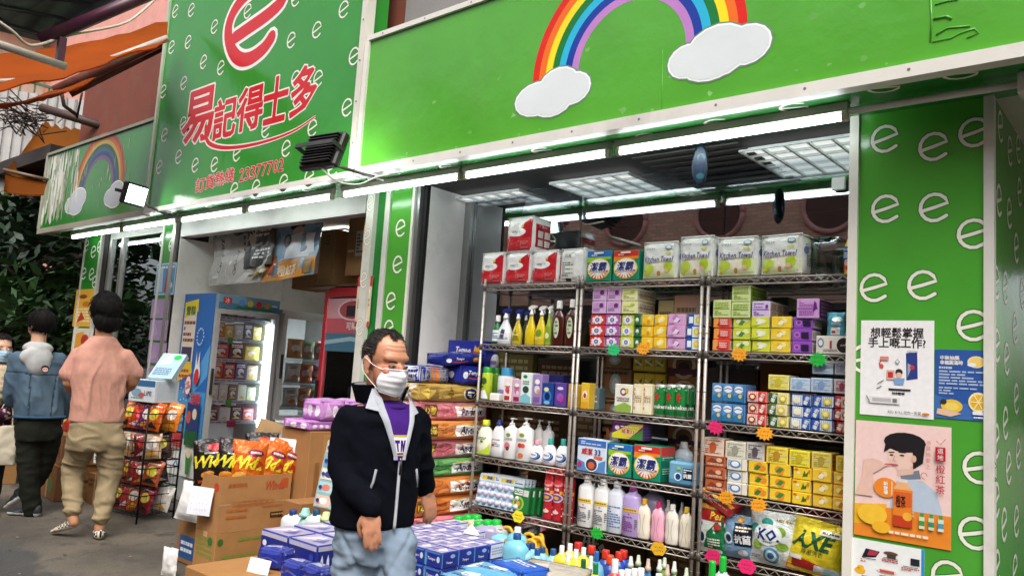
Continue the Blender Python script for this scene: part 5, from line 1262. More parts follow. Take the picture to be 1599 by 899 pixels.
for a, b, tp, cc_, lb in [(828, 848, 686, 'e9a6b4', 'white hand wash bottle with pink cap and blue swirl'), (848, 868, 684, '2fb0a4', 'white hand wash bottle with teal cap, middle of the three'), (868, 888, 685, '2fb0a4', 'white hand wash bottle with teal cap beside the rack post')]:
 bt(a, b, tp, z3, lb, 'hand_wash_bottle', c='f0eff2', prof=PF_HAND, sy=.6, cap=('screw', cc_, .2, .34), art=sw, rng=(.12, .68), grp='small hand wash bottles')
# fourth shelf rack b: detergent boxes
x, z, w_, h = slot(898, 944, 686, z3)
place(carton(w_*.98, h, .1, 'd7e2ee', [('r', 0, .78, 1, 1, '3a73bd'), ('n', .1, .83, .9, .95, 2, 'e6d6d6'), ('p', [(0, 0), (1, 0), (1, .4), (.5, .18), (0, .36)], '5b8cc8'), ('t', '威潔', .34, .62, .2, 'c4252b', {'b': .03, 'w': .4}), ('t', '33', .72, .62, .18, '20409a', {'b': .03}), ('e', .52, .24, .24, .24, 'eef2f4'), ('e', .52, .22, .2, .19, '2a3a5a'), ('e', .52, .2, .12, .11, 'd8622e'), ('r', .6, .42, .9, .5, 'e06a3a'), ('e', .1, .2, .07, .08, 'c02a5a')], [('r', .05, .05, .95, .95, '4d80bf')], [('r', .05, .1, .95, .9, 'c9d6e6')]), 'detergent_box', 'white and blue detergent box with rainbow circle, fourth shelf', 'detergent box', (x, YF+.06, z+.003))
for a, b, tp, t1, t2, lb in [(946, 984, 693, '2b6fc0', '8fc43a', 'blue-topped green detergent box on the fourth shelf'), (986, 1030, 696, 'd8352a', 'f08a2a', 'red-topped green detergent box on the fourth shelf')]:
 x, z, w_, h = slot(a, b, tp, z3)
 place(carton(w_*.98, h, .15, '0d8a6a', attack(t1, t2), [('r', 0, .75, 1, 1, t1), ('r', 0, 0, 1, .6, '0f7458'), ('n', .1, .62, .9, .72, 2, 'd9e6d2'), ('n', .1, .2, .9, .4, 3, '9fd0b8')]), 'detergent_box', lb, 'detergent box', (x, YF+.085, z+.003), -.03, 'green detergent boxes')
zz = z3+.208
x0, x1 = solve(952, zz, YF), solve(1000, zz, YF)
place(carton((x1-x0), aty(976, 661, YF).z-zz, .1, '6a2a72', [('p', [(0, 0), (.55, 0), (1, .9), (1, 1), (.6, 1), (0, .3)], 'd9d02c'), ('p', [(.55, 0), (1, 0), (1, .7)], '3f8a34'), ('t', '威潔33', .52, .5, .3, 'c2252b', {'b': .03, 'w': .62, 'out': 'f4f2ee'}), ('e', .16, .7, .08, .14, 'e9e2ee'), ('n', .28, .72, .9, .86, 1, 'f0e6b0'), ('n', .5, .1, .9, .24, 1, 'e8a0a0')], [('n', .1, .1, .9, .9, 4, '4a6a9a')]), 'detergent_box', 'purple and yellow detergent box lying on the green boxes', 'detergent box', ((x0+x1)/2, YF+.07, zz+.002), .02)
r_ = MB(); r_.tube([(-.075, 0, .016), (.075, 0, .016)], .016, 'e9e8e4', 'paper', 12); r_.tube([(-.0752, 0, .016), (.0752, 0, .016)], .007, '9a958c', 'card', 8)
props(put('paper_roll', r_, None, (solve(926, z3+.2, YF+.06), YF+.06, aty(926, 688, YF+.06).z-.016), -.2), 'rolled white paper lying on the white and blue detergent box', 'paper roll')
x, z, w_, h = slot(1038, 1084, 722, z3)
place(carton(w_*.95, h, .12, '6fa6c4', [('p', [(0, 0), (1, 0), (1, .2), (0, .2)], '4f8fb4'), ('r', .55, .2, .95, .82, '14233f'), ('n', .58, .55, .92, .78, 2, 'f0f2f4'), ('t', '抗菌', .75, .42, .22, 'f4f4f4', {'b': .04, 'w': .34}), ('e', .35, .34, .16, .22, 'e6f0f6'), ('e', .36, .34, .11, .16, '16457c'), ('r', .3, .7, .45, .86, 'a9c83a')], ch=.012), 'detergent_tub', 'pale blue detergent tub with black panel, fourth shelf', 'detergent tub', (x, YF+.08, z+.003))
x, z, w_, h = slot(1047, 1074, 690, z3, YF+.16)
place(bottle(h, w_*1.2, 'cfe0ea', PF_SOFT, ('screw', 'f2f2f0', .14, .34), [('e', .5, .5, .3, .3, '9ac6de'), ('e', .5, .5, .2, .2, 'eef6fa')], (.4, .8), sy=.7), 'detergent_bottle', 'pale blue detergent bottle behind the blue tub', 'bottle', (x, YF+.2, z+.002))
# bottom shelf
z4 = SHZ[4]
# blister packs
def blister():
 def fn():
  b = MB().box(-.1, .1, -.004, .004, 0, .2, 'a9cbe2', 'print')
  p = MB(); p.art([('r', 0, .78, 1, 1, 'd9e3ea'), ('r', .1, .82, .6, .94, 'e0c83a'), ('t', '樟腦', .4, .88, .1, '3a4a8a', {'b': .03}), ('n', .65, .82, .95, .94, 2, '2a3a8a')], front(.2, .2, -.004), .2, .2)
  q = MB()
  for j in range(3):
   for i in range(4):
    cx_, cz_ = -.073+.049*i, .03+.05*j
    q.lathe([(.0205, 0), (.02, .008), (.0155, .017), (.008, .022), (.002, .0235)], 'c9c4d6', 'gloss', 10)
    n_ = 50; q.v[-n_:] = [(x+cx_, -.004-z, y+cz_) for x, y, z in q.v[-n_:]]
  return [('card', b.mesh('card')), ('printed_design', p.mesh('printed_design')), ('blister', q.mesh('blister'))]
 return cached('blister', fn)
for k in range(5):
 for s, px in ((0, 762), (1, 792)):
  x = solve(px, z4, YF+.03)
  if s == 1 and k > 3: continue
  place(blister(), 'mothball_card', 'blue blister card of grey mothballs, '+['front', 'second', 'third', 'fourth', 'rearmost'][k]+' card in the '+['end', 'inner'][s]+' row', 'blister card', (x+.012*k, YF+.02+.02*k, z4+.004), 0, 'mothball blister cards', rot=(R(-14), 0, R(4)))
def coil():
 art = [('r', 0, 0, 1, 1, '1f7a3a'), ('r', .1, .72, .6, .95, 'e9eee6'), ('n', .12, .75, .58, .92, 2, '3a6a4a'), ('e', .4, .36, .34, .3, '9fc24a'), ('e', .4, .36, .24, .22, '5a8a2a'), ('e', .4, .36, .12, .11, 'd8a03a'), ('r', .66, .7, .96, .95, 'eef0ee')]+[('r', .68+.035*i, .72, .685+.035*i, .93, '222') for i in range(8)]
 return carton(.15, .15, .028, '16602c', art)
for k in range(5):
 x = solve(812, z4, YF+.03); place(coil(), 'mosquito_coil_box', 'green mosquito coil box, '+['front', 'second', 'third', 'fourth', 'rearmost'][k]+' of the leaning row', 'coil box', (x+.02*k, YF+.03+.032*k, z4+.003), 0, 'mosquito coil boxes', rot=(R(-7), 0, R(-6)))
rc = [('r', 0, 0, 1, 1, 'b51f2c'), ('e', .5, .82, .4, .07, 'e8a0a0'), ('e', .5, .85, .3, .05, 'd23a40'), ('t', '殺蟲', .5, .69, .06, 'f0e2d8', {'b': .03, 'w': .7}), ('e', .5, .5, .42, .1, 'd3c4d8'), ('e', .5, .5, .32, .075, '6a3a7a'), ('e', .5, .5, .18, .04, 'd9a03a'), ('l', [(.1, .1), (.5, .24), (.9, .1)], .02, 'f0d8d0'), ('l', [(.1, .28), (.5, .16), (.9, .28)], .02, 'f0d8d0'), ('e', .5, .18, .2, .04, 'e6c8c0'), ('r', .7, .58, .98, .66, 'e0a03a')]
for k, (a, b) in enumerate([(842, 857), (857, 872), (872, 887)]):
 x, z, w_, h = slot(a, b, 733, z4)
 place(bottle(h, w_*.96, 'b51f2c', PF_CAN, ('screw', 'b3242c', .1, .96), rc, (.02, .98), 170, m='gloss', e=2), 'insect_spray_can', 'tall red insect spray can, '+['nearest the green coil boxes', 'in the middle of three', 'beside the rack post'][k], 'spray can', (x, YF+.045, z+.002), 0, 'tall red insect spray cans')
bl = lambda c1, c2: [('r', .08, .85, .92, 1, c1), ('n', .12, .88, .88, .97, 1, '8a6a1a'), ('e', .5, .77, .05, .02, 'c02a5a'), ('n', .1, .1, .7, .68, 9, c2), ('n', .8, .2, .92, .6, 5, '5a5a60')]
for a, b, tp, c, cc_, ar_, lb in [(903, 926, 742, 'ecebe9', 'f2f1ee', bl('e9c640', '6a6a72'), 'tall white fabric softener bottle beside the rack post'), (928, 951, 747, 'ecebe9', 'f2f1ee', bl('e9c640', '6a6a72'), 'tall white softener bottle, second in its row'), (949, 973, 751, 'dfe4ee', 'eef0f2', [('n', .1, .1, .9, .95, 9, '5a7ab0')], 'tall bluish white softener bottle with blue print'), (973, 999, 757, 'b9a3d6', '8a3a8a', bl('e2b84a', '8a3a92'), 'tall lilac softener bottle with purple cap')]:
 bt(a, b, tp, z4, lb, 'softener_bottle', c=c, prof=PF_TALL, sy=.7, e=3, cap=('screw', cc_, .1, .42), art=ar_, rng=(.06, .62))
for a, b, tp, c, cc_, lb in [(994, 1015, 778, 'efe6d2', 'e5b52a', 'cream lotion bottle with yellow cap next to lilac bottle'), (1016, 1037, 783, 'f0b0c4', 'cf2a6a', 'pink lotion bottle with magenta cap'), (1038, 1059, 787, 'ece6da', 'f0eeea', 'white lotion bottle with white cap'), (1060, 1081, 791, 'ede4cf', 'e2b83a', 'cream lotion bottle with yellow cap beside the rack post')]:
 bt(a, b, tp, z4, lb, 'lotion_bottle', c=c, prof=PF_SOFT, sy=.6, cap=('screw', cc_, .13, .36), m='gloss', art=[('l', [(.32, .05), (.42, .35), (.4, .65), (.3, .95)], .035, 'c9bda8' if c != 'f0b0c4' else 'd88aa4'), ('l', [(.68, .05), (.58, .35), (.6, .65), (.7, .95)], .035, 'c9bda8' if c != 'f0b0c4' else 'd88aa4')], rng=(.1, .75))
for a, b, tp, lb in [(1036, 1047, 780, 'white lotion bottle half hidden behind the pink one'), (1058, 1068, 784, 'white lotion bottle half hidden at the back')]:
 bt(a, b, tp, z4, lb, 'lotion_bottle', Y=YF+.16, c='e4dfd6', prof=PF_SOFT, cap=('screw', 'e9e6e0', .13, .4))
bt(1001, 1037, 764, z4, 'big translucent lilac jug at the back of the bottom shelf', 'jug', Y=YF+.17, c='a598b8', prof=[(.9, 0), (1, .05), (1, .7), (.8, .88), (.4, .97), (.3, 1)], cap=('screw', '9a8cb0', .06, .3), m='gloss')
# refill pouches of the right rack, bottom shelf
x = solve(1111, z4, YF+.05)
place(pouch(.155, .26, .06, '1d6a48', [('r', .0, .0, 1, .62, 'dfe6de'), ('p', [(.2, .0), (1, .0), (1, .5), (.75, .62), (.4, .4)], '1f7a4a'), ('r', 0, .62, 1, .82, 'b8242c'), ('t', 'Per', .74, .73, .14, 'e9d83a', {'b': .03, 's': .2}), ('n', .1, .68, .55, .77, 1, 'f2e6e0'), ('r', 0, .84, 1, .93, 'd8902e'), ('e', .2, .3, .16, .14, 'eef2f2'), ('e', .22, .3, .1, .09, '1a3a6a'), ('e', .78, .52, .12, .06, 'c83a3a'), ('n', .45, .1, .9, .3, 4, 'e9ecd8'), ('e', .12, .56, .1, .05, '3a6ac0')], 'foil', 11), 'detergent_pouch', 'green and white detergent pouch beside the rack post, bottom shelf', 'pouch', (x, YF+.05, z4+.004), -.05)
place(carton(.2, .05, .1, 'b3242c', [('r', .05, .1, .95, .9, 'c93a36'), ('n', .1, .25, .9, .75, 2, 'f0d8c0'), ('r', 0, 0, .12, 1, 'e6b83a')], (), [('r', 0, 0, 1, .3, 'e6c04a'), ('n', .1, .4, .9, .9, 3, 'f0c8b8')]), 'soap_box', 'slanting red and yellow box lying on the green pouch', 'box', (solve(1122, z4+.23, YF+.06), YF+.07, z4+.245), 0, rot=(R(10), R(24), R(-8)))
x = solve(1153, z4, YF+.06)
place(pouch(.16, .21, .07, '7fa6c4', [('r', .4, .3, .98, .82, '16233f'), ('t', '抗菌', .68, .46, .2, 'f4f4f4', {'b': .04, 'w': .5}), ('n', .45, .62, .95, .76, 2, 'f0e2c0'), ('e', .2, .45, .16, .14, 'e8f0f4'), ('e', .22, .45, .1, .09, '1a4a72'), ('e', .72, .14, .16, .08, 'e9eaec'), ('e', .6, .9, .12, .06, 'd89a3a')], 'foil', 13), 'detergent_pouch', 'pale blue detergent pouch with black panel', 'pouch', (x, YF+.06, z4+.004), .06)
x = solve(1206, z4, YF+.04)
leaf_ = lambda u, v, ru, rv, c: ('e', u, v, ru, rv, c)
place(pouch(.235, .255, .09, 'e3ebe8', [leaf_(.42, .8, .13, .08, '2a9a8a'), leaf_(.14, .66, .12, .1, '2f9a90'), leaf_(.2, .38, .11, .1, '9cc04a'), leaf_(.72, .66, .1, .09, '8fc04a'), leaf_(.76, .4, .13, .07, '8fb83a'), ('e', .44, .58, .32, .2, 'f2f6f6'), ('t', 'KO.', .45, .58, .2, '1d3a8c', {'b': .05, 's': .15, 'w': .5}), ('n', .34, .42, .6, .47, 1, '6a9a8a'), ('e', .52, .2, .17, .16, '4a9ac0'), ('e', .52, .2, .12, .11, 'dfeef4'), ('e', .52, .2, .07, .065, '3a7ac0'), ('n', .62, .84, .95, .9, 1, '9a8a3a'), ('n', .06, .1, .3, .18, 2, '7a8a9a')], 'foil', 17), 'detergent_pouch', 'plump white detergent pouch with teal and green petals', 'pouch', (x, YF+.05, z4+.004), -.03)
x = solve(1268, z4, YF+.03)
place(pouch(.25, .25, .1, 'e5d02a', [('p', [(.0, .0), (1, .0), (1, .16), (0, .3)], 'c8302c'), ('p', [(.5, .0), (1, .0), (1, .2), (.55, .2)], 'dfe6ea'), ('t', 'AXE', .45, .62, .28, '1c5a34', {'b': .06, 's': .35, 'w': .78}), ('t', '除菌洗衣', .48, .4, .1, '2a2a2a', {'w': .7}), ('r', .56, .76, .98, .86, 'f2efe0'), ('n', .6, .78, .95, .84, 1, '5a5a4a'), ('r', .06, .22, .3, .3, 'f0ece0'), ('e', .82, .12, .12, .08, 'a9cfd6')], 'foil', 19), 'detergent_pouch', 'yellow detergent pouch with big slanted green letters', 'pouch', (x, YF+.03, z4+.004), .08, rot=(R(-6), R(7), R(4)))
x = solve(1288, z4, YF+.14)
place(pouch(.24, .3, .08, 'b5242a', [('r', .1, .6, .9, .85, 'd8c8b8'), ('n', .15, .65, .85, .8, 2, '7a2a2a')], 'foil', 23), 'detergent_pouch', 'deep red pouch standing behind the yellow one', 'pouch', (x, YF+.15, z4+.004), .1)
x = solve(1185, z4, YF+.15)
place(pouch(.3, .29, .1, '8f9c98', [('e', .15, .85, .12, .08, '4a8a9a'), ('n', .3, .8, .9, .9, 2, '5a6a6a')], 'film', 29), 'detergent_pouch', 'wide grey pouch with clear film behind the petal pouch', 'pouch', (x, YF+.16, z4+.004))
x = solve(1228, z4+.02, 4.06); place(carton(.3, .3, .12, '4a3422', [('t', 'ICHIBAN', .5, .82, .1, 'c9bba0', {'w': .6}), ('n', .2, .6, .8, .72, 1, 'b5a68a')], m='card'), 'carton_case', 'dark carton with pale capital letters behind the pouches', 'carton', (x, 4.05, z4+.003))
# ---------------------------------------------------------------- price tags hanging on shelf edges
def tag_(px, py, zs, c, shape, label, s=.05, Y=YR-.008, words_=True):
 p = aty(px, py, Y); m = MB(); n = 12
 vs = [];
 for y in (0, .0016):
  for i in range(2*n):
   q = (1.08 if i % 2 == 0 else .74)
   if shape == 'cloud': q = 1+.09*math.cos(i*1.57)
   vs.append((s*q*math.cos(math.pi*i/n), y, s*.78*q*math.sin(math.pi*i/n)))
 N = 2*n
 m.add(vs, [tuple(range(N)), tuple(range(2*N-1, N-1, -1))]+[(i, (i+1) % N, N+(i+1) % N, N+i) for i in range(N)], c, 'paper')
 rr = random.Random(int(px))
 for r_ in range(2):
  u = -.6
  while u < .5:
   L = rr.uniform(.08, .2); q = [(u+L*rr.random(), .18-.42*r_+.12*rr.uniform(-1, 1)) for _ in range(3)]
   m.art([('l', q, .05, '5a3a1a')], lambda a, b, k: (a*s, -.0004*k, b*s), 1, 1, 'paper'); u += L+.06
 props(put('price_tag', m, None, p, random.uniform(-.1, .1), rot=(R(random.uniform(-6, 6)), R(random.uniform(-10, 10)), 0)), label, 'price tag', 'fluorescent price tags on the shelf edges')
for px, py, c, sh, lb in [(958, 546, '1fc87a', 'star', 'green star price tag under the pink and red soap columns'), (1004, 544, 'f7a51e', 'star', 'orange star price tag under the yellow soap packs'), (1154, 553, 'f7a51e', 'star', 'orange star price tag under the green pear drinks'), (1277, 561, '14b53e', 'star', 'green star price tag under the round-emblem soap box'),
       (1117, 667, 'ee2070', 'star', 'pink star price tag under the blue milk packs'), (1194, 676, 'f7a51e', 'star', 'orange star price tag under the red and green soy drinks'), (1134, 776, 'f7a51e', 'star', 'orange star price tag under the blue circle milk drinks'), (1184, 788, 'f7a51e', 'star', 'orange star price tag under the green leaf lemon tea'),
       (809, 806, 'f0e02a', 'cloud', 'yellow bell-shaped price tag below the coil boxes'), (932, 832, '19c83c', 'star', 'green star price tag under the white softener bottles'), (1028, 856, 'f4bb1e', 'cloud', 'amber cloud price tag under the lotion bottles'), (1114, 869, 'ee2070', 'cloud', 'pink price tag below the green and white pouch'), (1166, 884, 'ee2070', 'cloud', 'pink price tag below the petal pouch')]:
 tag_(px, py, 0, c, sh, lb, s=.045)
# ================================================================== FLOOR GOODS
def at_top(px, py, Y): return aty(px, py, Y)
# ---------------------------------------------------------------- tall stack of toilet roll packs left of the racks
def andrex(word, c, dark, side_n):
 return [('r', 0, 0, 1, 1, c), ('p', [(0, .1), (.3, .5), (.1, .9), (0, .9)], dark), ('p', [(.2, .05), (.5, .3), (.42, .8), (.3, .9)], dark), ('r', .05, .18, .22, .86, '6b4a1e'), ('t', '12卷', .135, .52, .4, 'e9c84a', {'b': .03, 'w': .14}),
   ('p', [(.5, .16), (.98, .22), (.98, .84), (.5, .78)], 'f1ece6'), ('t', word, .74, .5, .42, '2b2f52', {'b': .04, 's': .1, 'w': .4}), ('l', [(.56, .78), (.72, .84), (.92, .8)], .05, 'd8b23a')]
SX, SYF = -3.62, 3.42            # right face and front end of the stack
lay = [(.115, 'd97a80', 'c25562', 'Andrex', 'toilet roll pack in pink wrap at the foot of the tall stack'), (.115, 'dc8288', 'c65c68', 'Andrex', 'toilet roll pack in pink wrap, second from the foot of the stack'),
  (.12, 'd9803c', 'bf6428', 'Xyglo', 'toilet roll pack in orange wrap, lower of the orange pair'), (.12, 'dc8440', 'c0682c', 'Andrex', 'toilet roll pack in orange wrap, upper of the orange pair'),
  (.115, '63a05c', '3f7c40', 'Andrex', 'toilet roll pack in green wrap in the middle of the stack'), (.118, 'd87f88', 'c05c68', 'Andrex', 'toilet roll pack in pink wrap right above the green one'),
  (.12, 'dc8a48', 'c47034', 'Andrex', 'toilet roll pack in orange wrap near the stack top'), (.118, 'dc8a90', 'c4646f', 'Andrex', 'toilet roll pack in pink wrap right below the gold one'), (.11, 'b3934a', '7d6428', '', 'toilet roll pack in gold wrap with dark blue badge')]
Ztop = aty(745, 604, 3.6).z; tot = sum(l[0] for l in lay); z = Ztop-tot
pal = MB()
for i in range(4): pal.box(-.22+.11*i+.0, -.14+.11*i, -.36, .36, z-PAV-.03 if z-PAV > .06 else .03, (z-PAV) if z-PAV > .06 else .06, '6a4a2c', 'wood')
for y in (-.3, 0, .3): pal.box(-.22, .27, y-.04, y+.04, 0, z-PAV-.031, '5f4228', 'wood')
props(put('pallet', pal, None, (SX-.17, SYF+.36, PAV)), 'wooden pallet under the tall stack of toilet rolls', 'pallet')
for i, (h, c, dk_, wd, lb) in enumerate(lay):
 rot = random.uniform(-.05, .05)
 ar_ = andrex(wd, c, dk_, 12) if wd else [('r', 0, 0, 1, 1, c), ('p', [(.1, .1), (.25, .9), (.3, .2)], dk_), ('p', [(.0, .5), (.12, .9), (.1, .1)], 'e0bd52'), ('p', [(.35, .2), (.42, .9), (.5, .1)], '8a6614'), ('e', .72, .5, .12, .42, 'e6d49a'), ('e', .72, .5, .1, .36, '1d2560'), ('n', .66, .35, .78, .65, 2, 'e8e2d0')]
 endc = [('r', 0, 0, 1, 1, 'd9cfc4'), ('p', [(0, 0), (.3, .3), (.1, 1), (0, 1)], c), ('p', [(1, 0), (.6, .4), (.9, 1), (1, 1)], c), ('p', [(.35, .2), (.55, .5), (.4, .8)], 'efeae4'), ('e', .5, .2, .12, .1, 'c2a03a'), ('n', .3, .3, .7, .6, 2, c)]
 # packs lie end-on to the street: long printed face to the racks' side
 place(soft(.34, h*.97, .62, c, endc, ar_, seed=30+i, bulge=.006, nz=.014, N=16, cr=.02), 'toilet_roll_pack', lb, 'toilet roll pack', (SX-.17+random.uniform(-.012, .012), SYF+.31+random.uniform(-.015, .015), z+.002), rot, 'toilet roll packs of the tall stack')
 z += h
# tissue packs on top of it
def tempo(c='1e2a86'):
 return [('r', 0, 0, 1, 1, c), ('t', 'Tempo', .36, .62, .3, 'f2f3f6', {'b': .03, 's': .25, 'w': .5}), ('l', [(.2, .36), (.35, .3), (.55, .38)], .06, 'd63a3a'), ('e', .78, .5, .1, .26, 'c96a2a'), ('e', .78, .62, .08, .14, 'e8b23a'), ('e', .1, .5, .06, .2, 'e8ecf2')]
place(soft(.2, .12, .3, '222c86', [('r', 0, 0, 1, 1, '263090'), ('p', [(.0, .1), (.4, .3), (.2, .8)], 'cfd3e4'), ('e', .6, .5, .14, .2, 'e9ecf4')], tempo(), seed=61, nz=.01), 'tissue_pack', 'blue tissue pack lying on the gold pack, beside the rack', 'tissue pack', (SX-.09, SYF+.5, Ztop+.006), -.1)
place(soft(.22, .1, .3, '23308c', [('r', 0, 0, 1, 1, 'c9cbd8'), ('p', [(.1, .1), (.5, .4), (.3, .9)], '2a3690'), ('n', .5, .2, .9, .8, 2, '30386c')], [('r', 0, 0, 1, 1, '8f8f96'), ('r', .3, 0, .6, 1, 'd87a3a'), ('t', '2', .2, .5, .5, '24305c')], seed=63, nz=.01), 'tissue_pack', 'blue and silver tissue pack on the stack end nearest the man', 'tissue pack', (SX-.16, SYF+.14, Ztop+.006), .12)
place(soft(.2, .07, .34, '1c2778', (), tempo('1d2878'), [('r', 0, 0, 1, 1, '1d2878'), ('t', 'Tempo', .5, .5, .2, 'e9ecf2', {'s': .2, 'w': .7}), ('e', .5, .85, .2, .06, 'c85a2a')], seed=65, nz=.012), 'tissue_pack', 'blue tissue pack lying slanted on top of the others', 'tissue pack', (SX-.12, SYF+.4, Ztop+.135), -.15, rot=(R(5), R(3), -.15))
px_ = aty(640, 572, 3.95)
place(carton(.36, .19, .12, '202c8c', [('r', 0, 0, 1, 1, '22309a'), ('r', 0, 0, 1, .12, '18226c'), ('t', 'Tempo', .42, .62, .3, 'f2f3f6', {'b': .03, 's': .25, 'w': .4}), ('l', [(.3, .38), (.42, .33), (.55, .4)], .05, 'd63a3a'), ('e', .8, .5, .12, .28, 'b9602a'), ('p', [(.7, .62), (.74, .85), (.8, .7), (.86, .88), (.9, .62)], 'e8b23a')]), 'tissue_box', 'big blue tissue box at the back of the stack top', 'tissue box', (SX-.2, SYF+.64, Ztop+.115), 0)
place(bottle(.13, .06, 'e6e6ee', PF_HAND, ('screw', '2a2a6a', .2, .5), [('r', 0, .2, 1, .8, '8a7ab0')], (.2, .6)), 'small_bottle', 'small white bottle on the stack beside the big blue tissue box', 'bottle', (SX+.0, SYF+.66, Ztop+.12))
# ---------------------------------------------------------------- cube tissue boxes grid in front
GZ = .61; gx1 = -2.74; gy0 = 2.8; bw, bd, bh = .118, .115, .078
tb = thing('display_table', 'low folding table hidden under blue tissue boxes', 'table', (gx1-.32, gy0+.4, PAV))
TZ = GZ-3*bh-PAV
put('tabletop', MB().box(-.36, .36, -.42, .44, TZ-.03, TZ-.003, '8a7a66', 'wood'), tb)
for sx_ in (-1, 1):
 for sy_ in (-1, 1): put('leg', MB().box(-.015, .015, -.015, .015, 0, TZ-.0301, '4a4a4a', 'paint'), tb, (sx_*.32, sy_*.38, 0))
tf = [('r', 0, 0, 1, 1, '26379e'), ('r', 0, 0, .14, 1, '5aa7d8'), ('e', .86, .55, .1, .22, 'e6edf4'), ('t', 'Tempo', .45, .5, .26, 'f2f3f6', {'b': .03, 's': .25, 'w': .5}), ('r', 0, .9, 1, 1, '4f8fcf')]
tr_ = [('r', 0, 0, 1, 1, '1f2d90'), ('t', 'Tempo', .5, .3, .2, 'f2f3f6', {'b': .03, 's': .25, 'w': .8}), ('e', .7, .72, .16, .14, '8fb4e0'), ('r', 0, 0, .05, 1, '5aa7d8')]
tw = [('r', 0, 0, 1, 1, 'd8dae4'), ('n', .1, .2, .9, .8, 3, '9aa0b8')]
tt = [('r', 0, 0, 1, 1, 'b9b2cc'), ('p', [(.05, .1), (.5, .45), (.3, .95)], 'e6e2ee'), ('p', [(.5, .1), (.95, .3), (.7, .8)], '8a7fb0'), ('p', [(.3, .3), (.6, .5), (.45, .75)], '5f5a9a'), ('e', .75, .75, .12, .12, 'e9e6f0')]
tt2 = [('r', 0, 0, 1, 1, 'aca6c4'), ('p', [(.6, .05), (.95, .5), (.4, .9)], 'dedae8'), ('p', [(.05, .2), (.4, .15), (.25, .8)], '7c74a8'), ('e', .6, .4, .14, .12, 'ece8f0'), ('n', .1, .82, .9, .94, 1, '5f5a9a')]
rown = ['first', 'second', 'third', 'fourth', 'fifth', 'sixth']
for j in range(6):
 for i in range(5):
  for k in range(3):
   if (j == 5 and i >= 1) or (j == 4 and i >= 3): continue
   if k < 2 and (i < 4 and j > 0): continue      # inside the block: nothing of it shows
   a_r = tr_ if j < 3 else tw
   lb = 'blue tissue cube, '+rown[j]+' row back, '+['fifth', 'fourth', 'third', 'second', 'outermost'][i]+' from the rack side, '+['bottom', 'middle', 'top'][k]+' layer'
   place(carton(bw*.98, bh*.97, bd*.98, '2c3c9c', tf, a_r, tt if (i*3+j*2) % 3 else tt2, m='carton', ch=.004), 'tissue_box', lb, 'tissue box', (gx1-bw/2-bw*(4-i)+random.uniform(-.003, .003), gy0+bd/2+bd*j+random.uniform(-.003, .003), GZ-bh*(3-k)), random.uniform(-.06, .06), 'blue tissue cubes on the low table')
pc = MB(); pc.add([(-.045, 0, 0), (.045, 0, 0), (0, .012, .055), (-.045, .03, 0), (.045, .03, 0)], [(0, 1, 2), (4, 3, 2), (0, 2, 3), (1, 4, 2)], 'ece6da', 'paper')
p_ = aty(729, 690*0+842, 3.2); props(put('price_card', pc, None, (p_.x, 3.22, GZ+.004), .2), 'folded white price card standing on the blue tissue cubes', 'price card')
# trays of flat packs in front of the racks, nearest row
def flat(px, py, Y, w_, d, h, c, art_t, lb, rz=0, nm='tissue_pack', cat='tissue pack', fa=()):
 p = aty(px, py, Y); place(soft(w_, h, d, c, fa, (), art_t, seed=int(px), bulge=.006, nz=.006), nm, lb, cat, (p.x, p.y, p.z-h), rz)
flat(772, 886, 2.62, .24, .16, .06, '5fa2cc', [('r', 0, 0, 1, 1, '6fb0d6'), ('p', [(0, 0), (.3, .2), (.1, .9)], 'd8e8f0'), ('e', .6, .5, .2, .2, 'e6eef0'), ('n', .2, .2, .8, .4, 2, '2a5a9a'), ('p', [(.6, .6), (.9, .7), (.8, .95)], 'b9c84a')], 'pale blue tissue pack lying in front of the blue tissue cubes', .1)
flat(812, 880, 2.72, .22, .16, .09, '2a5ab8', [('r', 0, 0, 1, 1, '2f64c4'), ('p', [(0, .3), (.3, .2), (.4, .8), (.1, .9)], '6aa6e0'), ('n', .3, .4, .9, .7, 2, 'e6ecf4')], 'bright blue tissue pack between pale pack and yellow bottles', -.2, fa=[('r', 0, 0, 1, 1, '2552b0'), ('p', [(0, .1), (.3, .3), (.1, .9)], 'c070b0'), ('n', .4, .3, .9, .7, 2, 'cfe0f2')])
flat(735, 897, 2.5, .22, .14, .06, '6aa0c8', [('r', 0, 0, 1, 1, '7ab0d2'), ('e', .5, .5, .2, .3, 'e6eef2'), ('n', .2, .1, .8, .3, 2, '3a6aa0')], 'sky blue tissue pack at the very front of the tissue table', .05)
flat(862, 884, 2.85, .3, .2, .05, 'b3aa9a', [('r', 0, 0, 1, 1, 'b9b2a4'), ('p', [(.1, .2), (.5, .3), (.4, .7)], 'd5d0c6')], 'cloudy plastic-wrapped tray in front of the yellow bottles', .2, 'wrapped_tray', 'tray')
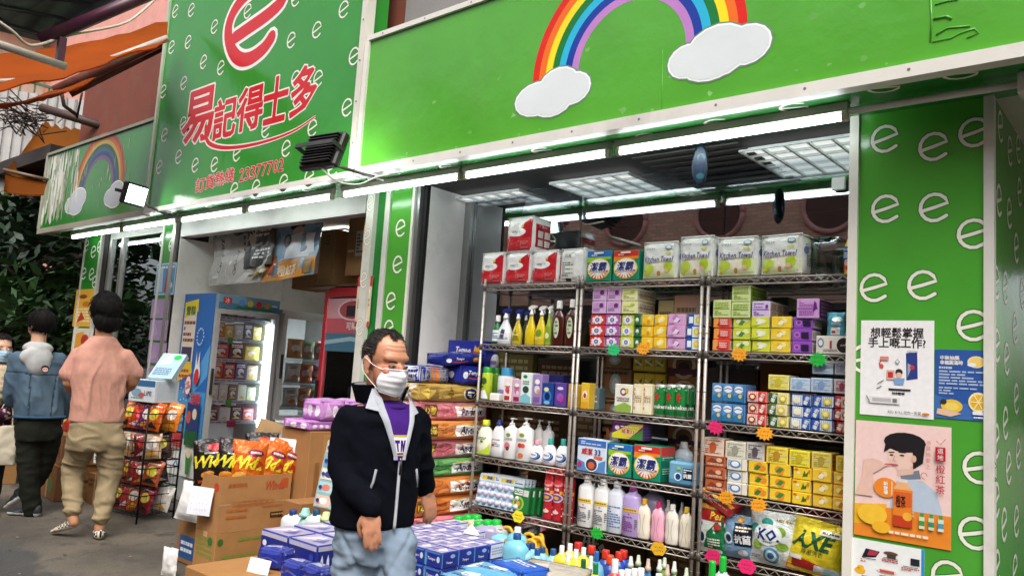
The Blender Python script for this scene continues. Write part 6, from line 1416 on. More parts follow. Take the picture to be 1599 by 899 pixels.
# bottles standing on crates between table and racks
def crate(x0, x1, y0, y1, z1_, lb, c='7a5d3c'):
 t = MB(); t.box(x0, x1, y0, y1, PAV+.002, z1_, c, 'card', ch=.004)
 props(put('carton_case', t), lb, 'carton')
Zb = .42
crate(-3.56, -2.9, 3.5, 3.72, Zb, 'brown carton under the green-capped oil bottles')
crate(-2.7, -2.3, 3.15, 3.66, .36, 'brown carton under the sky blue and golden bottles')
crate(-2.34, -1.86, 3.15, 3.66, .34, 'brown carton under the yellow bottles')
crate(-1.84, -1.36, 3.2, 3.66, .34, 'brown carton under the green bottles by the pillar')
crate(-2.5, -1.9, 2.6, 3.1, .36, 'brown carton under the small white-capped bottles')
def fb(px, pt, Y, wpx, zb, lb, nm='bottle', rz=None, grp=None, **k):
 p = aty(px, pt, Y); q = aty(px+wpx, pt, Y); w_ = abs(q.x-p.x)
 x = solve(px, (p.z+zb)/2, Y); w_ *= 1.4
 if k['cap'][0] == 'screw': cp = k['cap']; k['cap'] = (cp[0], cp[1], cp[2]*.62, cp[3]*.78); k['prof'] = PF_FLOOR
 return place(bottle(p.z-zb, w_, **k), nm, lb, 'bottle', (x, Y, zb+.002), random.uniform(-.3, .3) if rz is None else rz, grp)
pos = ['first', 'second', 'third', 'fourth', 'fifth', 'sixth', 'seventh', 'eighth']
for i, (px, py, Y) in enumerate([(715, 805, 3.58), (730, 803, 3.66), (743, 803, 3.7), (746, 813, 3.56), (760, 811, 3.58), (774, 811, 3.62)]):
 fb(px, py, Y, 25, Zb, 'clear bottle with bright green cap, '+pos[i]+' of the green-capped group', 'floor_cleaner_bottle', c=['c9a23a', 'b9b6a8', 'b2b6a8', '8f86b0', 'a29ab8', 'b0b0ac'][i], prof=PF_JUG, cap=('screw', '17b53a', .2, .42), m='gloss', sy=.7, art=[('r', 0, 0, 1, 1, ['d8902a', 'd9d4c0', 'c9d0c0', 'd5d0e0', 'b9b4cc', 'cfd2cf'][i]), ('n', .1, .2, .9, .8, 3, '6a5a7a')], rng=(.1, .5))
for i, (px, py, Y, w_, cc_) in enumerate([(779, 825, 3.6, 24, '1d4f8f'), (805, 832, 3.28, 26, '1d4a86'), (806, 822, 3.45, 22, 'e9ecee')]):
 fb(px, py, Y, w_, .36, 'sky blue bleach bottle with '+['dark blue cap beside the folded card', 'dark blue cap, biggest of the blue bottles', 'white cap behind the biggest blue one'][i], 'bleach_bottle', c='7cc4d8', prof=PF_JUG, cap=('screw', cc_, .16, .36), sy=.75)
for i, (px, py, Y) in enumerate([(822, 848, 3.3), (829, 847, 3.4), (837, 856, 3.25), (845, 853, 3.35), (862, 856, 3.3)]):
 fb(px, py, Y, 14, .36, 'small pale blue bottle with dark cap, '+pos[i]+' of the cluster', 'bleach_bottle', c='8fc4d4', prof=PF_JUG, cap=('screw', ['1a3c72', '1a3c72', '20508c', '1c4a80', '23568c'][i], .2, .5))
def jerry(px, py, Y, s_, lb):
 p = aty(px, py, Y); t = MB()
 t.lathe([(.055, 0), (.06, .01), (.06, .14), (.05, .17), (.035, .185)], 'd8a520', 'plastic', 14, 1, .75, 3)
 t.lathe([(.016, .18), (.016, .2)], 'd8a520', 'plastic', 10, cx=-.03)
 h = MB(); h.tube(smooth([(-.028, 0, .19), (-.02, 0, .235), (.02, 0, .24), (.045, 0, .2), (.05, 0, .15)], 4), .0105, 'dba924', 'plastic', 8)
 c = MB(); c.lathe([(.02, .2), (.02, .22)], 'c88a1a', 'plastic', 10, cx=-.03)
 zb = max(.36, p.z-.25)
 place([('bottle', cached('jerry', lambda: t.mesh('bottle'))), ('handle', cached('jerryh', lambda: h.mesh('handle'))), ('cap', cached('jerryc', lambda: c.mesh('cap')))], 'oil_jug', lb, 'jug', (p.x, Y, p.z-.245), rz=random.uniform(-.6, .6), group='golden oil jugs')
for i, (px, py, Y) in enumerate([(792, 822, 3.62), (800, 836, 3.52), (826, 832, 3.56), (829, 842, 3.46), (845, 834, 3.62), (838, 838, 3.54)]):
 jerry(px, py, Y, 1, 'golden oil jug with loop handle, '+pos[i]+' of the golden jugs')
for i, (px, py, Y) in enumerate([(875, 851, 3.3), (888, 848, 3.42), (897, 857, 3.24), (909, 854, 3.36), (885, 862, 3.15)]):
 fb(px, py, Y, 17, .34, 'yellow detergent bottle with white cap, '+pos[i]+' of the white-capped cluster', 'detergent_bottle', c='e6cf3a', prof=PF_DISH, cap=('screw', 'eff0ee', .2, .36), sy=.7, art=[('e', .5, .5, .3, .3, '4a8a3a'), ('n', .3, .4, .7, .6, 2, 'f2f2e6')], rng=(.1, .55))
for i, (px, py, Y, c) in enumerate([(901, 846, 3.55, 'c22a22'), (922, 851, 3.55, 'c8301f'), (944, 858, 3.5, 'c62d22'), (951, 866, 3.42, 'd2461f'), (965, 861, 3.55, 'c8301f'), (972, 858, 3.6, 'c22a22')]):
 fb(px, py, Y, 14, .34, 'dark blue bottle with red cap, '+pos[i]+' in the red-capped row', 'cleaner_bottle', c=['6a7a2a', '2a6a4a', '24489c', '24489c', '1f4aa8', '1f4aa8'][i], prof=PF_JUG, cap=('screw', c, .22, .7))
for i, (px, py, Y, c, k_, w_) in enumerate([(908, 872, 2.95, 'dfe4e6', '155a3a', 16), (927, 878, 2.92, 'd8d83a', '1b7a3a', 17), (957, 872, 2.85, 'c24a4a', 'ece6e2', 22), (929, 860, 3.15, '6fb0d0', '2a62a8', 15), (920, 868, 3.05, 'dfe6ea', 'e9ecee', 12)]):
 fb(px, py, Y, w_, .36, ['white bottle with dark green cap in the nearest row', 'yellow bottle with green cap in the nearest row', 'rosy red bottle with long white neck in the nearest row', 'blue bottle with blue cap behind the nearest row', 'slim white bottle between blue and yellow bottles'][i], 'cleaner_bottle', c=c, prof=PF_DISH, cap=('screw', k_, .22, .4), m='gloss', art=[('r', .1, .1, .9, .9, 'e9ebe6'), ('n', .2, .3, .8, .7, 3, '3a5a7a')], rng=(.08, .5))
for i, (px, py) in enumerate([(968, 889), (978, 888), (988, 887), (998, 886), (1026, 895)]):
 fb(px, py, 2.9, 11, .36, 'small bottle with plain white cap, '+pos[i]+' of the front cap row', 'cleaner_bottle', c='e6e6e2', prof=PF_DISH, cap=('screw', 'f0f0ee', .2, .8))
for i, (px, py, Y, c) in enumerate([(983, 868, 3.4, '1f8a72'), (995, 866, 3.5, '2a7a52'), (1010, 872, 3.35, '3a78b8'), (1028, 873, 3.4, '7fb52e'), (1036, 870, 3.55, '79ad2c'), (1040, 881, 3.3, '82b830'), (1051, 876, 3.42, '7db32e'), (1070, 886, 3.4, '86ba32')]):
 fb(px, py, Y, 18, .34, ['teal dish soap bottle', 'dark green dish soap bottle', 'blue dish soap bottle', 'lime dish soap bottle', 'lime dish soap bottle', 'lime dish soap bottle', 'lime dish soap bottle', 'lime dish soap bottle'][i]+' with pale nozzle, '+pos[i]+' of the nozzle row', 'dish_soap_bottle', c=c, prof=PF_DISH, cap=('cone', ['c9d0c4', 'b9c4a8', 'c2a89a'][i % 3], .16, .26), m='gloss', sy=.7, art=[('e', .5, .5, .34, .36, 'd9e6c0'), ('n', .3, .4, .7, .6, 2, '2a6a3a')], rng=(.1, .55))
for i, (px, py, Y) in enumerate([(1110, 875, 3.2), (1127, 868, 3.45)]):
 fb(px, py, Y, 24, .34, 'clear bottle with tall green cap, '+['nearer one', 'farther one'][i]+' under the pink tags', 'floor_cleaner_bottle', c='c3c6c8', prof=PF_JUG, cap=('screw', '1fae3a', .28, .4), m='gloss', sy=.7)
# cartons behind the window glass
def case_(px0, px1, py0, py1, Y, c, art, lb, d=.3, nm='carton_case', cat='carton'):
 if 4.15 < Y < 4.33: Y, d = 4.112, .05
 a = aty(px0, py1, Y); b = aty(px1, py1, Y); t_ = aty((px0+px1)/2, py0, Y)
 place(carton(b.x-a.x, t_.z-(a.z+b.z)/2, d, c, art, m='card'), nm, lb, cat, ((a.x+b.x)/2, Y+d/2, (a.z+b.z)/2))
wine = [('r', 0, 0, 1, 1, '9a6434'), ('r', 0, .0, 1, .22, '4a2240'), ('e', .5, .32, .36, .5, 'cdb8a2'), ('e', .5, .32, .26, .38, '6a4226'), ('e', .5, .22, .18, .22, '1a1412'), ('r', 0, 0, 1, .2, '4a2240'), ('e', .9, .75, .05, .08, 'e0c07a')]
for i, (y0, y1) in enumerate([(540, 585), (587, 622), (624, 656), (658, 694), (696, 732)]):
 case_(1042, 1094, y0, y1, 4.22, '96602f', wine, 'brown wine carton with purple band at the back, '+pos[i]+' from the top')
for i, (y0, y1) in enumerate([(552, 580), (582, 612)]):
 ar_ = []
 for q in range(3): ar_ += [('r', q/3+.01, .04, q/3+.32, .96, ['cbb540', 'e8cc30'][i]), ('p', [(q/3+.04, .3), (q/3+.28, .75), (q/3+.22, .3)], ['6a7a2a', '2f6a3a'][i]), ('l', [(q/3+.05, .6), (q/3+.25, .35)], .12, 'e9e2c0')]
 case_(988, 1040, y0, y1, 4.22, 'a9962e', ar_, ['dull', 'bright'][i]+' yellow tonic carton with green swirls at the back')
for i, (y0, y1) in enumerate([(545, 574), (576, 622), (624, 660), (662, 700)]):
 case_(936, 984, y0, y1, 4.22, '8a6c46', [('e', .5, .5, .2, .36, '9fb4bc'), ('e', .5, .5, .12, .22, 'd8d8d0'), ('e', .25, .6, .06, .2, 'b5622a'), ('e', .75, .6, .06, .2, 'b5622a'), ('n', .1, .8, .9, .95, 1, '4a3418')], 'dull brown crest carton at the back, '+pos[i]+' from the top')
case_(1186, 1270, 555, 612, 4.24, '6e4f30', [('n', .45, .35, .8, .55, 1, '33220f')], 'large brown carton at the back above the yellow pack')
case_(1098, 1180, 575, 700, 4.26, '4a443e', [('r', .2, .55, .9, .62, '8a9298'), ('n', .1, .1, .9, .5, 5, '4a3f38')], 'dark shelf unit at the back with grey ledge', .2, 'shelf_unit', 'shelf')
case_(1150, 1330, 640, 690, 4.23, '4a3020', [('n', .1, .3, .6, .7, 2, '4a3222')], 'dark brown carton at the back under the soy drinks')
for i, (px0, px1, y0, y1, c, lb) in enumerate([(760, 830, 548, 600, '6a6234', 'olive carton with bottles print at the back at the rack end'), (838, 898, 560, 606, '3a2c20', 'dark carton at the back over the purple boxes'), (765, 885, 640, 690, '4d3a26', 'brown carton at the back behind the pump bottles'), (820, 890, 740, 800, '5a3f22', 'brown carton at the back behind the red spray cans'), (890, 990, 640, 700, '55432c', 'brown carton at the back over the detergent boxes'), (890, 1010, 830, 890, '4a3826', 'brown carton at the back with pale lettering low down'), (1005, 1090, 840, 896, '54402a', 'brown carton at the back low behind the dish soap'), (1100, 1320, 872, 930, '6a5434', 'long brown carton at the back below the pouches')]):
 ar_ = [('n', .1, .2, .9, .8, 3, 'a09468' if i in (0,) else '7a654a')]
 if i == 5: ar_ = [('t', 'hite', .3, .6, .35, 'b9bfc2', {'b': .03, 's': .2})]
 case_(px0, px1, y0, y1, 4.24+.01*i, c, ar_, lb)
# low metal shelf edge glimpsed at the back
# round sticker hanging under the lamps
p = aty(1093, 258, 3.68); m = MB()
m.lathe([(.001, -.004), (.042, -.004), (.042, .004), (.001, .004)], '0f2438', 'plastic', 20, 1, 2.7)
m.art([('e', .0, .0, .036, .1, '0f2740'), ('e', .006, .04, .022, .022, '2a6572'), ('p', [(-.025, -.02), (.01, -.05), (.025, .02), (.0, .06)], '123050'), ('e', .004, -.06, .02, .016, '2f6a74')], lambda u, v, k: (u, v, .004+.0006*k), 1, 1)
o = put('window_sticker', m, None, p, rot=(R(90), 0, R(12))); props(o, 'round blue fish ornament hanging under the lamps', 'sticker')
m = MB(); a = aty(1310, 283, YG-.02); m.box(-.035, .035, -.012, .012, -.05, .02, 'e4e2de', 'plastic', ch=.005)
props(put('alarm_box', m, None, a), 'small white alarm box in the window corner by the pillar', 'alarm box')
# ---------------------------------------------------------------- posters on the wide pillar
def poster(px0, py0, px1, py1, Y, c, art, lb, nm='poster', curl=0, k0=1, cat='poster'):
 a = aty(px0, py0, Y); b = aty(px1, py1, Y); W = b.x-a.x; H = a.z-b.z
 m = MB().box(0, W, -.0012, 0, -H, 0, c, 'paper')
 o = put(nm, m, None, (a.x, Y, a.z)); props(o, lb, cat)
 p = MB(); p.art(art, lambda u, v, k: (u*W, -.0013-.00025*k, -H+v*H), W, H, 'print'); put('printed_design', p, o)
 return o
Yp = YP-.0015
can = lambda u, v, w_, h, c1, c2: [('p', [(u, v), (u+w_, v+.02), (u+w_-.01, v+h), (u-.01, v+h-.02)], c1), ('p', [(u+.1*w_, v+.1*h), (u+.5*w_, v+.5*h), (u+.1*w_, v+.6*h)], c2), ('e', u+w_*.5, v+h*.45, w_*.22, h*.08, 'd8352a'), ('e', u+w_*.5, v+h, w_*.5, h*.04, 'c9ccd2')]
poster(1345, 500, 1458, 655, Yp, 'f1efee', [('r', 0, 0, 1, 1, 'f3f1f0'), ('t', '想輕鬆掌握', .5, .87, .105, '1c1a1c', {'b': .025, 'w': .72}), ('t', '手上嘅工作?', .5, .765, .105, '1c1a1c', {'b': .025, 'w': .78})]
  + can(.64, .38, .15, .3, '2c3f86', '9aa6bc') + [('e', .54, .46, .05, .035, '2a2526'), ('e', .54, .43, .042, .03, 'e6b79a'), ('p', [(.48, .33), (.6, .33), (.62, .4), (.46, .4)], '7fa6d0'), ('r', .4, .27, .7, .29, '333'), ('n', .45, .22, .62, .26, 1, '2a2a2a'), ('l', [(.3, .6), (.27, .54), (.31, .5)], .012, 'c83a3a'), ('e', .3, .52, .03, .022, 'd05a4a'), ('r', .37, .38, .48, .48, 'd8b2a8'), ('r', .39, .4, .46, .46, 'c8322c'), ('l', [(.25, .33), (.33, .37)], .008, '555'), ('l', [(.24, .28), (.3, .31)], .008, '555'), ('e', .52, .57, .03, .024, 'dfe6ee'), ('l', [(.52, .545), (.55, .57), (.52, .595), (.49, .57), (.52, .545)], .006, '555'), ('r', .28, .58, .4, .62, 'd98a80'),
  ('r', .14, .13, .56, .2, 'e6e3e2'), ('r', .18, .145, .44, .185, 'bdbabb'), ('r', .46, .145, .52, .185, '777'), ('l', [(.1, .2), (.14, .14)], .01, '777'), ('t', 'RED BULL 給你一對翼', .62, .05, .035, '333', {'w': .44}), ('e', .9, .05, .05, .012, 'd8902a'), ('r', .86, .04, .95, .047, 'c83030')], 'white poster with two lines of black writing and blue can')
poster(1460, 545, 1546, 658, Yp, '2e5aa2', [('r', .01, .01, .99, .99, '2c57a0'), ('p', [(0, 0), (1, 0), (1, .3), (.5, .22), (0, .34)], '3f6db2'), ('e', .76, .83, .16, .085, 'f2dfa0'), ('e', .76, .83, .13, .07, 'f0cf72'), ('e', .68, .79, .08, .03, 'e8eef4'), ('t', '中秋抽獎', .28, .88, .06, 'f0ede6', {'b': .03, 'w': .36}), ('t', '幸福圓滿時', .31, .81, .06, 'f0ede6', {'b': .03, 'w': .42}), ('n', .08, .7, .34, .76, 1, 'b9c8e0'), ('n', .08, .48, .9, .7, 5, 'a9bcdc'), ('n', .08, .34, .8, .46, 3, 'a9bcdc'),
  ('e', .32, .18, .2, .1, 'e9c23a'), ('e', .32, .18, .13, .06, 'f0d469'), ('p', [(.04, .06), (.3, .03), (.5, .08), (.3, .12), (.06, .14)], 'e6bfa2'), ('e', .17, .24, .06, .04, '333'), ('e', .8, .26, .18, .14, 'f2e6b0'), ('e', .8, .26, .145, .11, 'e8b62a')]+[('l', [(.8, .26), (.8+.13*math.cos(i*1.047), .26+.1*math.sin(i*1.047))], .012, 'f7eec0') for i in range(6)]+[('r', .7, .08, .9, .13, 'e8ecf2'), ('n', .72, .02, .96, .06, 1, 'dfe6f0')], 'blue mooncake festival poster with orange slices and small white print')
# large tea poster: a drawn drinker with an orange bottle
tea = [('r', 0, 0, 1, 1, 'f0cfc8'), ('r', 0, .0, 1, .27, 'e98a2c'), ('p', [(0, .27), (.35, .3), (.3, .12), (0, .1)], 'eeb02c'),
  ('p', [(.38, .27), (.92, .27), (.86, .45), (.72, .53), (.5, .54), (.4, .46)], 'b9c7d8'), ('p', [(.5, .52), (.7, .55), (.68, .62), (.6, .6), (.48, .58)], '74808e'),
  ('p', [(.46, .55), (.62, .58), (.64, .66), (.44, .64)], 'e0b9a6'), ('e', .5, .73, .155, .115, 'e9c7b6'), ('p', [(.38, .66), (.46, .6), (.58, .62), (.62, .7), (.4, .72)], 'e9c7b6'),
  ('e', .53, .84, .22, .085, '1f1a1e'), ('p', [(.62, .62), (.72, .68), (.74, .82), (.6, .86), (.62, .72)], '1f1a1e'), ('p', [(.31, .74), (.4, .79), (.55, .79), (.5, .84), (.34, .86)], '1f1a1e'), ('l', [(.37, .745), (.42, .75)], .008, '2a2024'), ('l', [(.47, .755), (.54, .755)], .008, '2a2024'), ('e', .395, .725, .02, .006, '2a2024'), ('e', .505, .73, .025, .006, '2a2024'), ('l', [(.43, .72), (.41, .68), (.44, .675)], .005, 'c99a88'), ('e', .43, .643, .04, .009, 'c2606a'), ('e', .63, .71, .025, .03, 'deb09c'),
  ('p', [(.0, .35), (.2, .35), (.2, .55), (.3, .6), (.2, .68), (.1, .66), (.08, .5)], 'e6bfae'), ('e', .22, .63, .1, .045, 'e6bfae'), ('l', [(.28, .62), (.36, .64)], .02, 'e6bfae'), ('l', [(.33, .64), (.4, .645)], .012, 'c9545a'),
  ('e', .34, .44, .13, .085, 'ec8a2c'), ('t', '新登場', .36, .44, .1, 'f6efe4', {'b': .02, 'rot': -1.57, 'w': .2}) if False else ('r', .40, .38, .41, .5, 'f4d9b0')]
for i, ch in enumerate('新登場'): tea.append(('t', ch, .34, .475-.038*i, .034, 'fbf4ea', {'b': .03}))
tea += [('r', .42, .13, .62, .44, 'e8822a'), ('p', [(.42, .44), (.62, .44), (.57, .5), (.47, .5)], 'efb27a'), ('r', .47, .5, .57, .53, 'e2d6cc'), ('r', .43, .3, .61, .42, 'd8622a'), ('r', .42, .13, .62, .22, 'c23f20'), ('e', .57, .22, .05, .035, 'f0b23a'), ('t', '橙茶', .5, .34, .1, '2a1a14', {'b': .02, 'w': .1}), ('e', .2, .2, .16, .09, 'f2c23a'), ('e', .3, .1, .1, .05, 'f0b62e'), ('n', .38, .05, .8, .09, 1, 'f4e2c8')]
for i in range(3): tea += [('r', .69+.095*i, .14, .745+.095*i, .24, ['cfe0c0', 'c9dbb8', 'd5e0cc'][i]), ('r', .69+.095*i, .165, .745+.095*i, .205, ['3f9a4a', '2f8f6a', '4a9ab0'][i]), ('r', .7+.095*i, .24, .735+.095*i, .27, '3f9a4a')]
for i, ch in enumerate('橙紅茶'): tea.append(('t', ch, .9, .65-.085*i, .068, 'b8353a', {'b': .01}))
tea += [('r', .85, .715, .95, .83, 'b5222c'), ('t', '道', .9, .8, .045, 'f4e6e0'), ('t', '地', .9, .745, .045, 'f4e6e0'), ('n', .62, .22, .66, .3, 3, 'b9c2a0')]
for i, ch in enumerate('池昌旭愛上'): tea.append(('t', ch, .78, .86-.05*i, .036, 'c46a5a'))
tea += [('l', [(.74+.03*math.cos(i*.6), .58+.025*math.sin(i*.6)) for i in range(9)], .006, 'c86a5a'), ('l', [(.86, .88), (.9, .85), (.95, .9)], .006, 'c86a5a')]
poster(1337, 655, 1485, 859, Yp-.002, 'efd0c8', tea, 'pink and orange tea poster with black-haired drinker and bottle')
low = [('r', 0, 0, 1, 1, 'eef0ee'), ('r', 0, 0, 1, .05, '2f8fd0'), ('r', .96, 0, 1, 1, '2f8fd0'), ('p', [(.14, .62), (.34, .66), (.4, .8), (.2, .82)], '1d1a22'), ('p', [(.22, .68), (.34, .7), (.38, .79), (.25, .8)], 'b0344a'), ('e', .12, .33, .08, .07, 'f0b52a'), ('e', .13, .4, .05, .05, 'f2bb30'), ('e', .1, .38, .02, .015, 'e0702a'), ('e', .55, .8, .1, .04, '6a4a3a'), ('r', .5, .7, .62, .79, '4a3a34'), ('r', .82, .64, .94, .78, '24262c'), ('e', .5, .42, .14, .05, 'e9e2d8'), ('r', .4, .38, .6, .44, 'c9564a')]
for u, v in [(.25, .58), (.55, .66), (.82, .56), (.5, .28), (.82, .3), (.25, .2)]: low += [('n', u-.12, v-.05, u+.12, v+.02, 2, 'b53a3a'), ('r', u-.1, v+.03, u+.1, v+.045, '555')]
for i in range(3): low.append(('r', .66+.1*i, .06, .72+.1*i, .18, ['d8527a', '4a9ad0', '3aa88a'][i]))
poster(1331, 838, 1443, 935, Yp-.0008, 'eef0ee', low, 'white gift poster with laptop and yellow duck, lowest on the pillar')
# small posters on the left columns and centre column
poster(120, 452, 143, 510, Yp, 'e0a93a', [('r', 0, 0, 1, 1, 'e3ae3e'), ('e', .4, .8, .2, .06, '8a4a1a'), ('e', .6, .6, .2, .07, 'c2761f'), ('n', .1, .1, .9, .5, 5, 'f3e3b0'), ('p', [(.2, .1), (.6, .2), (.4, .4)], 'b83a2a')], 'small yellow snack poster on the farthest green column')
poster(117, 512, 141, 560, Yp, 'd9cfc0', [('r', 0, 0, 1, 1, 'dcd2c4'), ('p', [(.1, 0), (.6, .3), (.5, .9), (.1, .8)], 'e0a03a'), ('e', .6, .6, .2, .2, 'b83a30'), ('n', .1, .05, .9, .2, 2, '6a3a2a')], 'torn cream poster below the yellow snack poster')
poster(246, 412, 271, 460, Yp, 'b9d2e2', [('r', .05, .05, .95, .95, '5a9ac8'), ('p', [(.2, .1), (.4, .1), (.35, .9), (.15, .9)], 'c2d6e4'), ('p', [(.5, .1), (.66, .1), (.72, .9), (.58, .9)], 'c8342e'), ('n', .1, .8, .9, .92, 1, 'eef2f4'), ('e', .8, .3, .1, .1, 'e6e9ee')], 'small blue toothbrush poster on the green column by the freezers')
for i, (y0, y1) in enumerate([(467, 497), (499, 532), (534, 568), (570, 610)]):
 poster(238-1.2*i*2, y0, 262-1.2*i*2, y1, Yp, 'b497c2', [('r', .02, .02, .98, .98, 'b89cc6'), ('p', [(.1, .1), (.5, .3), (.3, .8)], 'c6aed2')], 'plain lilac sheet on the green column, '+pos[i]+' from the top', 'paper_sheet', cat='paper sheet')
poster(569, 352, 579, 392, YP-.003, 'd9a87a', [('r', .1, .1, .9, .6, 'c2763a'), ('n', .1, .65, .9, .95, 3, '7a4a2a')], 'narrow orange notice on the centre column edge', 'notice', cat='notice')
poster(566, 395, 577, 432, YP-.003, 'e6e4de', [('n', .1, .1, .9, .9, 7, '7a7a7a')], 'narrow white notice on the centre column edge', 'notice', cat='notice')
poster(560, 432, 576, 510, YP-.0035, 'd8c8a8', [('r', 0, .8, 1, 1, 'b8302c'), ('e', .6, .7, .3, .08, 'efe9e0'), ('p', [(.1, .1), (.8, .3), (.5, .6)], 'c9b23a'), ('n', .1, .35, .9, .55, 4, '5a4a30'), ('r', 0, 0, 1, .1, 'b8302c')], 'narrow red and cream snack poster on the centre column edge')
# ================================================================== OPEN SHOP BAY: FRIDGES
def vitrine(x0, x1, y0, y1, z0, z1, name, label, cat, frame, face, doors, head=0, inner='f0f2f2', side=None):
 """upright display fridge; face '+X' or '-Y'"""
 t = thing(name, label, cat, ((x0+x1)/2, (y0+y1)/2, z0)); hw, hd, H = (x1-x0)/2, (y1-y0)/2, z1-z0
 c = MB(); T = .035
 if face == '+X':
  c.box(-hw, hw-.01, -hd, -hd+T, 0, H, side or frame, 'paint'); c.box(-hw, hw-.01, hd-T, hd, 0, H, frame, 'paint'); c.box(-hw, -hw+T, -hd+T, hd-T, 0, H, inner, 'paint')
  c.box(-hw+T, hw-.01, -hd+T, hd-T, 0, .14, frame, 'paint'); c.box(-hw+T, hw-.01, -hd+T, hd-T, H-.05-head, H, frame, 'paint')
 else:
  c.box(-hw, -hw+T, -hd+.01, hd, 0, H, frame, 'paint'); c.box(hw-T, hw, -hd+.01, hd, 0, H, frame, 'paint'); c.box(-hw+T, hw-T, hd-T, hd, 0, H, inner, 'paint')
  c.box(-hw+T, hw-T, -hd+.01, hd-T, 0, .14, frame, 'paint'); c.box(-hw+T, hw-T, -hd+.01, hd-T, H-.05-head, H, frame, 'paint')
 put('cabinet', c, t)
 for za, zb_ in doors:
  d = MB(); za -= z0; zb_ -= z0
  L = hd if face == '+X' else hw; b = .045
  def bx_(u0, u1, w0, w1, n0, n1, cc_, m_):
   if face == '+X': d.box(hw+n0, hw+n1, u0, u1, w0, w1, cc_, m_)
   else: d.box(u0, u1, -hd-n1, -hd-n0, w0, w1, cc_, m_)
  bx_(-L, L, za, za+b, 0, .03, frame, 'paint'); bx_(-L, L, zb_-b, zb_, 0, .03, frame, 'paint'); bx_(-L, -L+b, za+b, zb_-b, 0, .03, frame, 'paint'); bx_(L-b, L, za+b, zb_-b, 0, .03, frame, 'paint')
  do = put('door', d, t)
  d = MB(); bx_(-L+b, L-b, za+b, zb_-b, .01, .016, 'fff', 'fridge_glass'); put('pane', d, do)
  d = MB(); bx_(-L+.005, -L+.02, (za+zb_)/2-.12, (za+zb_)/2+.12, .03, .055, '2b2b2b', 'plastic'); put('handle', d, do)
 return t, hw, hd
FX = -6.98
fr1, hw1, hd1 = vitrine(-7.57, FX, 3.86, 4.54, PAV, 2.06, 'display_freezer', 'grey ice cream freezer with lit glass door and blue poster on its side', 'freezer', 'a9aba9', '+X', [(.55, 1.92)], .08)
m = MB(); m.box(-.009, -.001, -hd1+.01, hd1-.01, 1.80, 1.928, '8fb4c8', 'print')
m.art([('r', 0, 0, 1, 1, '6f9cb8'), ('r', 0, 0, 1, .4, '3f7a94'), ('r', .06, .3, .2, .8, 'b9343a'), ('t', '冰', .13, .55, .4, 'efe9e4')]+[('e', .36+.14*i, .5, .05, .26, ['5a86c0', 'd0b23a', 'c8343a', 'b89a4a', 'd9d4c4'][i]) for i in range(4)]+[('p', [(.25, .05), (.9, .05), (.85, .2), (.3, .25)], '2a6a3a'), ('n', .86, .4, .97, .6, 1, 'e6ecf0')], lambda u, v, k: (-.0009+.0005*k, -hd1+.012+u*(2*hd1-.024), 1.802+v*.125), .66, .125)
put('header_sign', m, fr1, (hw1+.032, 0, 0))
m = MB()
for i in range(9): m.box(-.004, .004, -hd1+.05, hd1-.05, .2+.02*i, .21+.02*i, '6d6f6f', 'paint')
put('grille', m, fr1, (hw1-.002, 0, 0))
lt_m = MB(); lt_m.tube([(0, 0, .62), (0, 0, 1.68)], .012, 'fff', 'fridge_light', 8); put('light_tube', lt_m, fr1, (hw1-.05, hd1-.075, 0))
shz = [atx(350, y, FX-.04).z for y in (494, 527, 560, 592, 625, 657)]
shm = MB(); shm.box(-hw1+.04, hw1-.06, -hd1+.04, hd1-.04, -.012, -.002, 'e2e6e8', 'metal'); shm.box(hw1-.06, hw1-.052, -hd1+.04, hd1-.1, -.028, .004, 'cfdbe4', 'print')
shm.art([('n', .02, .2, .98, .8, 1, '6f86a0')], lambda u, v, k: (hw1-.0515+.0004*k, -hd1+.04+u*(2*hd1-.14), -.028+v*.03), .5, .03)
smm = shm.mesh('shelf')
for zz in shz: put('shelf', smm, fr1, (0, 0, zz-PAV))
rowsF = [['8a3a30', '4f7a34', '5f4a9a', '3f3f8f', '4f7fc0'], ['c9682a', 'd8b23a', 'b9c0c8', '3a4a72', 'cfc04a'], ['b5302f', '3a2620', 'd8c23a'], ['c8502a', 'b5402f', '2f4a82', 'c9b48a'], ['d9dcc8', 'cfd2d0', '7a6a54', 'e3eada', 'cfe0c0'], ['2a2c30', 'dfe3e6', '2a2a2c', 'c94a6a']]
hts = [.15, .145, .16, .165, .15, .13]
nmr = ['top', 'second', 'third', 'fourth', 'fifth', 'lowest']
for r_, row in enumerate(rowsF):
 n = len(row); span = .5; w_ = span/n
 for i, c in enumerate(row):
  y = 3.86+.07+w_*(i+.5); h = hts[r_]*(.85+.25*((i*7+r_*3) % 5)/5)
  art_ = [('e', .5, .45, .3, .22, 'ece6dc'), ('n', .1, .7, .9, .92, 2, 'f0ece0'), ('p', [(.1, .1), (.5, .3), (.9, .12)], 'e0c46a'), ('e', .6, .35, .14, .1, c)]
  place(carton(.2, h, w_*.93, c, (), art_), 'frozen_food_box', ['brown', 'green', 'pale', 'dark', 'striped'][i % 5]+' ice cream box, '+pos[i]+' along the '+nmr[r_]+' freezer shelf', 'ice cream box', (FX-.19, y, shz[r_]+.002), 0, 'ice cream boxes in the lit freezer')
for i, (r_, c, w_) in enumerate([(1, '1fae4a', .05), (4, '25c455', .06), (5, 'e0406a', .09)]):
 m = MB().box(0, .002, -w_/2, w_/2, -.05, .01, c, 'paper'); props(put('price_tag', m, None, (FX-.028, 3.86+.2+.05*i, shz[r_]-.004)), ['green', 'bright green', 'pink'][i]+' paper tag on the '+nmr[r_]+' freezer shelf', 'price tag')
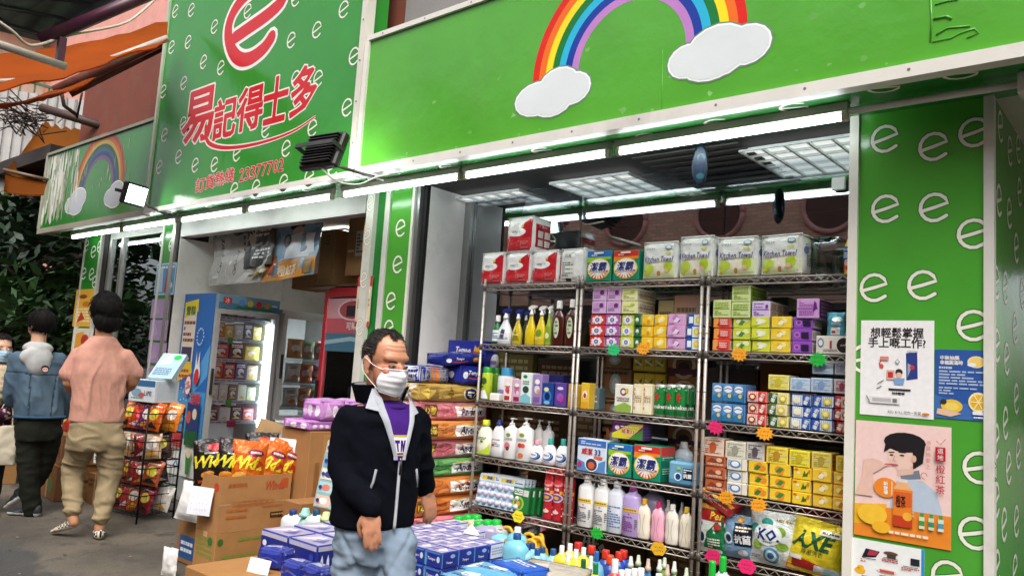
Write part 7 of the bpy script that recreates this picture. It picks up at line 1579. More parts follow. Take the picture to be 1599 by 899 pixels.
# poster on the side of the freezer, to the street
a = aty(288, 450, 3.855); b = aty(343, 690, 3.855)
Wp, Hp = -6.985+7.565, 1.93-.2
pz = [('r', 0, 0, 1, 1, '2a6fb8'), ('r', 0, .42, 1, 1, '2668b4'), ('p', [(0, .42), (.45, .5), (1, .72), (1, .55), (.5, .42)], '5aa0d8'), ('r', 0, .15, 1, .46, '4a96cc'), ('r', 0, 0, 1, .2, 'e6e6e0'), ('r', .05, .55, .46, .92, 'e6dcc8'), ('p', [(.05, .86), (.5, .9), (.48, .97), (.05, .95)], 'e8cf2a'), ('t', '雪糕', .26, .905, .05, '2f6a2a', {'b': .03, 'w': .3}), ('n', .08, .72, .44, .85, 4, '8a3a2a'), ('r', .08, .62, .42, .7, '3a2e54'), ('p', [(.03, .5), (.5, .56), (.46, .62), (.03, .6)], 'e6c62e'), ('n', .08, .52, .4, .58, 2, 'b5302c')]
for i in range(26):
 an = i*.483; rr_ = .06+.03*(i % 5); pz.append(('e', .3+rr_*1.5*math.cos(an), .37+rr_*.9*math.sin(an), .012, .006, 'e6f0f8'))
for i in range(14): pz.append(('e', .7+.1*math.cos(i*.449), .76+.045*math.sin(i*.449), .013, .006, 'cfe2f2'))
pz += [('e', .72, .56, .1, .05, 'e8e6e6'), ('p', [(.64, .58), (.66, .68), (.7, .6), (.76, .68), (.79, .58)], 'ece8e6'), ('e', .72, .54, .08, .045, 'cf2f34'), ('e', .48, .49, .1, .06, 'c8282c'), ('e', .48, .49, .085, .05, 'f0ece8'), ('t', '中信', .48, .49, .05, 'c8282c', {'b': .03, 'rot': -1.2, 'w': .12}), ('t', '甜筒', .77, .42, .06, 'c82a30', {'b': .03, 'w': .3}),
  ('r', .55, .25, .95, .4, '24386e'), ('e', .62, .32, .07, .035, 'c9543a'), ('e', .8, .34, .07, .03, 'e0d0b0'), ('r', .55, .17, .95, .25, '1d5a34'), ('t', '霜', .22, .19, .075, 'c0262c', {'b': .03}), ('t', '雪', .36, .19, .075, 'c0262c', {'b': .03}), ('n', .12, .1, .5, .15, 1, '9a2a2c'), ('p', [(.7, .02), (.8, .02), (.83, .13), (.66, .13)], '3f8a34'), ('e', .75, .13, .08, .025, 'e3d4b0'), ('l', [(.3, .05), (.38, .08), (.46, .04), (.5, .08)], .012, '2a56a8')]
m = MB().box(0, Wp, -.004, 0, 0, Hp, '2a6fb8', 'print'); o = put('side_poster', m, None, (-7.565, 3.857, .33)); props(o, 'blue ice cream poster covering the freezer side facing the street', 'poster')
put('printed_design', MB().art(pz, lambda u, v, k: (u*Wp, -.0042-.0004*k, v*Hp), Wp, Hp), o)
# second freezer with double doors
fr2, hw2, hd2 = vitrine(-7.57, -6.96, 4.58, 5.3, PAV, 1.98, 'display_freezer', 'pale grey freezer with two stacked glass doors behind the lit freezer', 'freezer', 'b3b4b0', '+X', [(.25, .85), (.88, 1.94)], 0)
pk = ['d98a3a', 'd8d4c8', '9ab08a', 'e2e0d8', 'b56a72', 'e0762a', 'cfcfc8', '8a6a9a']
for r_ in range(4):
 for i in range(3):
  z = [1.5, 1.25, 1.0, .35][r_]; c = pk[(r_*3+i*2) % 8]
  place(pouch(.17, .2, .07, c, [('e', .5, .5, .3, .2, 'efeae0'), ('e', .55, .3, .2, .12, 'e07a2a'), ('n', .2, .7, .8, .85, 2, '5a5a5a')], 'foil', 40+(r_+i) % 4), 'frozen_food_bag', 'frozen food bag, '+pos[i]+' from the door edge, '+['top', 'second', 'third', 'lowest'][r_]+' level of the double-door freezer', 'frozen food bag', (-7.05, 4.82+.15*i, z), R(80), 'frozen food bags')
for z in (1.49, 1.24, .99, .34): put('shelf', MB().box(-.26, .27, -.32, .32, z-PAV-.01, z-PAV-.002, 'd5d9da', 'metal'), fr2)
m = MB(); m.tube([(hw2-.06, hd2-.08, .3), (hw2-.06, hd2-.08, 1.75)], .011, 'fff', 'fridge_light', 8); put('light_tube', m, fr2)
# red drinks fridge
CX0, CX1 = -5.86, -5.06
fr3, hw3, hd3 = vitrine(CX0, CX1, 4.3, 4.95, PAV, 2.14, 'drinks_fridge', 'red drinks fridge with glass door and pink white header', 'fridge', 'b3202a', '-Y', [(.3, 2.1)], 0, inner='eceff0')
m = MB(); W3 = 2*hw3-.1
m.box(-W3/2, W3/2, -.004, 0, 0, .46, 'e0a4aa', 'print')
m.art([('r', 0, .0, 1, .38, '4a7a94'), ('r', 0, .34, 1, .62, 'd2606a'), ('e', .5, .78, .3, .2, 'f0d4d4'), ('e', .5, .78, .26, .17, 'b84a56'), ('r', .38, .66, .66, .86, '2a1c20'), ('t', '可樂', .5, .48, .14, 'f2e4e4', {'b': .03, 'w': .3}), ('p', [(0, .12), (.5, .2), (1, .14), (1, .22), (.5, .28), (0, .2)], 'a9c8d4'), ('t', 'Coca', .5, .94, .07, 'a8323c', {'s': .3})], front(W3, .46, -.004), W3, .46)
put('header_sign', m, fr3, (0, -hd3-.018, 1.45))
for r_, z in enumerate([.45, .78, 1.08, 1.32]):
 put('shelf', MB().box(-hw3+.04, hw3-.04, -hd3+.04, hd3-.04, z-.01-PAV, z-.002-PAV, 'c9cdd0', 'metal'), fr3)
 for i in range(8):
  c = [['3a6a9a', '4f8a4a', '2a5a9a', 'b5c2c8'], ['b53a34', '7a2a26', '8aa04a', '3a3a42'], ['c2443c', 'c9c2b0', '2a2a30', '7a9ab8'], ['b9a878', 'cfc8b8', '4a4038', '8a7a5a']][r_][i % 4]
  place(bottle([.26, .2, .2, .17][r_], .072, c, PF_DISH if r_ < 2 else PF_CAN, ('screw', ['d9dcdc', 'c8302c', 'e0e0dc'][i % 3], .1, .34), [('r', 0, 0, 1, 1, ['e6e4de', 'c83a34', '2a4a8a'][(i+r_) % 3]), ('n', .1, .2, .9, .8, 2, '555')], (.3, .6), m='gloss'), 'drink_bottle', 'chilled drink, '+pos[i]+' along the '+['lowest', 'second', 'third', 'top'][r_]+' shelf of the red fridge', 'drink', (CX0+.09+.086*i, 4.42, z), 0, 'drinks in the red fridge')
m = MB(); m.tube([(hw3*-1+.06, -hd3+.05, .3), (-hw3+.06, -hd3+.05, 1.9)], .01, 'fff', 'fridge_light', 8); put('light_tube', m, fr3)
# banners over the fridges
def banner(pts, Y, c, art, lb, sag=.03, nm='banner', nz=.05, slope=0, seed=0):
 P = [aty(*p, Y) for p in pts]   # tl, tr, br, bl
 o0 = P[0].copy()
 def f(u, v, k):
  p = P[3]*(1-u)*(1-v)+P[2]*u*(1-v)+P[1]*u*v+P[0]*(1-u)*v-o0
  n_ = noise.noise((u*4+seed, v*3, seed))*nz*(1.1-v*.6)
  return (p.x, p.y+n_+slope*(1-v)-.003-.0006*k, p.z)
 m = MB(); N = 12
 vs = [f(i/N, j/N, 0) for j in range(N+1) for i in range(N+1)]; n = len(vs); vs += [(x, y+.004, z) for x, y, z in vs]
 q = [(j*(N+1)+i, j*(N+1)+i+1, (j+1)*(N+1)+i+1, (j+1)*(N+1)+i) for j in range(N) for i in range(N)]
 m.add(vs, q+[tuple(n+z for z in reversed(t)) for t in q], c, 'film', True)
 o = put(nm, m, None, o0); props(o, lb, 'banner')
 W = (P[1]-P[0]).length; H = (P[0]-P[3]).length
 put('printed_design', MB().art(art, lambda u, v, k: f(u, v, k+2.5), W, H, 'print', sub=6), o)
banner([(337, 358), (420, 342), (408, 440), (326, 447)], 4.02, 'b9b5b0', [('r', .02, .02, .98, .98, 'bab6b1'), ('r', .08, .12, .36, .9, 'cfccc8'), ('t', 'Carlsberg', .2, .5, .14, '2a2c30', {'b': .02, 's': .2, 'rot': 1.5}), ('t', 'Carlsberg', .5, .36, .1, '45484c', {'s': .2, 'rot': 1.5}), ('e', .5, .85, .1, .05, '3a3c40'), ('e', .64, .32, .1, .1, '8f8c88'), ('n', .6, .5, .95, .9, 4, '4a4c50')], 'crumpled grey plastic beer banner hung above the lit freezer', seed=1)
banner([(388, 350), (430, 345), (424, 412), (380, 420)], 4.0, '6a6866', [('r', .02, .02, .98, .98, '4a4a4c'), ('t', 'CC', .2, .82, .16, 'e2ded8', {'b': .02}), ('r', .0, .5, .35, .75, 'd0c4b6'), ('n', .3, .55, .95, .95, 4, 'dcd8d2'), ('n', .4, .15, .95, .4, 3, 'e0e0dc')], 'dark grey notice banner between beer banner and yellow banner', seed=4)
banner([(402, 420), (420, 398), (410, 425), (385, 432)], 3.98, 'd8d6c8', [('n', .1, .5, .9, .9, 3, '2a6a4a'), ('r', 0, 0, 1, .15, 'e0c23a')], 'folded white and green flyer hanging over the freezer header', seed=6)
banner([(418, 352), (506, 336), (490, 428), (407, 442)], 4.03, '7fa0b8', [('r', 0, .3, 1, 1, '8fb0c4'), ('r', .0, 0, 1, .32, 'e0921f'), ('r', 0, 0, .18, 1, 'd98a2a'), ('e', .6, .9, .14, .09, '221e22'), ('e', .62, .8, .1, .08, 'dcb49c'), ('p', [(.36, .34), (.86, .34), (.9, .7), (.7, .78), (.5, .74), (.4, .55)], 'd9dde4'), ('p', [(.72, .4), (.92, .4), (.94, .72), (.76, .74)], 'eef0f4'), ('p', [(.3, .36), (.42, .36), (.48, .74), (.36, .7)], '7f98ac'), ('e', .44, .66, .07, .12, '5f4a4a'), ('t', '茶', .12, .16, .2, 'f2e6c8'), ('t', '橙紅茶', .5, .15, .18, 'f4ead2', {'b': .02, 'w': .4}), ('n', .24, .24, .8, .3, 1, 'f0e6d0'), ('r', .8, .04, .95, .28, '8a6a2a'), ('r', .14, .12, .26, .42, 'c25a2a')], 'orange and sky blue tea banner with a figure in white', seed=8)
ro = MB(); a_, b_ = aty(337, 356, 4.05), aty(508, 334, 4.05); ro.tube([a_, b_], .006, '8a8a86', 'metal', 6); props(put('hanging_rail', ro), 'thin rail carrying the banners over the fridges', 'rail')
# cartons stored on top
def topcase(px0, px1, py0, py1, Y, art, lb, d=.35, c='a97c4c'):
 case_(px0, px1, py0, py1, Y, c, art, lb, d)
sf = MB(); sf.box(-6.1, -4.76, 4.3, 5.0, 2.15, 2.17, '6a5238', 'wood'); props(put('storage_shelf', sf), 'plywood shelf over the red fridge carrying brown cartons', 'shelf')
topcase(494, 518, 360, 448, 4.35, [('e', .5, .86, .12, .05, '3a2a18'), ('e', .5, .86, .07, .03, 'a97c4c'), ('n', .35, .74, .65, .78, 1, '3a2a18')], 'tall brown carton with round dark mark over the red fridge')
topcase(538, 572, 332, 430, 4.34, [('r', .4, .3, .8, .7, 'dcd6ca'), ('n', .44, .34, .76, .66, 6, '4a4a4a'), ('n', .05, .35, .35, .42, 1, 'd9c8a8')], 'tall brown carton with white shipping label over the red fridge')
topcase(455, 494, 428, 450, 4.5, [('t', 'JONCZIO', .4, .6, .25, '4a3a24', {'w': .5}), ('n', .1, .15, .5, .3, 1, '5a4a30')], 'small brown carton with dark letters on the freezer top', .3, '9a7446')
# ---------------------------------------------------------------- chips cartons and neighbours
def bigbox(x0, x1, y0, y1, z0, z1, c, art_f, art_r, lb, openf=False, rz=0):
 w_, d, h = x1-x0, y1-y0, z1-z0
 if not openf:
  return place(carton(w_, h, d, c, art_f, art_r, m='card'), 'carton_case', lb, 'carton', ((x0+x1)/2, (y0+y1)/2, z0), rz)
 m = MB(); T = .006
 m.box(-w_/2, w_/2, -d/2, -d/2+T, 0, h, c, 'card'); m.box(-w_/2, w_/2, d/2-T, d/2, 0, h, c, 'card'); m.box(-w_/2, -w_/2+T, -d/2+T, d/2-T, 0, h, c, 'card'); m.box(w_/2-T, w_/2, -d/2+T, d/2-T, 0, h, c, 'card'); m.box(-w_/2+T, w_/2-T, -d/2+T, d/2-T, 0, T, c, 'card')
 o = put('carton_case', m, None, ((x0+x1)/2, (y0+y1)/2, z0), rz); props(o, lb, 'carton')
 p = MB(); p.art(art_f, front(w_, h, -d/2), w_, h); p.art(art_r, sideR(d, h, w_/2), d, h); put('printed_design', p, o)
 return o
O1 = 'b9652a'
winda = [('r', .0, .485, 1, .515, 'b98f66'), ('t', 'Winda', .76, .8, .16, 'b5482a', {'b': .04, 's': .3, 'w': .26}), ('r', .86, .74, .95, .92, 'b5522c'), ('t', '卡迪那香脆粟米片', .46, .5, .12, O1, {'w': .62}), ('n', .1, .34, .4, .42, 1, O1), ('n', .1, .22, .4, .3, 1, O1), ('n', .1, .8, .36, .88, 2, O1), ('r', .72, .2, .96, .3, '4a3320'), ('n', .74, .22, .94, .28, 1, 'b98a5a'), ('n', .6, .4, .9, .44, 1, O1)]
bigbox(-4.66, -4.42, 2.6, 3.09, .425, .755, 'b07c46', [('e', .8, .8, .12, .08, 'c0482a'), ('r', .3, .22, .62, .34, '4a3320'), ('n', .32, .24, .6, .32, 1, 'c09a6a')], winda, 'open brown carton full of corn chip bags', True)
bigbox(-4.66, -4.42, 2.6, 3.09, PAV-.03, .424, 'a9793f', [('n', .1, .5, .9, .9, 4, '7a8a3a'), ('e', .75, .84, .12, .08, '3f6a2a'), ('r', .4, .9, .6, 1, 'c9a57a')], [('e', .06, .84, .04, .07, '3f6a2a'), ('n', .1, .2, .6, .6, 4, '7a8a3a'), ('r', .7, .1, .9, .2, '4a3320'), ('n', .3, .8, .7, .9, 1, '7a8a3a')], 'closed brown carton with green print under the corn chips')
# tape strip
# chip bags
bag1 = [('r', 0, 0, 1, 1, '1d1614'), ('r', 0, 0, 1, .14, 'c2571a'), ('t', 'Wida', .46, .52, .24, 'e6d42a', {'b': .05, 's': .3, 'w': .86}), ('e', .6, .82, .22, .08, 'b5222a'), ('n', .3, .66, .8, .72, 1, 'd8d2c0'), ('e', .4, .24, .2, .08, 'd88a2a'), ('p', [(.5, .18), (.9, .3), (.8, .4)], 'a8342a')]
bag2 = [('r', 0, 0, 1, 1, 'cf5f12'), ('p', [(0, .1), (.5, .3), (1, .1), (1, 0), (0, 0)], 'e58a1e'), ('t', 'Wida', .46, .52, .26, 'f0e22e', {'b': .05, 's': .3, 'w': .86}), ('e', .66, .74, .24, .08, '7a1f4a'), ('n', .5, .7, .84, .78, 1, 'f0d0b0'), ('e', .3, .22, .2, .1, 'e8b04a'), ('e', .62, .2, .16, .09, 'd98a2a'), ('p', [(.7, .4), (.95, .5), (.8, .6)], 'b5302a')]
yy = [(2.63, -.0, bag1, 'black corn chip bag at the street end of the open carton', .0), (2.72, .0, bag1, 'black corn chip bag second in the open carton', .12), (2.83, .0, bag2, 'orange corn chip bag with big yellow letters facing the racks', -.1), (2.93, .0, bag2, 'orange corn chip bag leaning over its neighbour', .1), (3.0, 0, bag2, 'orange corn chip bag at the back corner of the carton', .2)]
chip = [(335, 718, 2.66, bag1, 'black corn chip bag at the street end of the open carton', -.1, 62), (357, 722, 2.72, bag1, 'black corn chip bag second in the open carton', .15, 60), (400, 712, 2.8, bag2, 'orange corn chip bag with big yellow letters, largest in the carton', .1, 66), (425, 716, 2.92, bag2, 'orange corn chip bag leaning in the middle of the carton', .28, 62), (440, 718, 3.0, bag2, 'orange corn chip bag at the inner corner of the carton', .36, 58), (408, 706, 3.02, bag1, 'black corn chip bag at the back of the carton', .0, 64)]
for i, (px, py, Y, art_, lb, tilt, rzd) in enumerate(chip):
 p = aty(px, py, Y)
 place(pouch(.22, .29, .09, '1d1614' if art_ is bag1 else 'cf5f12', art_, 'foil', 50+i), 'chip_bag', lb, 'chip bag', (min(-4.5, p.x), Y, .67 if i != 5 else .7), 0, 'corn chip bags in the open carton', rot=(R(-10), tilt, R(rzd)))
# price cards
def card(px, py, Y, w_, h, lb, rz, fold=True):
 p = aty(px, py, Y); m = MB(); N = 6
 vs = []
 for j in range(N+1):
  v = j/N;
  for i in range(5): u = i/4; vs.append((w_*(u-.5), -.03*math.sin(v*1.4)+.004*math.sin(u*5+v*3), -h*v))
 n = len(vs); vs += [(x, y+.0015, z) for x, y, z in vs]
 q = [(j*5+i, j*5+i+1, (j+1)*5+i+1, (j+1)*5+i) for j in range(N) for i in range(4)]
 m.add(vs, q+[tuple(n+z for z in reversed(t)) for t in q], 'e6e6ec', 'paper', True)
 rr = random.Random(int(px));
 for r_ in range(4):
  u = .12
  while u < .8:
   L = rr.uniform(.05, .12); m.art([('l', [(u+L*rr.random(), .85-.2*r_-.1*rr.random()) for _ in range(3)], .012, '8f93a6')], lambda a, b, k: (w_*(a-.5), -.03*math.sin((1-b)*1.4)-.003-.0003*k, -h*(1-b)), 1, 1, 'paper'); u += L+.04
 props(put('price_card', m, None, p, rz), lb, 'price card')
card(318, 760, 2.56, .17, .16, 'handwritten white price card on the corn chip carton corner', .35)
card(443, 684, 3.08, .19, .16, 'handwritten white price card taped to the tall brown carton', .5)
# tall brown carton with lilac packs
bigbox(-4.62, -4.3, 3.12, 3.62, PAV, 1.03, 'a87642', [('n', .1, .2, .8, .3, 1, '8a5a2a')], [('r', .2, .02, .34, .98, 'b5834c'), ('n', .1, .1, .18, .9, 1, '8a5f34')], 'tall plain brown carton carrying the lilac tissue packs')
lil = [('r', 0, 0, 1, 1, 'c48ac8'), ('p', [(.1, .1), (.4, .3), (.2, .9)], 'dcb4de'), ('e', .5, .45, .13, .3, 'ece6ee'), ('e', .85, .45, .1, .28, 'e6dcea'), ('n', .6, .2, .8, .8, 3, '8a4a96')]
place(soft(.3, .06, .52, 'bf84c4', lil, [('r', 0, 0, 1, 1, 'c58cca')]+[('e', .06+.09*i, .4, .03, .22, 'e2d2e6') for i in range(11)]+[('r', 0, .8, 1, .95, 'a86ab0')], [('r', 0, 0, 1, 1, 'c890cc'), ('p', [(.1, .1), (.6, .2), (.4, .9)], 'd5a8da')], seed=71, nz=.008), 'tissue_pack', 'wide lilac tissue pack lying flat on the tall brown carton', 'tissue pack', (-4.46, 3.37, 1.035), 0)
for k, y in enumerate((3.28, 3.5)):
 place(soft(.2, .13, .2, 'c088c6', lil, lil, [('r', 0, 0, 1, 1, 'cc9ad2'), ('p', [(.2, .1), (.7, .3), (.5, .9)], 'dcb8e0')], seed=73+k, nz=.01), 'tissue_pack', ['lilac tissue pack standing on the flat one, nearer the street', 'lilac tissue pack standing on the flat one, nearer the fridges'][k], 'tissue pack', (-4.4, y, 1.1), .05)
bigbox(-4.9, -4.6, 3.66, 4.0, PAV, 1.12, '8f6238', (), [('n', .1, .8, .6, .9, 1, '6a4a28')], 'brown carton standing behind the lilac packs')
bigbox(-4.28, -4.1, 2.95, 3.5, PAV, .62, '99693a', (), (), 'low brown carton at the foot of the tall carton')
# pale patterned box leaning
pp_ = [('r', 0, 0, 1, 1, '8fb8b8')]
for i in range(2):
 for j in range(5): pp_ += [('r', .5*i+.03, .2*j+.02, .5*i+.47, .2*j+.18, ['e6b8a4', 'a9cccc', 'f0ddc8', '7fa6c8'][(i+j) % 4]), ('e', .5*i+.25, .2*j+.1, .12, .05, ['f2ece4', 'd87a6a', '3a4a8a'][(i*2+j) % 3])]
for j in range(5): pp_.append(('e', .1, .2*j+.1, .05, .03, '2a3a7a'))
p = aty(505, 795, 2.75)
place(carton(.2, .36, .1, 'a9c6c6', pp_, pp_), 'snack_box', 'pale patterned snack box leaning against the tall carton', 'snack box', (p.x+.02, 2.8, p.z), 0, rot=(R(-6), R(6), R(30)))
# blue tissue cartons
tbx = [('r', 0, 0, 1, 1, '1f2d88'), ('r', 0, .9, 1, 1, 'c2c0d4'), ('t', 'Tempo', .4, .5, .14, 'f2f3f6', {'b': .03, 's': .25, 'w': .5}), ('e', .15, .75, .08, .07, 'e9ecf2'), ('e', .2, .2, .05, .05, 'd89a5a'), ('e', .6, .15, .04, .04, 'd88a6a'), ('e', .85, .75, .08, .08, '3a4ab0')]
tbr = [('r', 0, 0, 1, 1, '1f2d88'), ('r', 0, .9, 1, 1, 'c2c0d4')]+[('p', [(.08+.22*i, .5), (.22+.22*i, .5), (.19+.22*i, .72), (.15+.22*i, .82), (.11+.22*i, .72)], 'e6e9f2') for i in range(4)]+[('p', [(.08+.22*i, .1), (.22+.22*i, .1), (.15+.22*i, .36)], 'b9c2e0') for i in range(4)]
ttop = [('r', 0, 0, 1, 1, 'a9a2bc'), ('p', [(.1, .1), (.5, .4), (.3, .9)], 'd9d4e2'), ('p', [(.55, .2), (.9, .3), (.7, .8)], '5a5aa0'), ('p', [(.3, .5), (.6, .6), (.5, .9)], 'e6e2ec')]
bx0 = aty(412, 826, 2.3);
for j in range(3):
 for i in range(2):
  zt_ = bx0.z; x0 = bx0.x+.235*i-.02; y0 = 2.3+.18*j
  place(carton(.225, .22, .165, '26348e', tbx, tbr, ttop, ch=.006), 'tissue_carton', 'blue tissue carton with white bottles print, '+['nearest', 'middle', 'rear'][j]+' row, '+['chip carton', 'man'][i]+' side', 'tissue carton', (x0+.11, y0+.085, zt_-.22), random.uniform(-.02, .02), 'blue tissue cartons by the masked man')
crate2 = MB(); crate2.box(bx0.x-.06, bx0.x+.5, 2.27, 2.86, .05, bx0.z-.222, '9a6c3a', 'card', ch=.004); props(put('carton_case', crate2), 'brown carton under the blue tissue cartons', 'carton')
crate3 = MB(); crate3.box(bx0.x+.02, bx0.x+.56, 1.9, 2.26, .02, aty(468, 876, 2.14).z-.087, 'a5743e', 'card', ch=.004); props(put('carton_case', crate3), 'low brown carton carrying small blue tissue packs', 'carton')
for i, (px, py, Y) in enumerate([(468, 876, 2.14), (500, 872, 2.16), (430, 880, 2.2), (438, 872, 2.26)][:3]):
 p = aty(px, py, Y); place(soft(.14, .085, .09, '26328c', [('r', 0, 0, 1, 1, '27348e'), ('p', [(.1, .4), (.5, .6), (.9, .4), (.9, .5), (.5, .7), (.1, .5)], '5a66b8'), ('e', .5, .25, .1, .1, 'c9cde0')], [('r', 0, 0, 1, 1, '222c80')], [('r', 0, 0, 1, 1, '3a449a'), ('p', [(.1, .2), (.8, .3), (.6, .8)], 'a9aecb')], seed=80+i, nz=.006), 'tissue_pack', 'small dark blue tissue pack on the low carton, '+['middle one', 'nearest the man', 'with pink edge near chip carton'][i], 'tissue pack', (p.x, p.y, aty(468, 876, 2.14).z-.085), [.05, -.1, .3][i])
card(408, 872, 2.1, .12, .1, 'handwritten white card hanging on the low tissue carton', .3)
# four bottles behind the cartons
for i, (px, py, c, k_, kind) in enumerate([(455, 795, 'e9eaec', '1c3a72', 'screw'), (474, 792, '9fc8c4', '8fc0b8', 'cone'), (491, 794, 'cfe0d6', '1f4a6a', 'screw'), (506, 798, 'e3dcb8', 'b8c48a', 'cone')]):
 fb(px, py, 2.72, 17, .4, ['white shampoo bottle with navy cap', 'pale teal shampoo bottle with teal top', 'mint bottle with dark teal cap', 'cream bottle with green top'][i]+' behind the blue tissue cartons', 'shampoo_bottle', c=c, prof=PF_HAND, sy=.6, cap=(kind, k_, .16, .4), art=[('e', .5, .5, .3, .2, 'd9d2b0'), ('n', .3, .3, .7, .45, 2, '6a8a9a')] if i else [], rng=(.3, .75))
b_ = MB().box(-4.0, -3.0, 2.87, 2.95, .1, .4, '7a5a34', 'card');
crate4 = MB(); crate4.box(-3.95, -3.3, 2.64, 2.86, .1, .4, '8f6538', 'card', ch=.004); props(put('carton_case', crate4), 'brown carton under the four shampoo bottles', 'carton')
# carton with blue label behind chip cartons, white bag
bigbox(-5.1, -4.72, 2.72, 3.1, PAV, .42, '8a6238', [('r', .1, .1, .6, .6, '1f4f86'), ('n', .15, .2, .55, .5, 2, 'd8dce4')], (), 'small brown carton with blue label beside the chip cartons')
bg_ = pouch(.22, .24, .1, 'dfdedc', (), 'film', 91)
place(bg_, 'plastic_bag', 'white plastic bag slumped beside the chip cartons', 'bag', (-4.86, 2.66, .42), .5, rot=(R(-8), R(6), .5))
place(pouch(.12, .17, .04, 'e4e2de', (), 'film', 92), 'plastic_bag', 'small white plastic bag on the ground by the chip cartons', 'bag', (-4.74, 2.5, PAV), .3)
bigbox(-6.0, -5.6, 3.6, 3.95, PAV, .72, '1e4a2a', [('e', .4, .5, .15, .12, 'c9a24a'), ('e', .4, .5, .1, .08, '1e4a2a'), ('n', .1, .1, .9, .3, 2, 'a9b8a0')], (), 'dark green carton standing below the freezer side')
fl2 = pouch(.24, .26, .05, '9a7a52', (), 'card', 94); place(fl2, 'cardboard_flap', 'torn brown cardboard flap sticking out of the green carton', 'cardboard', (-5.8, 3.7, .74), .2, rot=(R(-30), R(10), .4))
# ---------------------------------------------------------------- wire basket stand with snacks
pB = atz(172, 812, PAV)
bs = thing('basket_stand', 'black wire basket stand loaded with snack packets beside the freezers', 'basket stand', (pB.x-.02, pB.y+.22, PAV), R(12))
def basket(w_, d, h):
 m = MB(); c = '1c1b1c'
 for z in (0, h):
  m.tube([(-w_/2, -d/2, z), (w_/2, -d/2, z), (w_/2, d/2, z), (-w_/2, d/2, z), (-w_/2, -d/2, z)], .005, c, 'metal', 5)
 n = 9
 for i in range(n+1):
  x = -w_/2+w_*i/n; m.tube([(x, -d/2, h), (x, -d/2, 0), (x, d/2, 0), (x, d/2, h)], .0028, c, 'metal', 4)
 for i in range(6):
  y = -d/2+d*i/5; m.tube([(-w_/2, y, h), (-w_/2, y, 0), (w_/2, y, 0), (w_/2, y, h)], .0028, c, 'metal', 4)
 m.tube([(-w_/2, -d/2, h/2), (w_/2, -d/2, h/2), (w_/2, d/2, h/2), (-w_/2, d/2, h/2), (-w_/2, -d/2, h/2)], .0028, c, 'metal', 4)
 return m
BW, BD = .44, .34; bzs = [.06, .27, .48, .70]
bm_ = basket(BW, BD, .15).mesh('basket')
for z in bzs: put('basket', bm_, bs, (0, 0, z))
pmn = MB().tube([(0, 0, 0), (0, 0, .9)], .008, '1a191a', 'metal', 6).mesh('post')
for sx_ in (-1, 1):
 for sy_ in (-1, 1): put('post', pmn, bs, (sx_*BW/2, sy_*BD/2, 0))
cols_ = [['8a2430', 'd9d4cc', 'c8382f', 'ece8e2', 'c2571a', 'd5cfc6'], ['b53028', '3a2a26', 'a9502a', 'd8d2ca', '8a3a2a', '4a3028'], ['7a1f2c', '5a4038', 'c8a88a', '8a2a34', 'b58a6a', '6a3a30'], ['d8601c', 'e07a1e', 'd2452a', 'c8382c', '6a2a6a', 'e6c22a']]
lvl = ['lowest', 'second', 'third', 'top']
Mb = Matrix.Translation((pB.x-.02, pB.y+.22, PAV)) @ Matrix.Rotation(R(12), 4, 'Z')
for l_, z in enumerate(bzs):
 n = [8, 9, 9, 8][l_]
 for i in range(n):
  c = cols_[l_][i % 6]; x = -BW/2+.05+(BW-.1)*i/(n-1)
  art_ = [('e', .5, .55, .3, .2, ['e8d24a', 'f0e6d8', 'c8302c'][(i+l_) % 3]), ('n', .15, .75, .85, .88, 2, 'f0e8dc'), ('p', [(.1, .1), (.5, .3), (.9, .1)], ['2a2a2a', 'e6a83a', 'efe8e0'][(i+l_) % 3])]
  o = place(pouch(.15, .2 if l_ < 3 else .23, .05, c, art_, 'foil', 60+(i+l_*2) % 5), 'snack_packet', ['dark red', 'white', 'bright red', 'pale', 'orange', 'tan'][i % 6]+' snack packet, '+(pos+['ninth'])[i]+' across the '+lvl[l_]+' wire basket', 'snack packet', Mb @ Vector((x, -.06 if i % 2 == 0 else .07, z+.01)), 0, 'snack packets in the wire baskets', rot=(R(-14), R(random.uniform(-12, 12)), R(12+(38 if l_ in (1, 2) else 15)+random.uniform(-12, 12))))
for i, (l_, x) in enumerate([(3, -.2), (2, -.3)]):
 m = MB().box(-.06, .06, -.002, 0, -.1, 0, 'e6e6e2', 'paper', ); m.art([('n', .1, .2, .9, .8, 3, '7a8096')], front(.12, .1, -.002, z0=-.1), .12, .1, 'paper')
 props(put('price_card', m, None, Mb @ Vector((x, -BD/2-.02, bzs[l_]+.03)), R(12)), ['white price card on the top wire basket', 'white price card on the third wire basket'][i], 'price card')
# boxes on top of the stand
place(carton(.3, .18, .24, 'd9dfe4', [('r', 0, .7, 1, 1, '3a6a96'), ('e', .3, .4, .2, .2, '7fa6b8'), ('t', 'LIFE', .75, .4, .2, '4a4a52', {'b': .03}), ('e', .5, .3, .12, .12, 'c05a5a'), ('n', .1, .1, .6, .2, 1, '6a8a6a')], [('r', .1, .1, .9, .9, 'c9d4dc')]), 'snack_box', 'white and blue box standing on the wire basket stand', 'box', Mb @ Vector((-.03, .05, .93)), R(15))
place(carton(.22, .28, .05, 'b9d0d8', [('r', .04, .04, .96, .96, 'a9c8d6'), ('p', [(.1, .5), (.6, .6), (.5, .9), (.15, .85)], 'e6ecee'), ('n', .1, .1, .8, .4, 4, '5a7a9a'), ('e', .74, .84, .16, .1, '1fbf4a')]), 'snack_box', 'pale blue leaning box with green dot sticker', 'box', Mb @ Vector((.07, .02, 1.115)), 0, rot=(R(-42), 0, R(30)))
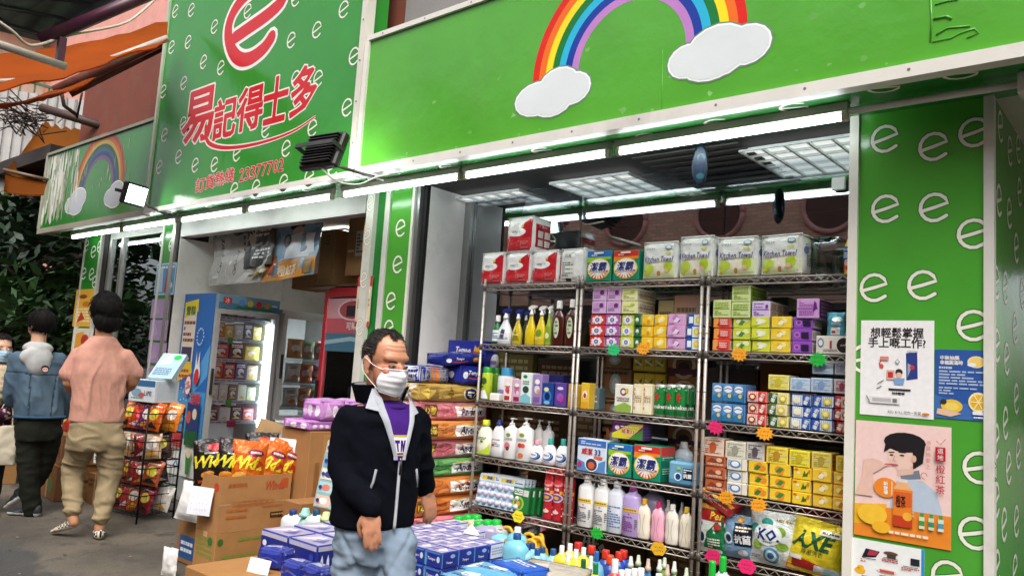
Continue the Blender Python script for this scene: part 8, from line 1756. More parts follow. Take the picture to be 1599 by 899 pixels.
# boxes stacked behind the pink shirt person
bxs = [(-7.75, 3.05, PAV, .5, .36, .3, 'carton with green melon print on the ground behind the pink shirt'), (-7.72, 3.08, PAV+.305, .46, .34, .26, 'middle carton of the pile behind the pink shirt'), (-8.3, 3.15, PAV, .5, .36, .28, 'brown carton behind the two walking people'), (-8.9, 2.75, PAV, .5, .4, .36, 'brown carton with printed label at the street edge'), (-9.5, 2.9, PAV, .5, .4, .36, 'brown carton farthest down the street'), (-7.2, 3.2, PAV, .36, .3, .26, 'brown carton between basket stand and pink shirt')]
for i, (x, y, z, w_, d, h, lb) in enumerate(bxs):
 place(carton(w_, h, d, ['8a5c30', '8f6236', '9a6c3e', 'a57844', '9a6e3c', '7f5630'][i], [('n', .1, .55, .5, .85, 2, '5a3a1c'), ('e', .7, .4, .14, .24, ['3f6a2a', '7a2a2a', '5a4020'][i % 3]), ('r', .46, 0, .54, 1, 'a98a5a')], [('n', .2, .3, .8, .6, 2, '5a3a1c')], m='card'), 'carton_case', lb, 'carton', (x, y, z), random.uniform(-.2, .2))
for i in range(5):
 place(pouch(.17, .24, .07, ['b5302a', 'd8902a', 'c8602a', 'a8342a', 'd0a03a'][i], [('e', .5, .5, .3, .2, 'e8d84a'), ('n', .2, .7, .8, .85, 2, 'f0e6d8')], 'foil', 60+i), 'snack_packet', ['red', 'amber', 'orange', 'dark red', 'mustard'][i]+' snack packet in the pile behind the pink shirt', 'snack packet', (-7.85+.1*i, 3.0+.04*(i % 2), PAV+.57), R(20*i), None, rot=(R(-15), R(8*(i-2)), R(10*i)))
card(196*0+80, 735, 2.95, .13, .12, 'white price card on the cartons behind the pink shirt', .2)
# ================================================================== PEOPLE
def remesh(mb, voxel, iters, name, m, colf, fold=None):
 """closed overlapping forms grown together into one continuous surface"""
 me = mb.mesh('form'); o = bpy.data.objects.new('form', me); col.objects.link(o)
 r_ = o.modifiers.new('r', 'REMESH'); r_.mode = 'VOXEL'; r_.voxel_size = voxel
 if iters:
  s_ = o.modifiers.new('s', 'SMOOTH'); s_.iterations = iters; s_.factor = .5
 me2 = bpy.data.meshes.new_from_object(o.evaluated_get(bpy.context.evaluated_depsgraph_get()))
 bpy.data.objects.remove(o); bpy.data.meshes.remove(me)
 n = len(me2.vertices); co = np.empty(n*3, np.float32); me2.vertices.foreach_get('co', co); co = co.reshape(-1, 3)
 no = np.empty(n*3, np.float32); me2.vertices.foreach_get('normal', no); no = no.reshape(-1, 3)
 if fold:
  d = np.array([fold(Vector(p)) for p in co], np.float32); co = co+no*d[:, None]
  me2.vertices.foreach_set('co', co.ravel())
 out = bpy.data.meshes.new(name)
 polys = [tuple(p.vertices) for p in me2.polygons]
 out.from_pydata(co.tolist(), [], polys); bpy.data.meshes.remove(me2)
 out.materials.append(MATS[m]); out.polygons.foreach_set('use_smooth', [True]*len(polys))
 cl = np.array([lin(colf(p)) for p in co] if callable(colf) else [lin(colf)]*n, np.float32)
 at = out.attributes.new('col', 'FLOAT_COLOR', 'POINT'); at.data.foreach_set('color', cl.ravel())
 out.update(); return out
def loft(mb, rings, n=24, e=2.3):
 rg = []
 for cx_, cy_, z, rx, ry, rot in rings:
  ring = []
  for k in range(n):
   a = 2*math.pi*k/n; ca, sa = math.cos(a), math.sin(a); q = (abs(ca)**e+abs(sa)**e)**(-1/e)
   x, y = rx*ca*q, ry*sa*q; ring.append((cx_+x*math.cos(rot)-y*math.sin(rot), cy_+x*math.sin(rot)+y*math.cos(rot), z))
  rg.append(ring)
 return mb.rings(rg)
def ell(mb, c, r, M=None, n=16):
 vs = [];
 rg = []
 for j in range(1, n):
  ph = math.pi*j/n; ring = []
  for k in range(2*n):
   a = math.pi*k/n; p = Vector((r[0]*math.sin(ph)*math.cos(a), r[1]*math.sin(ph)*math.sin(a), -r[2]*math.cos(ph)))
   if M is not None: p = M @ p
   ring.append(tuple(Vector(c)+p))
  rg.append(ring)
 return mb.rings(rg)
def limb(mb, pts, rs, n=14):
 P = smooth([tuple(p) for p in pts], 4) if len(pts) > 2 else pts
 if len(pts) > 2:
  rr = []
  for i in range(len(rs)-1):
   for q in range(4): rr.append(rs[i]+(rs[i+1]-rs[i])*q/4)
  rr.append(rs[-1])
 else: rr = rs
 mb.tube(P, rr, n=n)
 ell(mb, pts[0], (rs[0],)*3, n=8); ell(mb, pts[-1], (rs[-1],)*3, n=8)
def ridge(p, f, seed, sz=1.0):
 return 1-abs(noise.noise((p.x*f+seed, p.y*f, p.z*f*sz)))*2
def hand(mb, wrist, down, out, s=1.0, side=1, curl=.3):
 """relaxed hand: down = along the fingers, out = the back of the hand, side = +1 when the thumb lies along down x out"""
 d = Vector(down).normalized(); o = Vector(out); o = (o-d*o.dot(d)).normalized(); t = d.cross(o)*side
 W = Vector(wrist)
 def P(a, b, c): return W+(t*a+d*b+o*c)*s
 M = Matrix((t, d, o)).transposed()
 limb(mb, [P(0, -.03, 0), P(0, .015, 0)], [.026*s, .026*s], 12)
 ell(mb, P(.0, .05, .0), (.04*s, .05*s, .0165*s), M, 10)
 ell(mb, P(.004, .075, .001), (.037*s, .022*s, .0145*s), M, 10)
 for a, L, r_, sp in ((.0275, .068, .0088, .03), (.0092, .077, .0092, .005), (-.0092, .072, .0088, -.015), (-.0265, .057, .0078, -.05)):
  p0 = P(a, .082, .003); c1 = curl*(.9+.3*abs(a)*20); pts = [p0]; ang = .15*curl
  for i, f_ in enumerate((.45, .32, .23)):
   ang += c1*(.55 if i == 0 else .8)
   dv = d*math.cos(ang)-o*math.sin(ang)+t*sp
   pts.append(pts[-1]+dv.normalized()*L*f_*s)
  limb(mb, [P(a*.8, .06, 0)]+pts, [r_*1.05*s, r_*1.05*s, r_*s, r_*.95*s, r_*.78*s], 10)
 limb(mb, [P(.02, .018, -.006), P(.042, .045, -.016), P(.046, .075, -.025), P(.04, .1, -.031)], [.0145*s, .0125*s, .0105*s, .0085*s], 10)
def shoe(mb, heel, toe, z, w_=.045, h=.07, lift=0):
 h0 = Vector((heel[0], heel[1], z)); t0 = Vector((toe[0], toe[1], z)); d = (t0-h0)
 for f_, r_, hh in ((.1, .036, h), (.3, .036, h*.95), (.5, .041, h*.72), (.7, .046, h*.55), (.86, .042, h*.44)):
  p = h0+d*f_; ell(mb, p+Vector((0, 0, hh*.5+lift*(1-f_))), (r_, r_*1.15, hh*.62), None, 8)
def dist_fold(p, amp, f, seed, sz=.45):
 return amp*(ridge(p, f, seed, sz)-.4)+amp*.4*noise.noise((p.x*f*2.7, p.y*f*2.7, p.z*f*1.6+seed))
# ------------------------------------------------------------------ the man in the navy fleece
rootM = CPOS+ray(590, 815)*3.03; rootM.z = 0
man = thing('person', 'man in navy fleece jacket, pale jeans and white face mask walking past', 'person', rootM, math.atan2(rootM.x, -rootM.y)*-1 if False else math.atan2(-rootM.x, rootM.y))
TW = R(28)
def tw(p, a=TW, c=(-.02, 0)):
 x, y, z = p; x -= c[0]; y -= c[1]
 return (c[0]+x*math.cos(a)-y*math.sin(a), c[1]+x*math.sin(a)+y*math.cos(a), z)
HC, HA = Vector((-.02, -.035, 1.487)), R(38)
def hd(p, tilt=R(9)):   # head frame: face to -y
 v = Vector(p); v = Matrix.Rotation(tilt, 3, 'X') @ v; v = Matrix.Rotation(HA, 3, 'Z') @ v
 return tuple(HC+v)
HM = Matrix.Rotation(HA, 3, 'Z') @ Matrix.Rotation(R(9), 3, 'X')
def head_forms(mb, c, M, s=1.0, nose=True):
 def e_(p, r): ell(mb, Vector(c)+M @ Vector(p)*s, tuple(q*s for q in r), M, 12)
 e_((0, .012, .035), (.073, .094, .086)); e_((0, -.03, -.03), (.06, .066, .075)); e_((0, -.045, -.075), (.04, .042, .032))
 e_((.03, -.045, -.04), (.034, .04, .045)); e_((-.03, -.045, -.04), (.034, .04, .045))
 e_((0, -.062, .03), (.058, .026, .024))
 if nose:
  e_((0, -.09, -.014), (.0115, .02, .028)); e_((0, -.098, -.03), (.015, .014, .011)); e_((.011, -.092, -.032), (.009, .01, .008)); e_((-.011, -.092, -.032), (.009, .01, .008))
  e_((.034, -.068, -.024), (.025, .022, .018)); e_((-.034, -.068, -.024), (.025, .022, .018))
  e_((0, -.088, -.063), (.022, .012, .006)); e_((0, -.087, -.073), (.02, .012, .006))
 for sx_ in (-1, 1):
  e_((sx_*.077, .012, -.012), (.008, .018, .032)); e_((sx_*.08, .02, .004), (.006, .016, .019)); e_((sx_*.076, .004, -.04), (.007, .01, .011))
f = MB()
head_forms(f, HC, HM)
limb(f, [(-.02, .03, 1.30), (-.02, .015, 1.36), tuple(HC+HM @ Vector((0, .02, -.06)))], [.066, .058, .056])
loft(f, [(-.01, .01, .75, .11, .08, TW), (-.02, .01, .95, .125, .1, TW), (-.02, .01, 1.15, .14, .095, TW), (-.02, .02, 1.28, .145, .085, TW), (-.02, .02, 1.34, .07, .06, TW)])
shR_, elR_, wrR_ = tw((-.14, .01, 1.262)), tw((-.168, .0, 1.09)), tw((-.1, -.125, .965))
shL_, elL_, wrL_ = tw((.135, .01, 1.262)), tw((.185, .03, 1.1)), tw((.24, .075, 1.0))
limb(f, [shR_, elR_, wrR_], [.045, .036, .026]); limb(f, [shL_, elL_, wrL_], [.045, .036, .026])
hand(f, Vector(wrR_)+Vector((.002, -.008, -.012)), (.16, -.1, -1), (.05, -1, .1), .92, 1, .22)
hand(f, Vector(wrL_)+Vector((.008, .0, -.015)), (.3, -.05, -1), (.6, -.8, .1), .92, -1, .4)
limb(f, [(-.07, .0, .8), (-.09, -.02, .45), (-.12, .02, .08)], [.06, .05, .036]); limb(f, [(.065, .0, .8), (.09, -.05, .45), (.1, .03, .08)], [.06, .05, .036])
shoe(f, (-.12, .05), (-.07, -.17), .0); shoe(f, (.1, .07), (.16, -.14), .0)
def skin_m(p):
 v = HM.transposed() @ (Vector(p)-HC); rr = 0
 c = Vector((.80, .56, .43))
 if v.length < .16:
  if abs(abs(v.x)-.034) < .03 and v.y < -.055 and -.045 < v.z < 0: c = Vector((.78, .47, .37))
  if v.y < -.09 and -.05 < v.z < -.01: c = Vector((.79, .48, .38))
  if v.z > .07: c = Vector((.82, .6, .47))
 return '%02x%02x%02x' % tuple(int(255*q) for q in c)
def wrinkle(p):
 v = HM.transposed() @ (p-HC)
 if v.length < .15 and v.y < -.05:
  w_ = 0
  if .045 < v.z < .09: w_ += .0012*math.sin(v.z*420+noise.noise((v.x*20, 0, 1)))
  if abs(abs(v.x)-.06) < .02 and -.02 < v.z < .02: w_ += .0012*math.sin((v.z+abs(v.x)*.4)*500)
  return w_
 if p.z < 1.0: return .0011*ridge(p, 55, 3, .4)
 return .0005*noise.noise(p*60)
put('body', remesh(f, .0046, 3, 'body', 'skin', skin_m, wrinkle), man)
def torso_ring(z):
 T = [(.865, .16, .115), (.9, .165, .118), (1.0, .166, .12), (1.1, .168, .12), (1.2, .166, .118), (1.27, .166, .11), (1.32, .13, .09), (1.36, .098, .08), (1.395, .084, .078)]
 for a, b in zip(T, T[1:]):
  if a[0] <= z <= b[0]:
   q = (z-a[0])/(b[0]-a[0]); return a[1]+(b[1]-a[1])*q, a[2]+(b[2]-a[2])*q
 return T[-1][1:] if z > 1 else T[0][1:]
f = MB()
loft(f, [(-.02, .012, z, *torso_ring(z), TW) for z in (.868, .9, 1.0, 1.1, 1.2, 1.27, 1.318)], e=2.4)
limb(f, [shR_, elR_, wrR_], [.061, .053, .045]); limb(f, [shL_, elL_, wrL_], [.06, .053, .045])
def foldj(p):
 a = .0
 for c, s_ in ((elR_, .1), (elL_, .09), (shR_, .12), (shL_, .11)):
  a = max(a, math.exp(-((p-Vector(c)).length/s_)**2))
 return (.006+.008*a)*(max(0, 1-abs(noise.noise((p.x*8+p.z*5, p.y*7, p.z*9+2)))*3.5)-.2)+.003*noise.noise(p*18)
jk = put('jacket', remesh(f, .0085, 4, 'jacket', 'fleece', '0e1018', foldj), man)
def fr_pt(x, z, off=0.0):
 rx, ry = torso_ring(z); e = 2.4; q = min(.999, abs(x)/rx)
 return tw((-.02+x, .012-ry*(1-q**e)**(1/e)-off, z))
# opening: shirt shows between the open edges down to the zip
def vleft(z): return -(.014+.075*max(0, (z-1.14)/.25))+.03
def vright(z): return (.014+.05*max(0, (z-1.14)/.25))+.03
sh = MB(); N = 18; rows = []
for i in range(N+1):
 z = 1.125+(1.335-1.125)*i/N; a, b = vleft(z)-.012, vright(z)+.012
 rows.append([fr_pt(a+(b-a)*j/10, min(z, 1.375), .012-(.02 if z > 1.33 else .0)*(z-1.33)/.05) for j in range(11)])
def grid(mb, rows, c, m, th=None):
 n = len(rows[0]); vs = [p for r_ in rows for p in r_]
 fs = [(i*n+j, i*n+j+1, (i+1)*n+j+1, (i+1)*n+j) for i in range(len(rows)-1) for j in range(n-1)]
 return mb.add(vs, fs, c, m, True)
grid(sh, rows, '4a2480', 'cloth')
sh.art([('r', .0, .36, 1, .385, 'd8b23a'), ('r', .0, .33, 1, .355, 'f0eef0'), ('r', 0, .12, 1, .33, 'ece9ee'), ('r', .16, .14, .3, .31, '4a2480'), ('r', .06, .265, .42, .31, '4a2480'), ('r', .5, .14, .62, .31, '4a2480'), ('r', .74, .14, .86, .31, '4a2480'), ('p', [(.5, .31), (.62, .31), (.86, .14), (.74, .14)], '4a2480'), ('r', 0, .08, 1, .1, 'd8b23a')],
  lambda u, v, k: (lambda z: fr_pt(vleft(z)+(vright(z)-vleft(z))*u, z, .0135+.0006*k))(1.125+.25*v), .12, .25, 'cloth', sub=5)
nf = len(sh.f); ell(sh, tw((-.012, -.012, 1.322)), (.092, .082, .026)); sh.c[nf:] = [lin('4a2480')]*(len(sh.f)-nf)
cl_ = [tw((-.014+.066*math.cos(q), -.008+.066*math.sin(q), 1.343+.02*math.sin(q))) for q in [R(15*i) for i in range(25)]]
sh.tube(cl_, .0062, 'd3da36', 'cloth', 8, caps=False); sh.names = [n if n != 'plastic' else 'cloth' for n in sh.names]
put('shirt', sh, man)
# grey lining turned out along the opening, collar, and the zip line
def lapel(fn, w0, w1, sgn):
 m_ = MB(); rows = []
 for i in range(17):
  z = 1.13+(1.36-1.13)*i/16; x = fn(z); w_ = w0+(w1-w0)*(i/16)**1.3
  A = fr_pt(x-sgn*.004, z, .014); B = fr_pt(x+sgn*w_*.5, z, .022+.006*(i/16)); C = fr_pt(x+sgn*w_, z, .012)
  rows.append([A, B, C])
 grid(m_, rows, 'b9bcc4', 'cloth'); return m_
put('lapel', lapel(vleft, .012, .034, -1), man); put('lapel', lapel(vright, .012, .032, 1), man)
cm = MB(); rows = []
def collar_pt(a, t):  # a: angle round the neck, t: 0 base .. 1 rim
 r1, r2 = .082+.02*t, .078+.022*t
 x, y = r1*math.cos(a), r2*math.sin(a)
 return tw((-.02+x, .028+y, 1.335+.075*t-.012*abs(math.cos(a))*t))
for t in (0, .35, .7, 1.0): rows.append([collar_pt(R(-52)+R(284)*j/28, t) for j in range(29)])
grid(cm, rows, 'b4b8c0', 'cloth')
rows = []
for t in (1.0, .7, .3, -.1): rows.append([(lambda p: (p[0], p[1], p[2]))(tw((-.02+(.092+.022*t)*math.cos(R(-52)+R(284)*j/28), .028+(.088+.024*t)*math.sin(R(-52)+R(284)*j/28), 1.335+.075*t-.012*abs(math.cos(R(-52)+R(284)*j/28))*t))) for j in range(29)])
grid(cm, rows, '0e1018', 'fleece'); put('collar', cm, man)
# collar flaps folded out at the front
fl_m = MB()
for fn, sgn, oz in ((vleft, -1, .0), (vright, 1, -.012)):
 a = fr_pt(fn(1.36), 1.36, .016); b = fr_pt(fn(1.3), 1.3+oz, .02); c = fr_pt(fn(1.345)+(-.062 if sgn < 0 else .04), 1.315+oz, .024); d = Vector(collar_pt(R(-90+sgn*42), 1.0));
 put('collar_flap', MB().add([a, b, c, tuple(d)], [(0, 1, 2), (0, 2, 3)], 'b7bac2', 'cloth'), man)
zm = MB(); zp = [fr_pt(.034, z, .007) for z in np.linspace(.872, 1.135, 14)]
zm.tube(zp, .0062, 'c3c5c9', 'cloth', 6); zm.tube([fr_pt(.036, z, .012) for z in (1.075, 1.1, 1.13)], .006, '10131c', 'plastic', 6); put('zip', zm, man)
pm_ = MB()
for x0, z0, x1, z1 in ((-.06, 1.095, -.082, 1.005), (.125, 1.09, .14, 1.02)): put('pocket_zip', MB().tube([fr_pt(x0, z0, .006), fr_pt((x0+x1)/2+.003, (z0+z1)/2, .007), fr_pt(x1, z1, .006)], .0052, '9da3a9', 'cloth', 6), man)
cf = MB(); a = Vector(wrL_); cf.tube([tuple(a+Vector((-.045, -.035, -.005))), tuple(a+Vector((-.02, -.055, .012))), tuple(a+Vector((.01, -.055, .03)))], .006, 'a9adb4', 'cloth', 6); put('cuff_tab', cf, man)
# jeans
f = MB()
loft(f, [(-.02, .012, .955, .14, .095, TW), (-.015, .012, .88, .15, .105, TW), (-.008, .012, .8, .152, .11, TW), (-.005, .01, .74, .145, .105, TW)])
limb(f, [(-.078, .0, .8), (-.09, -.02, .44), (-.12, .02, .1)], [.084, .07, .06]); limb(f, [(.075, -.01, .8), (.09, -.06, .44), (.1, .03, .1)], [.082, .07, .06])
def foldp(p): return .006*(max(0, 1-abs(noise.noise((p.x*9+p.z*9, p.y*6, p.z*16)))*4)-.2)+.003*noise.noise(p*22)+.003*math.sin((p.z*1.3+abs(p.x)*.9)*60+noise.noise(p*5)*4)*math.exp(-((p.z-.76)/.07)**2)-.016*math.exp(-((p.x-.02-.12*(.78-p.z))/.012)**2)*(p.z < .8)*(p.y < 0)-.008*math.exp(-((abs(p.x)-.1-(p.z-.8)*.6)/.01)**2)*(p.y < -.03)*(.7 < p.z < .86)
def jeans_c(p):
 n = .5+.5*noise.noise((p[0]*6, p[1]*6, p[2]*3)); b = max(0, min(1, n));
 fz = math.exp(-((p[2]-.68)/.2)**2)*.25
 v = [(.35, .43, .52), (.58, .64, .70)]; t = min(1, .35+.4*b+fz)
 return '%02x%02x%02x' % tuple(int(255*(v[0][i]+(v[1][i]-v[0][i])*t)) for i in range(3))
put('jeans', remesh(f, .009, 3, 'jeans', 'denim', jeans_c, foldp), man)
f = MB(); shoe(f, (-.125, .06), (-.07, -.19), .0, h=.085); shoe(f, (.1, .08), (.17, -.16), .0, h=.085); put('shoe', remesh(f, .008, 2, 'shoe', 'rubber', '2a2a2c'), man)
# face details
def hp(p): return tuple(HC+HM @ Vector(p))
em = MB()
for sx_ in (-1, 1):
 em.tube([hp((sx_*.05, -.078, .0155)), hp((sx_*.04, -.0885, .0195)), hp((sx_*.028, -.0935, .019)), hp((sx_*.018, -.0935, .015))], [.0015, .0035, .004, .002], '2a2220', 'hair', 6)
put('eyebrow', em, man)
for sx_ in (-1, 1):
 ey = MB(); c = Vector((sx_*.033, -.0835, .0015)); ell(ey, hp(c), (.0098, .0085, .0036), HM, 8); ey.c = [lin('e9e2da')]*len(ey.c)
 k = len(ey.c); ell(ey, hp(c+Vector((.001, -.0055, -.0006))), (.0046, .0042, .0036), HM, 6); ey.c[k:] = [lin('1a1210')]*(len(ey.c)-k)
 ey.tube([hp((sx_*.046, -.0805, .002)), hp((sx_*.034, -.0925, .0048)), hp((sx_*.021, -.0895, .002))], .0026, '6a4634', 'skin', 5)
 ey.tube([hp((sx_*.045, -.08, -.002)), hp((sx_*.034, -.0905, -.0046)), hp((sx_*.022, -.0885, -.001))], .0016, '9a6a56', 'skin', 5)
 put('eye', ey, man)
hm = MB()
head_hair = MB(); ell(head_hair, HC+HM @ Vector((0, .014, .037)), (.0775, .098, .088), HM, 26)
vs = head_hair.v; keep = []
Hi = HM.transposed()
for fidx, fc in enumerate(head_hair.f):
 c = sum((Vector(vs[i]) for i in fc), Vector())/len(fc); v = Hi @ (c-HC)
 top = v.z > .075 and v.y > -.052+.014*noise.noise((v.x*40, 2, 1)) and not (abs(abs(v.x)-.045) < .018 and v.y < -.02)
 side = v.y > -.018-.25*(.05-v.z)*(v.z < .05)*-1 and -.0 < v.z <= .075 and abs(v.x) > .04
 back = v.y > .03 and v.z > -.055
 if (top or side or back) and len(fc) == 4: keep.append(fc)
q = MB(); idx = sorted({i for fc in keep for i in fc}); mp_ = {i: k for k, i in enumerate(idx)}
pv = []
for i in idx:
 p = Vector(vs[i]); v = Hi @ (p-HC); n_ = (p-(HC+HM @ Vector((0, .014, .037)))).normalized()
 pv.append(tuple(p+n_*(.003+.004*noise.noise((v.x*30, v.y*60, v.z*20))+.003*noise.noise((v.x*90, v.y*30, 4)))))
q.add(pv, [tuple(mp_[i] for i in fc) for fc in keep], '2d2826', 'hair', True)
rr = random.Random(9)
for i in range(620):      # loose strands, grey at the temples
 fc = rr.choice(keep); p = Vector(pv[mp_[fc[0]]]); v = Hi @ (p-HC); n_ = (p-HC).normalized(); d = HM @ Vector((rr.uniform(-.3, .3), 1, rr.uniform(-.6, .1))); d = (d-n_*d.dot(n_)).normalized()
 q.tube([tuple(p+n_*.001-d*.006), tuple(p+n_*.0045), tuple(p+n_*.002+d*.014)], [.0009, .0009, .0004], rr.choice(['3a3432', '57504c', '7a726c'] if v.z < .055 else ['1f1a19', '2a2422']), 'hair', 3, caps=False)
put('hair', q, man)
# face mask with pleats and loops
def maskmesh(pt, c='e9e8ea'):
 m_ = MB(); rows = []; NV, NU = 16, 20
 for j in range(NV+1):
  v = j/NV; rows.append([pt(-1+2*i/NU, v) for i in range(NU+1)])
 return grid(m_, rows, c, 'cloth')
def mk(u, v):      # v: 0 chin .. 1 nose bridge
 wy = 52+8*math.sin(v*math.pi); a = R(u*wy); z = -.1+.088*v-.006*(1-abs(u))*(v < .2)
 r_x = .07+.012*math.sin(min(1, v*1.15)*math.pi); r_y = .114-.026*(1-v)**2-.014*v*v+.018*math.exp(-(u/.22)**2)*math.exp(-((v-.72)/.25)**2)
 pl = .0022*math.sin(v*26)*(1-abs(u)**4)
 return hp(((r_x+pl)*math.sin(a), -.005-(r_y+pl+.006*(1-abs(u))*v)*math.cos(a), z+.012*(1-abs(u))*(v-.5)))
mm = maskmesh(mk)
for sx_ in (-1, 1):
 mm.tube(smooth([mk(sx_, .95), hp((sx_*.079, -.03, -.006)), hp((sx_*.087, .018, .012)), hp((sx_*.086, .03, -.012)), hp((sx_*.083, .012, -.045)), mk(sx_, .08)], 3), .0016, 'f0eff0', 'cloth', 5)
mm.tube([mk(-1+.2*i, 1.0) for i in range(11)], .0022, 'f2f1f2', 'cloth', 5); mm.tube([mk(-1+.2*i, .0) for i in range(11)], .0018, 'f2f1f2', 'cloth', 5)
put('face_mask', mm, man)
# ------------------------------------------------------------------ pink T-shirt, seen from behind
rootP = atz(130, 838, PAV)
pk_ = thing('person', 'person in salmon pink T-shirt and khaki joggers walking away past the snacks', 'person', (rootP.x, rootP.y, 0), math.atan2(-rootP.x, rootP.y))
A = R(24)      # back turned a little
hc = Vector((-.035, .02, 1.735)); HMp = Matrix.Rotation(R(205), 3, 'Z') @ Matrix.Rotation(R(10), 3, 'X')
f = MB(); head_forms(f, hc, HMp, 1.0)
limb(f, [(-.02, .0, 1.48), (-.025, .0, 1.56), tuple(hc+Vector((0, 0, -.06)))], [.07, .058, .056])
loft(f, [(0, 0, .85, .15, .1, A), (-.01, 0, 1.1, .15, .1, A), (-.02, 0, 1.35, .16, .09, A), (-.02, 0, 1.5, .08, .06, A)])
aL = [(-.165, .0, 1.4), (-.208, .0, 1.215), (-.15, .2, 1.12)]; aR = [(.14, .04, 1.41), (.205, .06, 1.24), (.14, .26, 1.16)]
limb(f, aL, [.05, .044, .03]); limb(f, aR, [.05, .044, .03])
hand(f, aL[2], (.4, 1, -.1), (0, -.1, 1), .95, 1, .5); hand(f, aR[2], (-.4, 1, -.1), (0, -.1, 1), .95, -1, .5)
limb(f, [(-.07, .02, .8), (-.105, .12, .58), (-.085, .0, .27)], [.08, .055, .036]); limb(f, [(.1, .0, .8), (.12, .02, .55), (.095, -.06, .2)], [.08, .055, .036])
limb(f, [(-.085, .0, .3), (-.07, -.02, .24)], [.036, .034]);
put('body', remesh(f, .0075, 3, 'body', 'skin', 'c08a68', lambda p: .0006*noise.noise(p*40)), pk_)
f = MB()
loft(f, [(-.005, .0, .945, .185, .125, A), (-.005, .0, 1.02, .18, .122, A), (-.012, .0, 1.15, .178, .12, A), (-.02, .0, 1.3, .188, .118, A), (-.024, .005, 1.4, .19, .1, A), (-.024, .01, 1.46, .17, .088, A), (-.024, .01, 1.505, .125, .085, A), (-.024, .01, 1.56, .078, .078, A)])
limb(f, [(-.16, .0, 1.405), (-.205, .0, 1.275)], [.07, .072]); limb(f, [(.13, .03, 1.415), (.2, .055, 1.31)], [.068, .07])
def foldt(p):
 u = p.x*10-p.z*2.6+1.2*noise.noise((p.x*3, p.y*3, p.z*3)); d = noise.noise((u, p.y*5, p.z*1.6)); d2 = noise.noise((p.x*26+p.z*7, p.y*12, p.z*4+4))
 s_ = min(1, max(.1, (1.45-p.z)*3.5), max(.1, (p.z-.955)*9))
 return (.016*(max(0, 1-abs(d)*5)-.25)+.006*(max(0, 1-abs(d2)*4)-.2))*s_
put('t_shirt', remesh(f, .009, 3, 't_shirt', 'cloth', 'cc9684', foldt), pk_)
f = MB()
loft(f, [(.0, .0, 1.0, .165, .11, A), (.0, .0, .9, .18, .128, A), (.01, .0, .8, .19, .135, A), (.015, .01, .74, .18, .125, A)])
limb(f, [(-.075, .02, .8), (-.115, .13, .58), (-.1, .06, .42), (-.085, .0, .315)], [.108, .08, .07, .05])
limb(f, [(.105, .0, .8), (.12, .03, .56), (.108, -.03, .36), (.097, -.06, .27)], [.104, .08, .064, .048])
ell(f, (-.085, .0, .32), (.062, .062, .028)); ell(f, (.097, -.06, .275), (.06, .06, .026))
def foldk(p): return .009*(max(0, 1-abs(noise.noise((p.x*7+p.z*4, p.y*7, p.z*13)))*3.5)-.2)+.004*noise.noise(p*7)+.005*math.sin(p.z*70+noise.noise(p*6)*5)*(math.exp(-((p.z-.6)/.08)**2)+math.exp(-((p.z-.34)/.06)**2))
put('joggers', remesh(f, .009, 3, 'joggers', 'cloth', '9c8a6b', foldk), pk_)
def slipon(heel, toe, name, pitch):
 h0, t0 = Vector(heel), Vector(toe); d = t0-h0; L = d.length; dn = d.normalized(); sd_ = dn.cross(Vector((0, 0, 1))).normalized(); un = sd_.cross(dn)
 f = MB()
 for q, r_, hh in ((.1, .036, .06), (.28, .037, .058), (.48, .041, .045), (.68, .046, .036), (.86, .04, .028)):
  ell(f, h0+d*q+un*hh*.55, (r_, r_*1.15, hh*.6), Matrix((sd_, dn, un)).transposed(), 8)
 def c_(p):
  v = Vector(p)-h0; a = v.dot(dn)/L; s_ = v.dot(sd_); u_ = v.dot(un)
  if u_ < .018: return 'cfc4b0'
  if a < .62 and u_ < .07: return '1b1917' if (int(math.floor(a*14))+int(math.floor((u_ if abs(s_) > .02 else s_+.3)*70))) % 2 == 0 else 'd8cfbd'
  return 'c2b59d'
 put(name, remesh(f, .005, 2, name, 'cloth', c_), pk_)
slipon((-.055, -.02, .2), (-.19, .14, .135), 'shoe', 0); slipon((.1, -.1, .13), (.1, .15, .13), 'shoe', 0)
def bob(root, c, M, r, col_, seed, cut, front=-.02, strands=160, name='hair'):
 h = MB(); ell(h, Vector(c)+M @ Vector((0, .018, .03)), r, M, 24); vs = h.v; Mi = M.transposed(); keep = []
 for fc in h.f:
  cc_ = sum((Vector(vs[i]) for i in fc), Vector())/len(fc); v = Mi @ (cc_-Vector(c))
  if len(fc) == 4 and (v.y > front or v.z > .075) and v.z > cut+.012*noise.noise((v.x*30, v.y*30, seed)): keep.append(fc)
 idx = sorted({i for fc in keep for i in fc}); m_ = {i: k for k, i in enumerate(idx)}; pv = []
 for i in idx:
  p = Vector(vs[i]); v = Mi @ (p-Vector(c)); n_ = (p-Vector(c)).normalized(); pv.append(tuple(p+n_*(.007*noise.noise((v.x*25+seed, v.y*25, v.z*7))+.004*noise.noise((v.x*60, v.y*60, v.z*12)))))
 q = MB().add(pv, [tuple(m_[i] for i in fc) for fc in keep], col_, 'hair', True); rr = random.Random(seed)
 for i in range(strands):
  fc = rr.choice(keep); p = Vector(pv[m_[fc[0]]]); n_ = (p-Vector(c)).normalized(); d = Vector((rr.uniform(-.4, .4), rr.uniform(-.4, .4), -1)); d = (d-n_*d.dot(n_)*.8).normalized()
  q.tube([tuple(p-d*.01), tuple(p+n_*.006+d*.005), tuple(p+n_*.004+d*.032)], [.0014, .0014, .0005], col_, 'hair', 3, caps=False)
 put(name, q, root)
bob(pk_, hc, HMp, (.104, .114, .124), '100d0c', 3, -.09, -.085, 520)
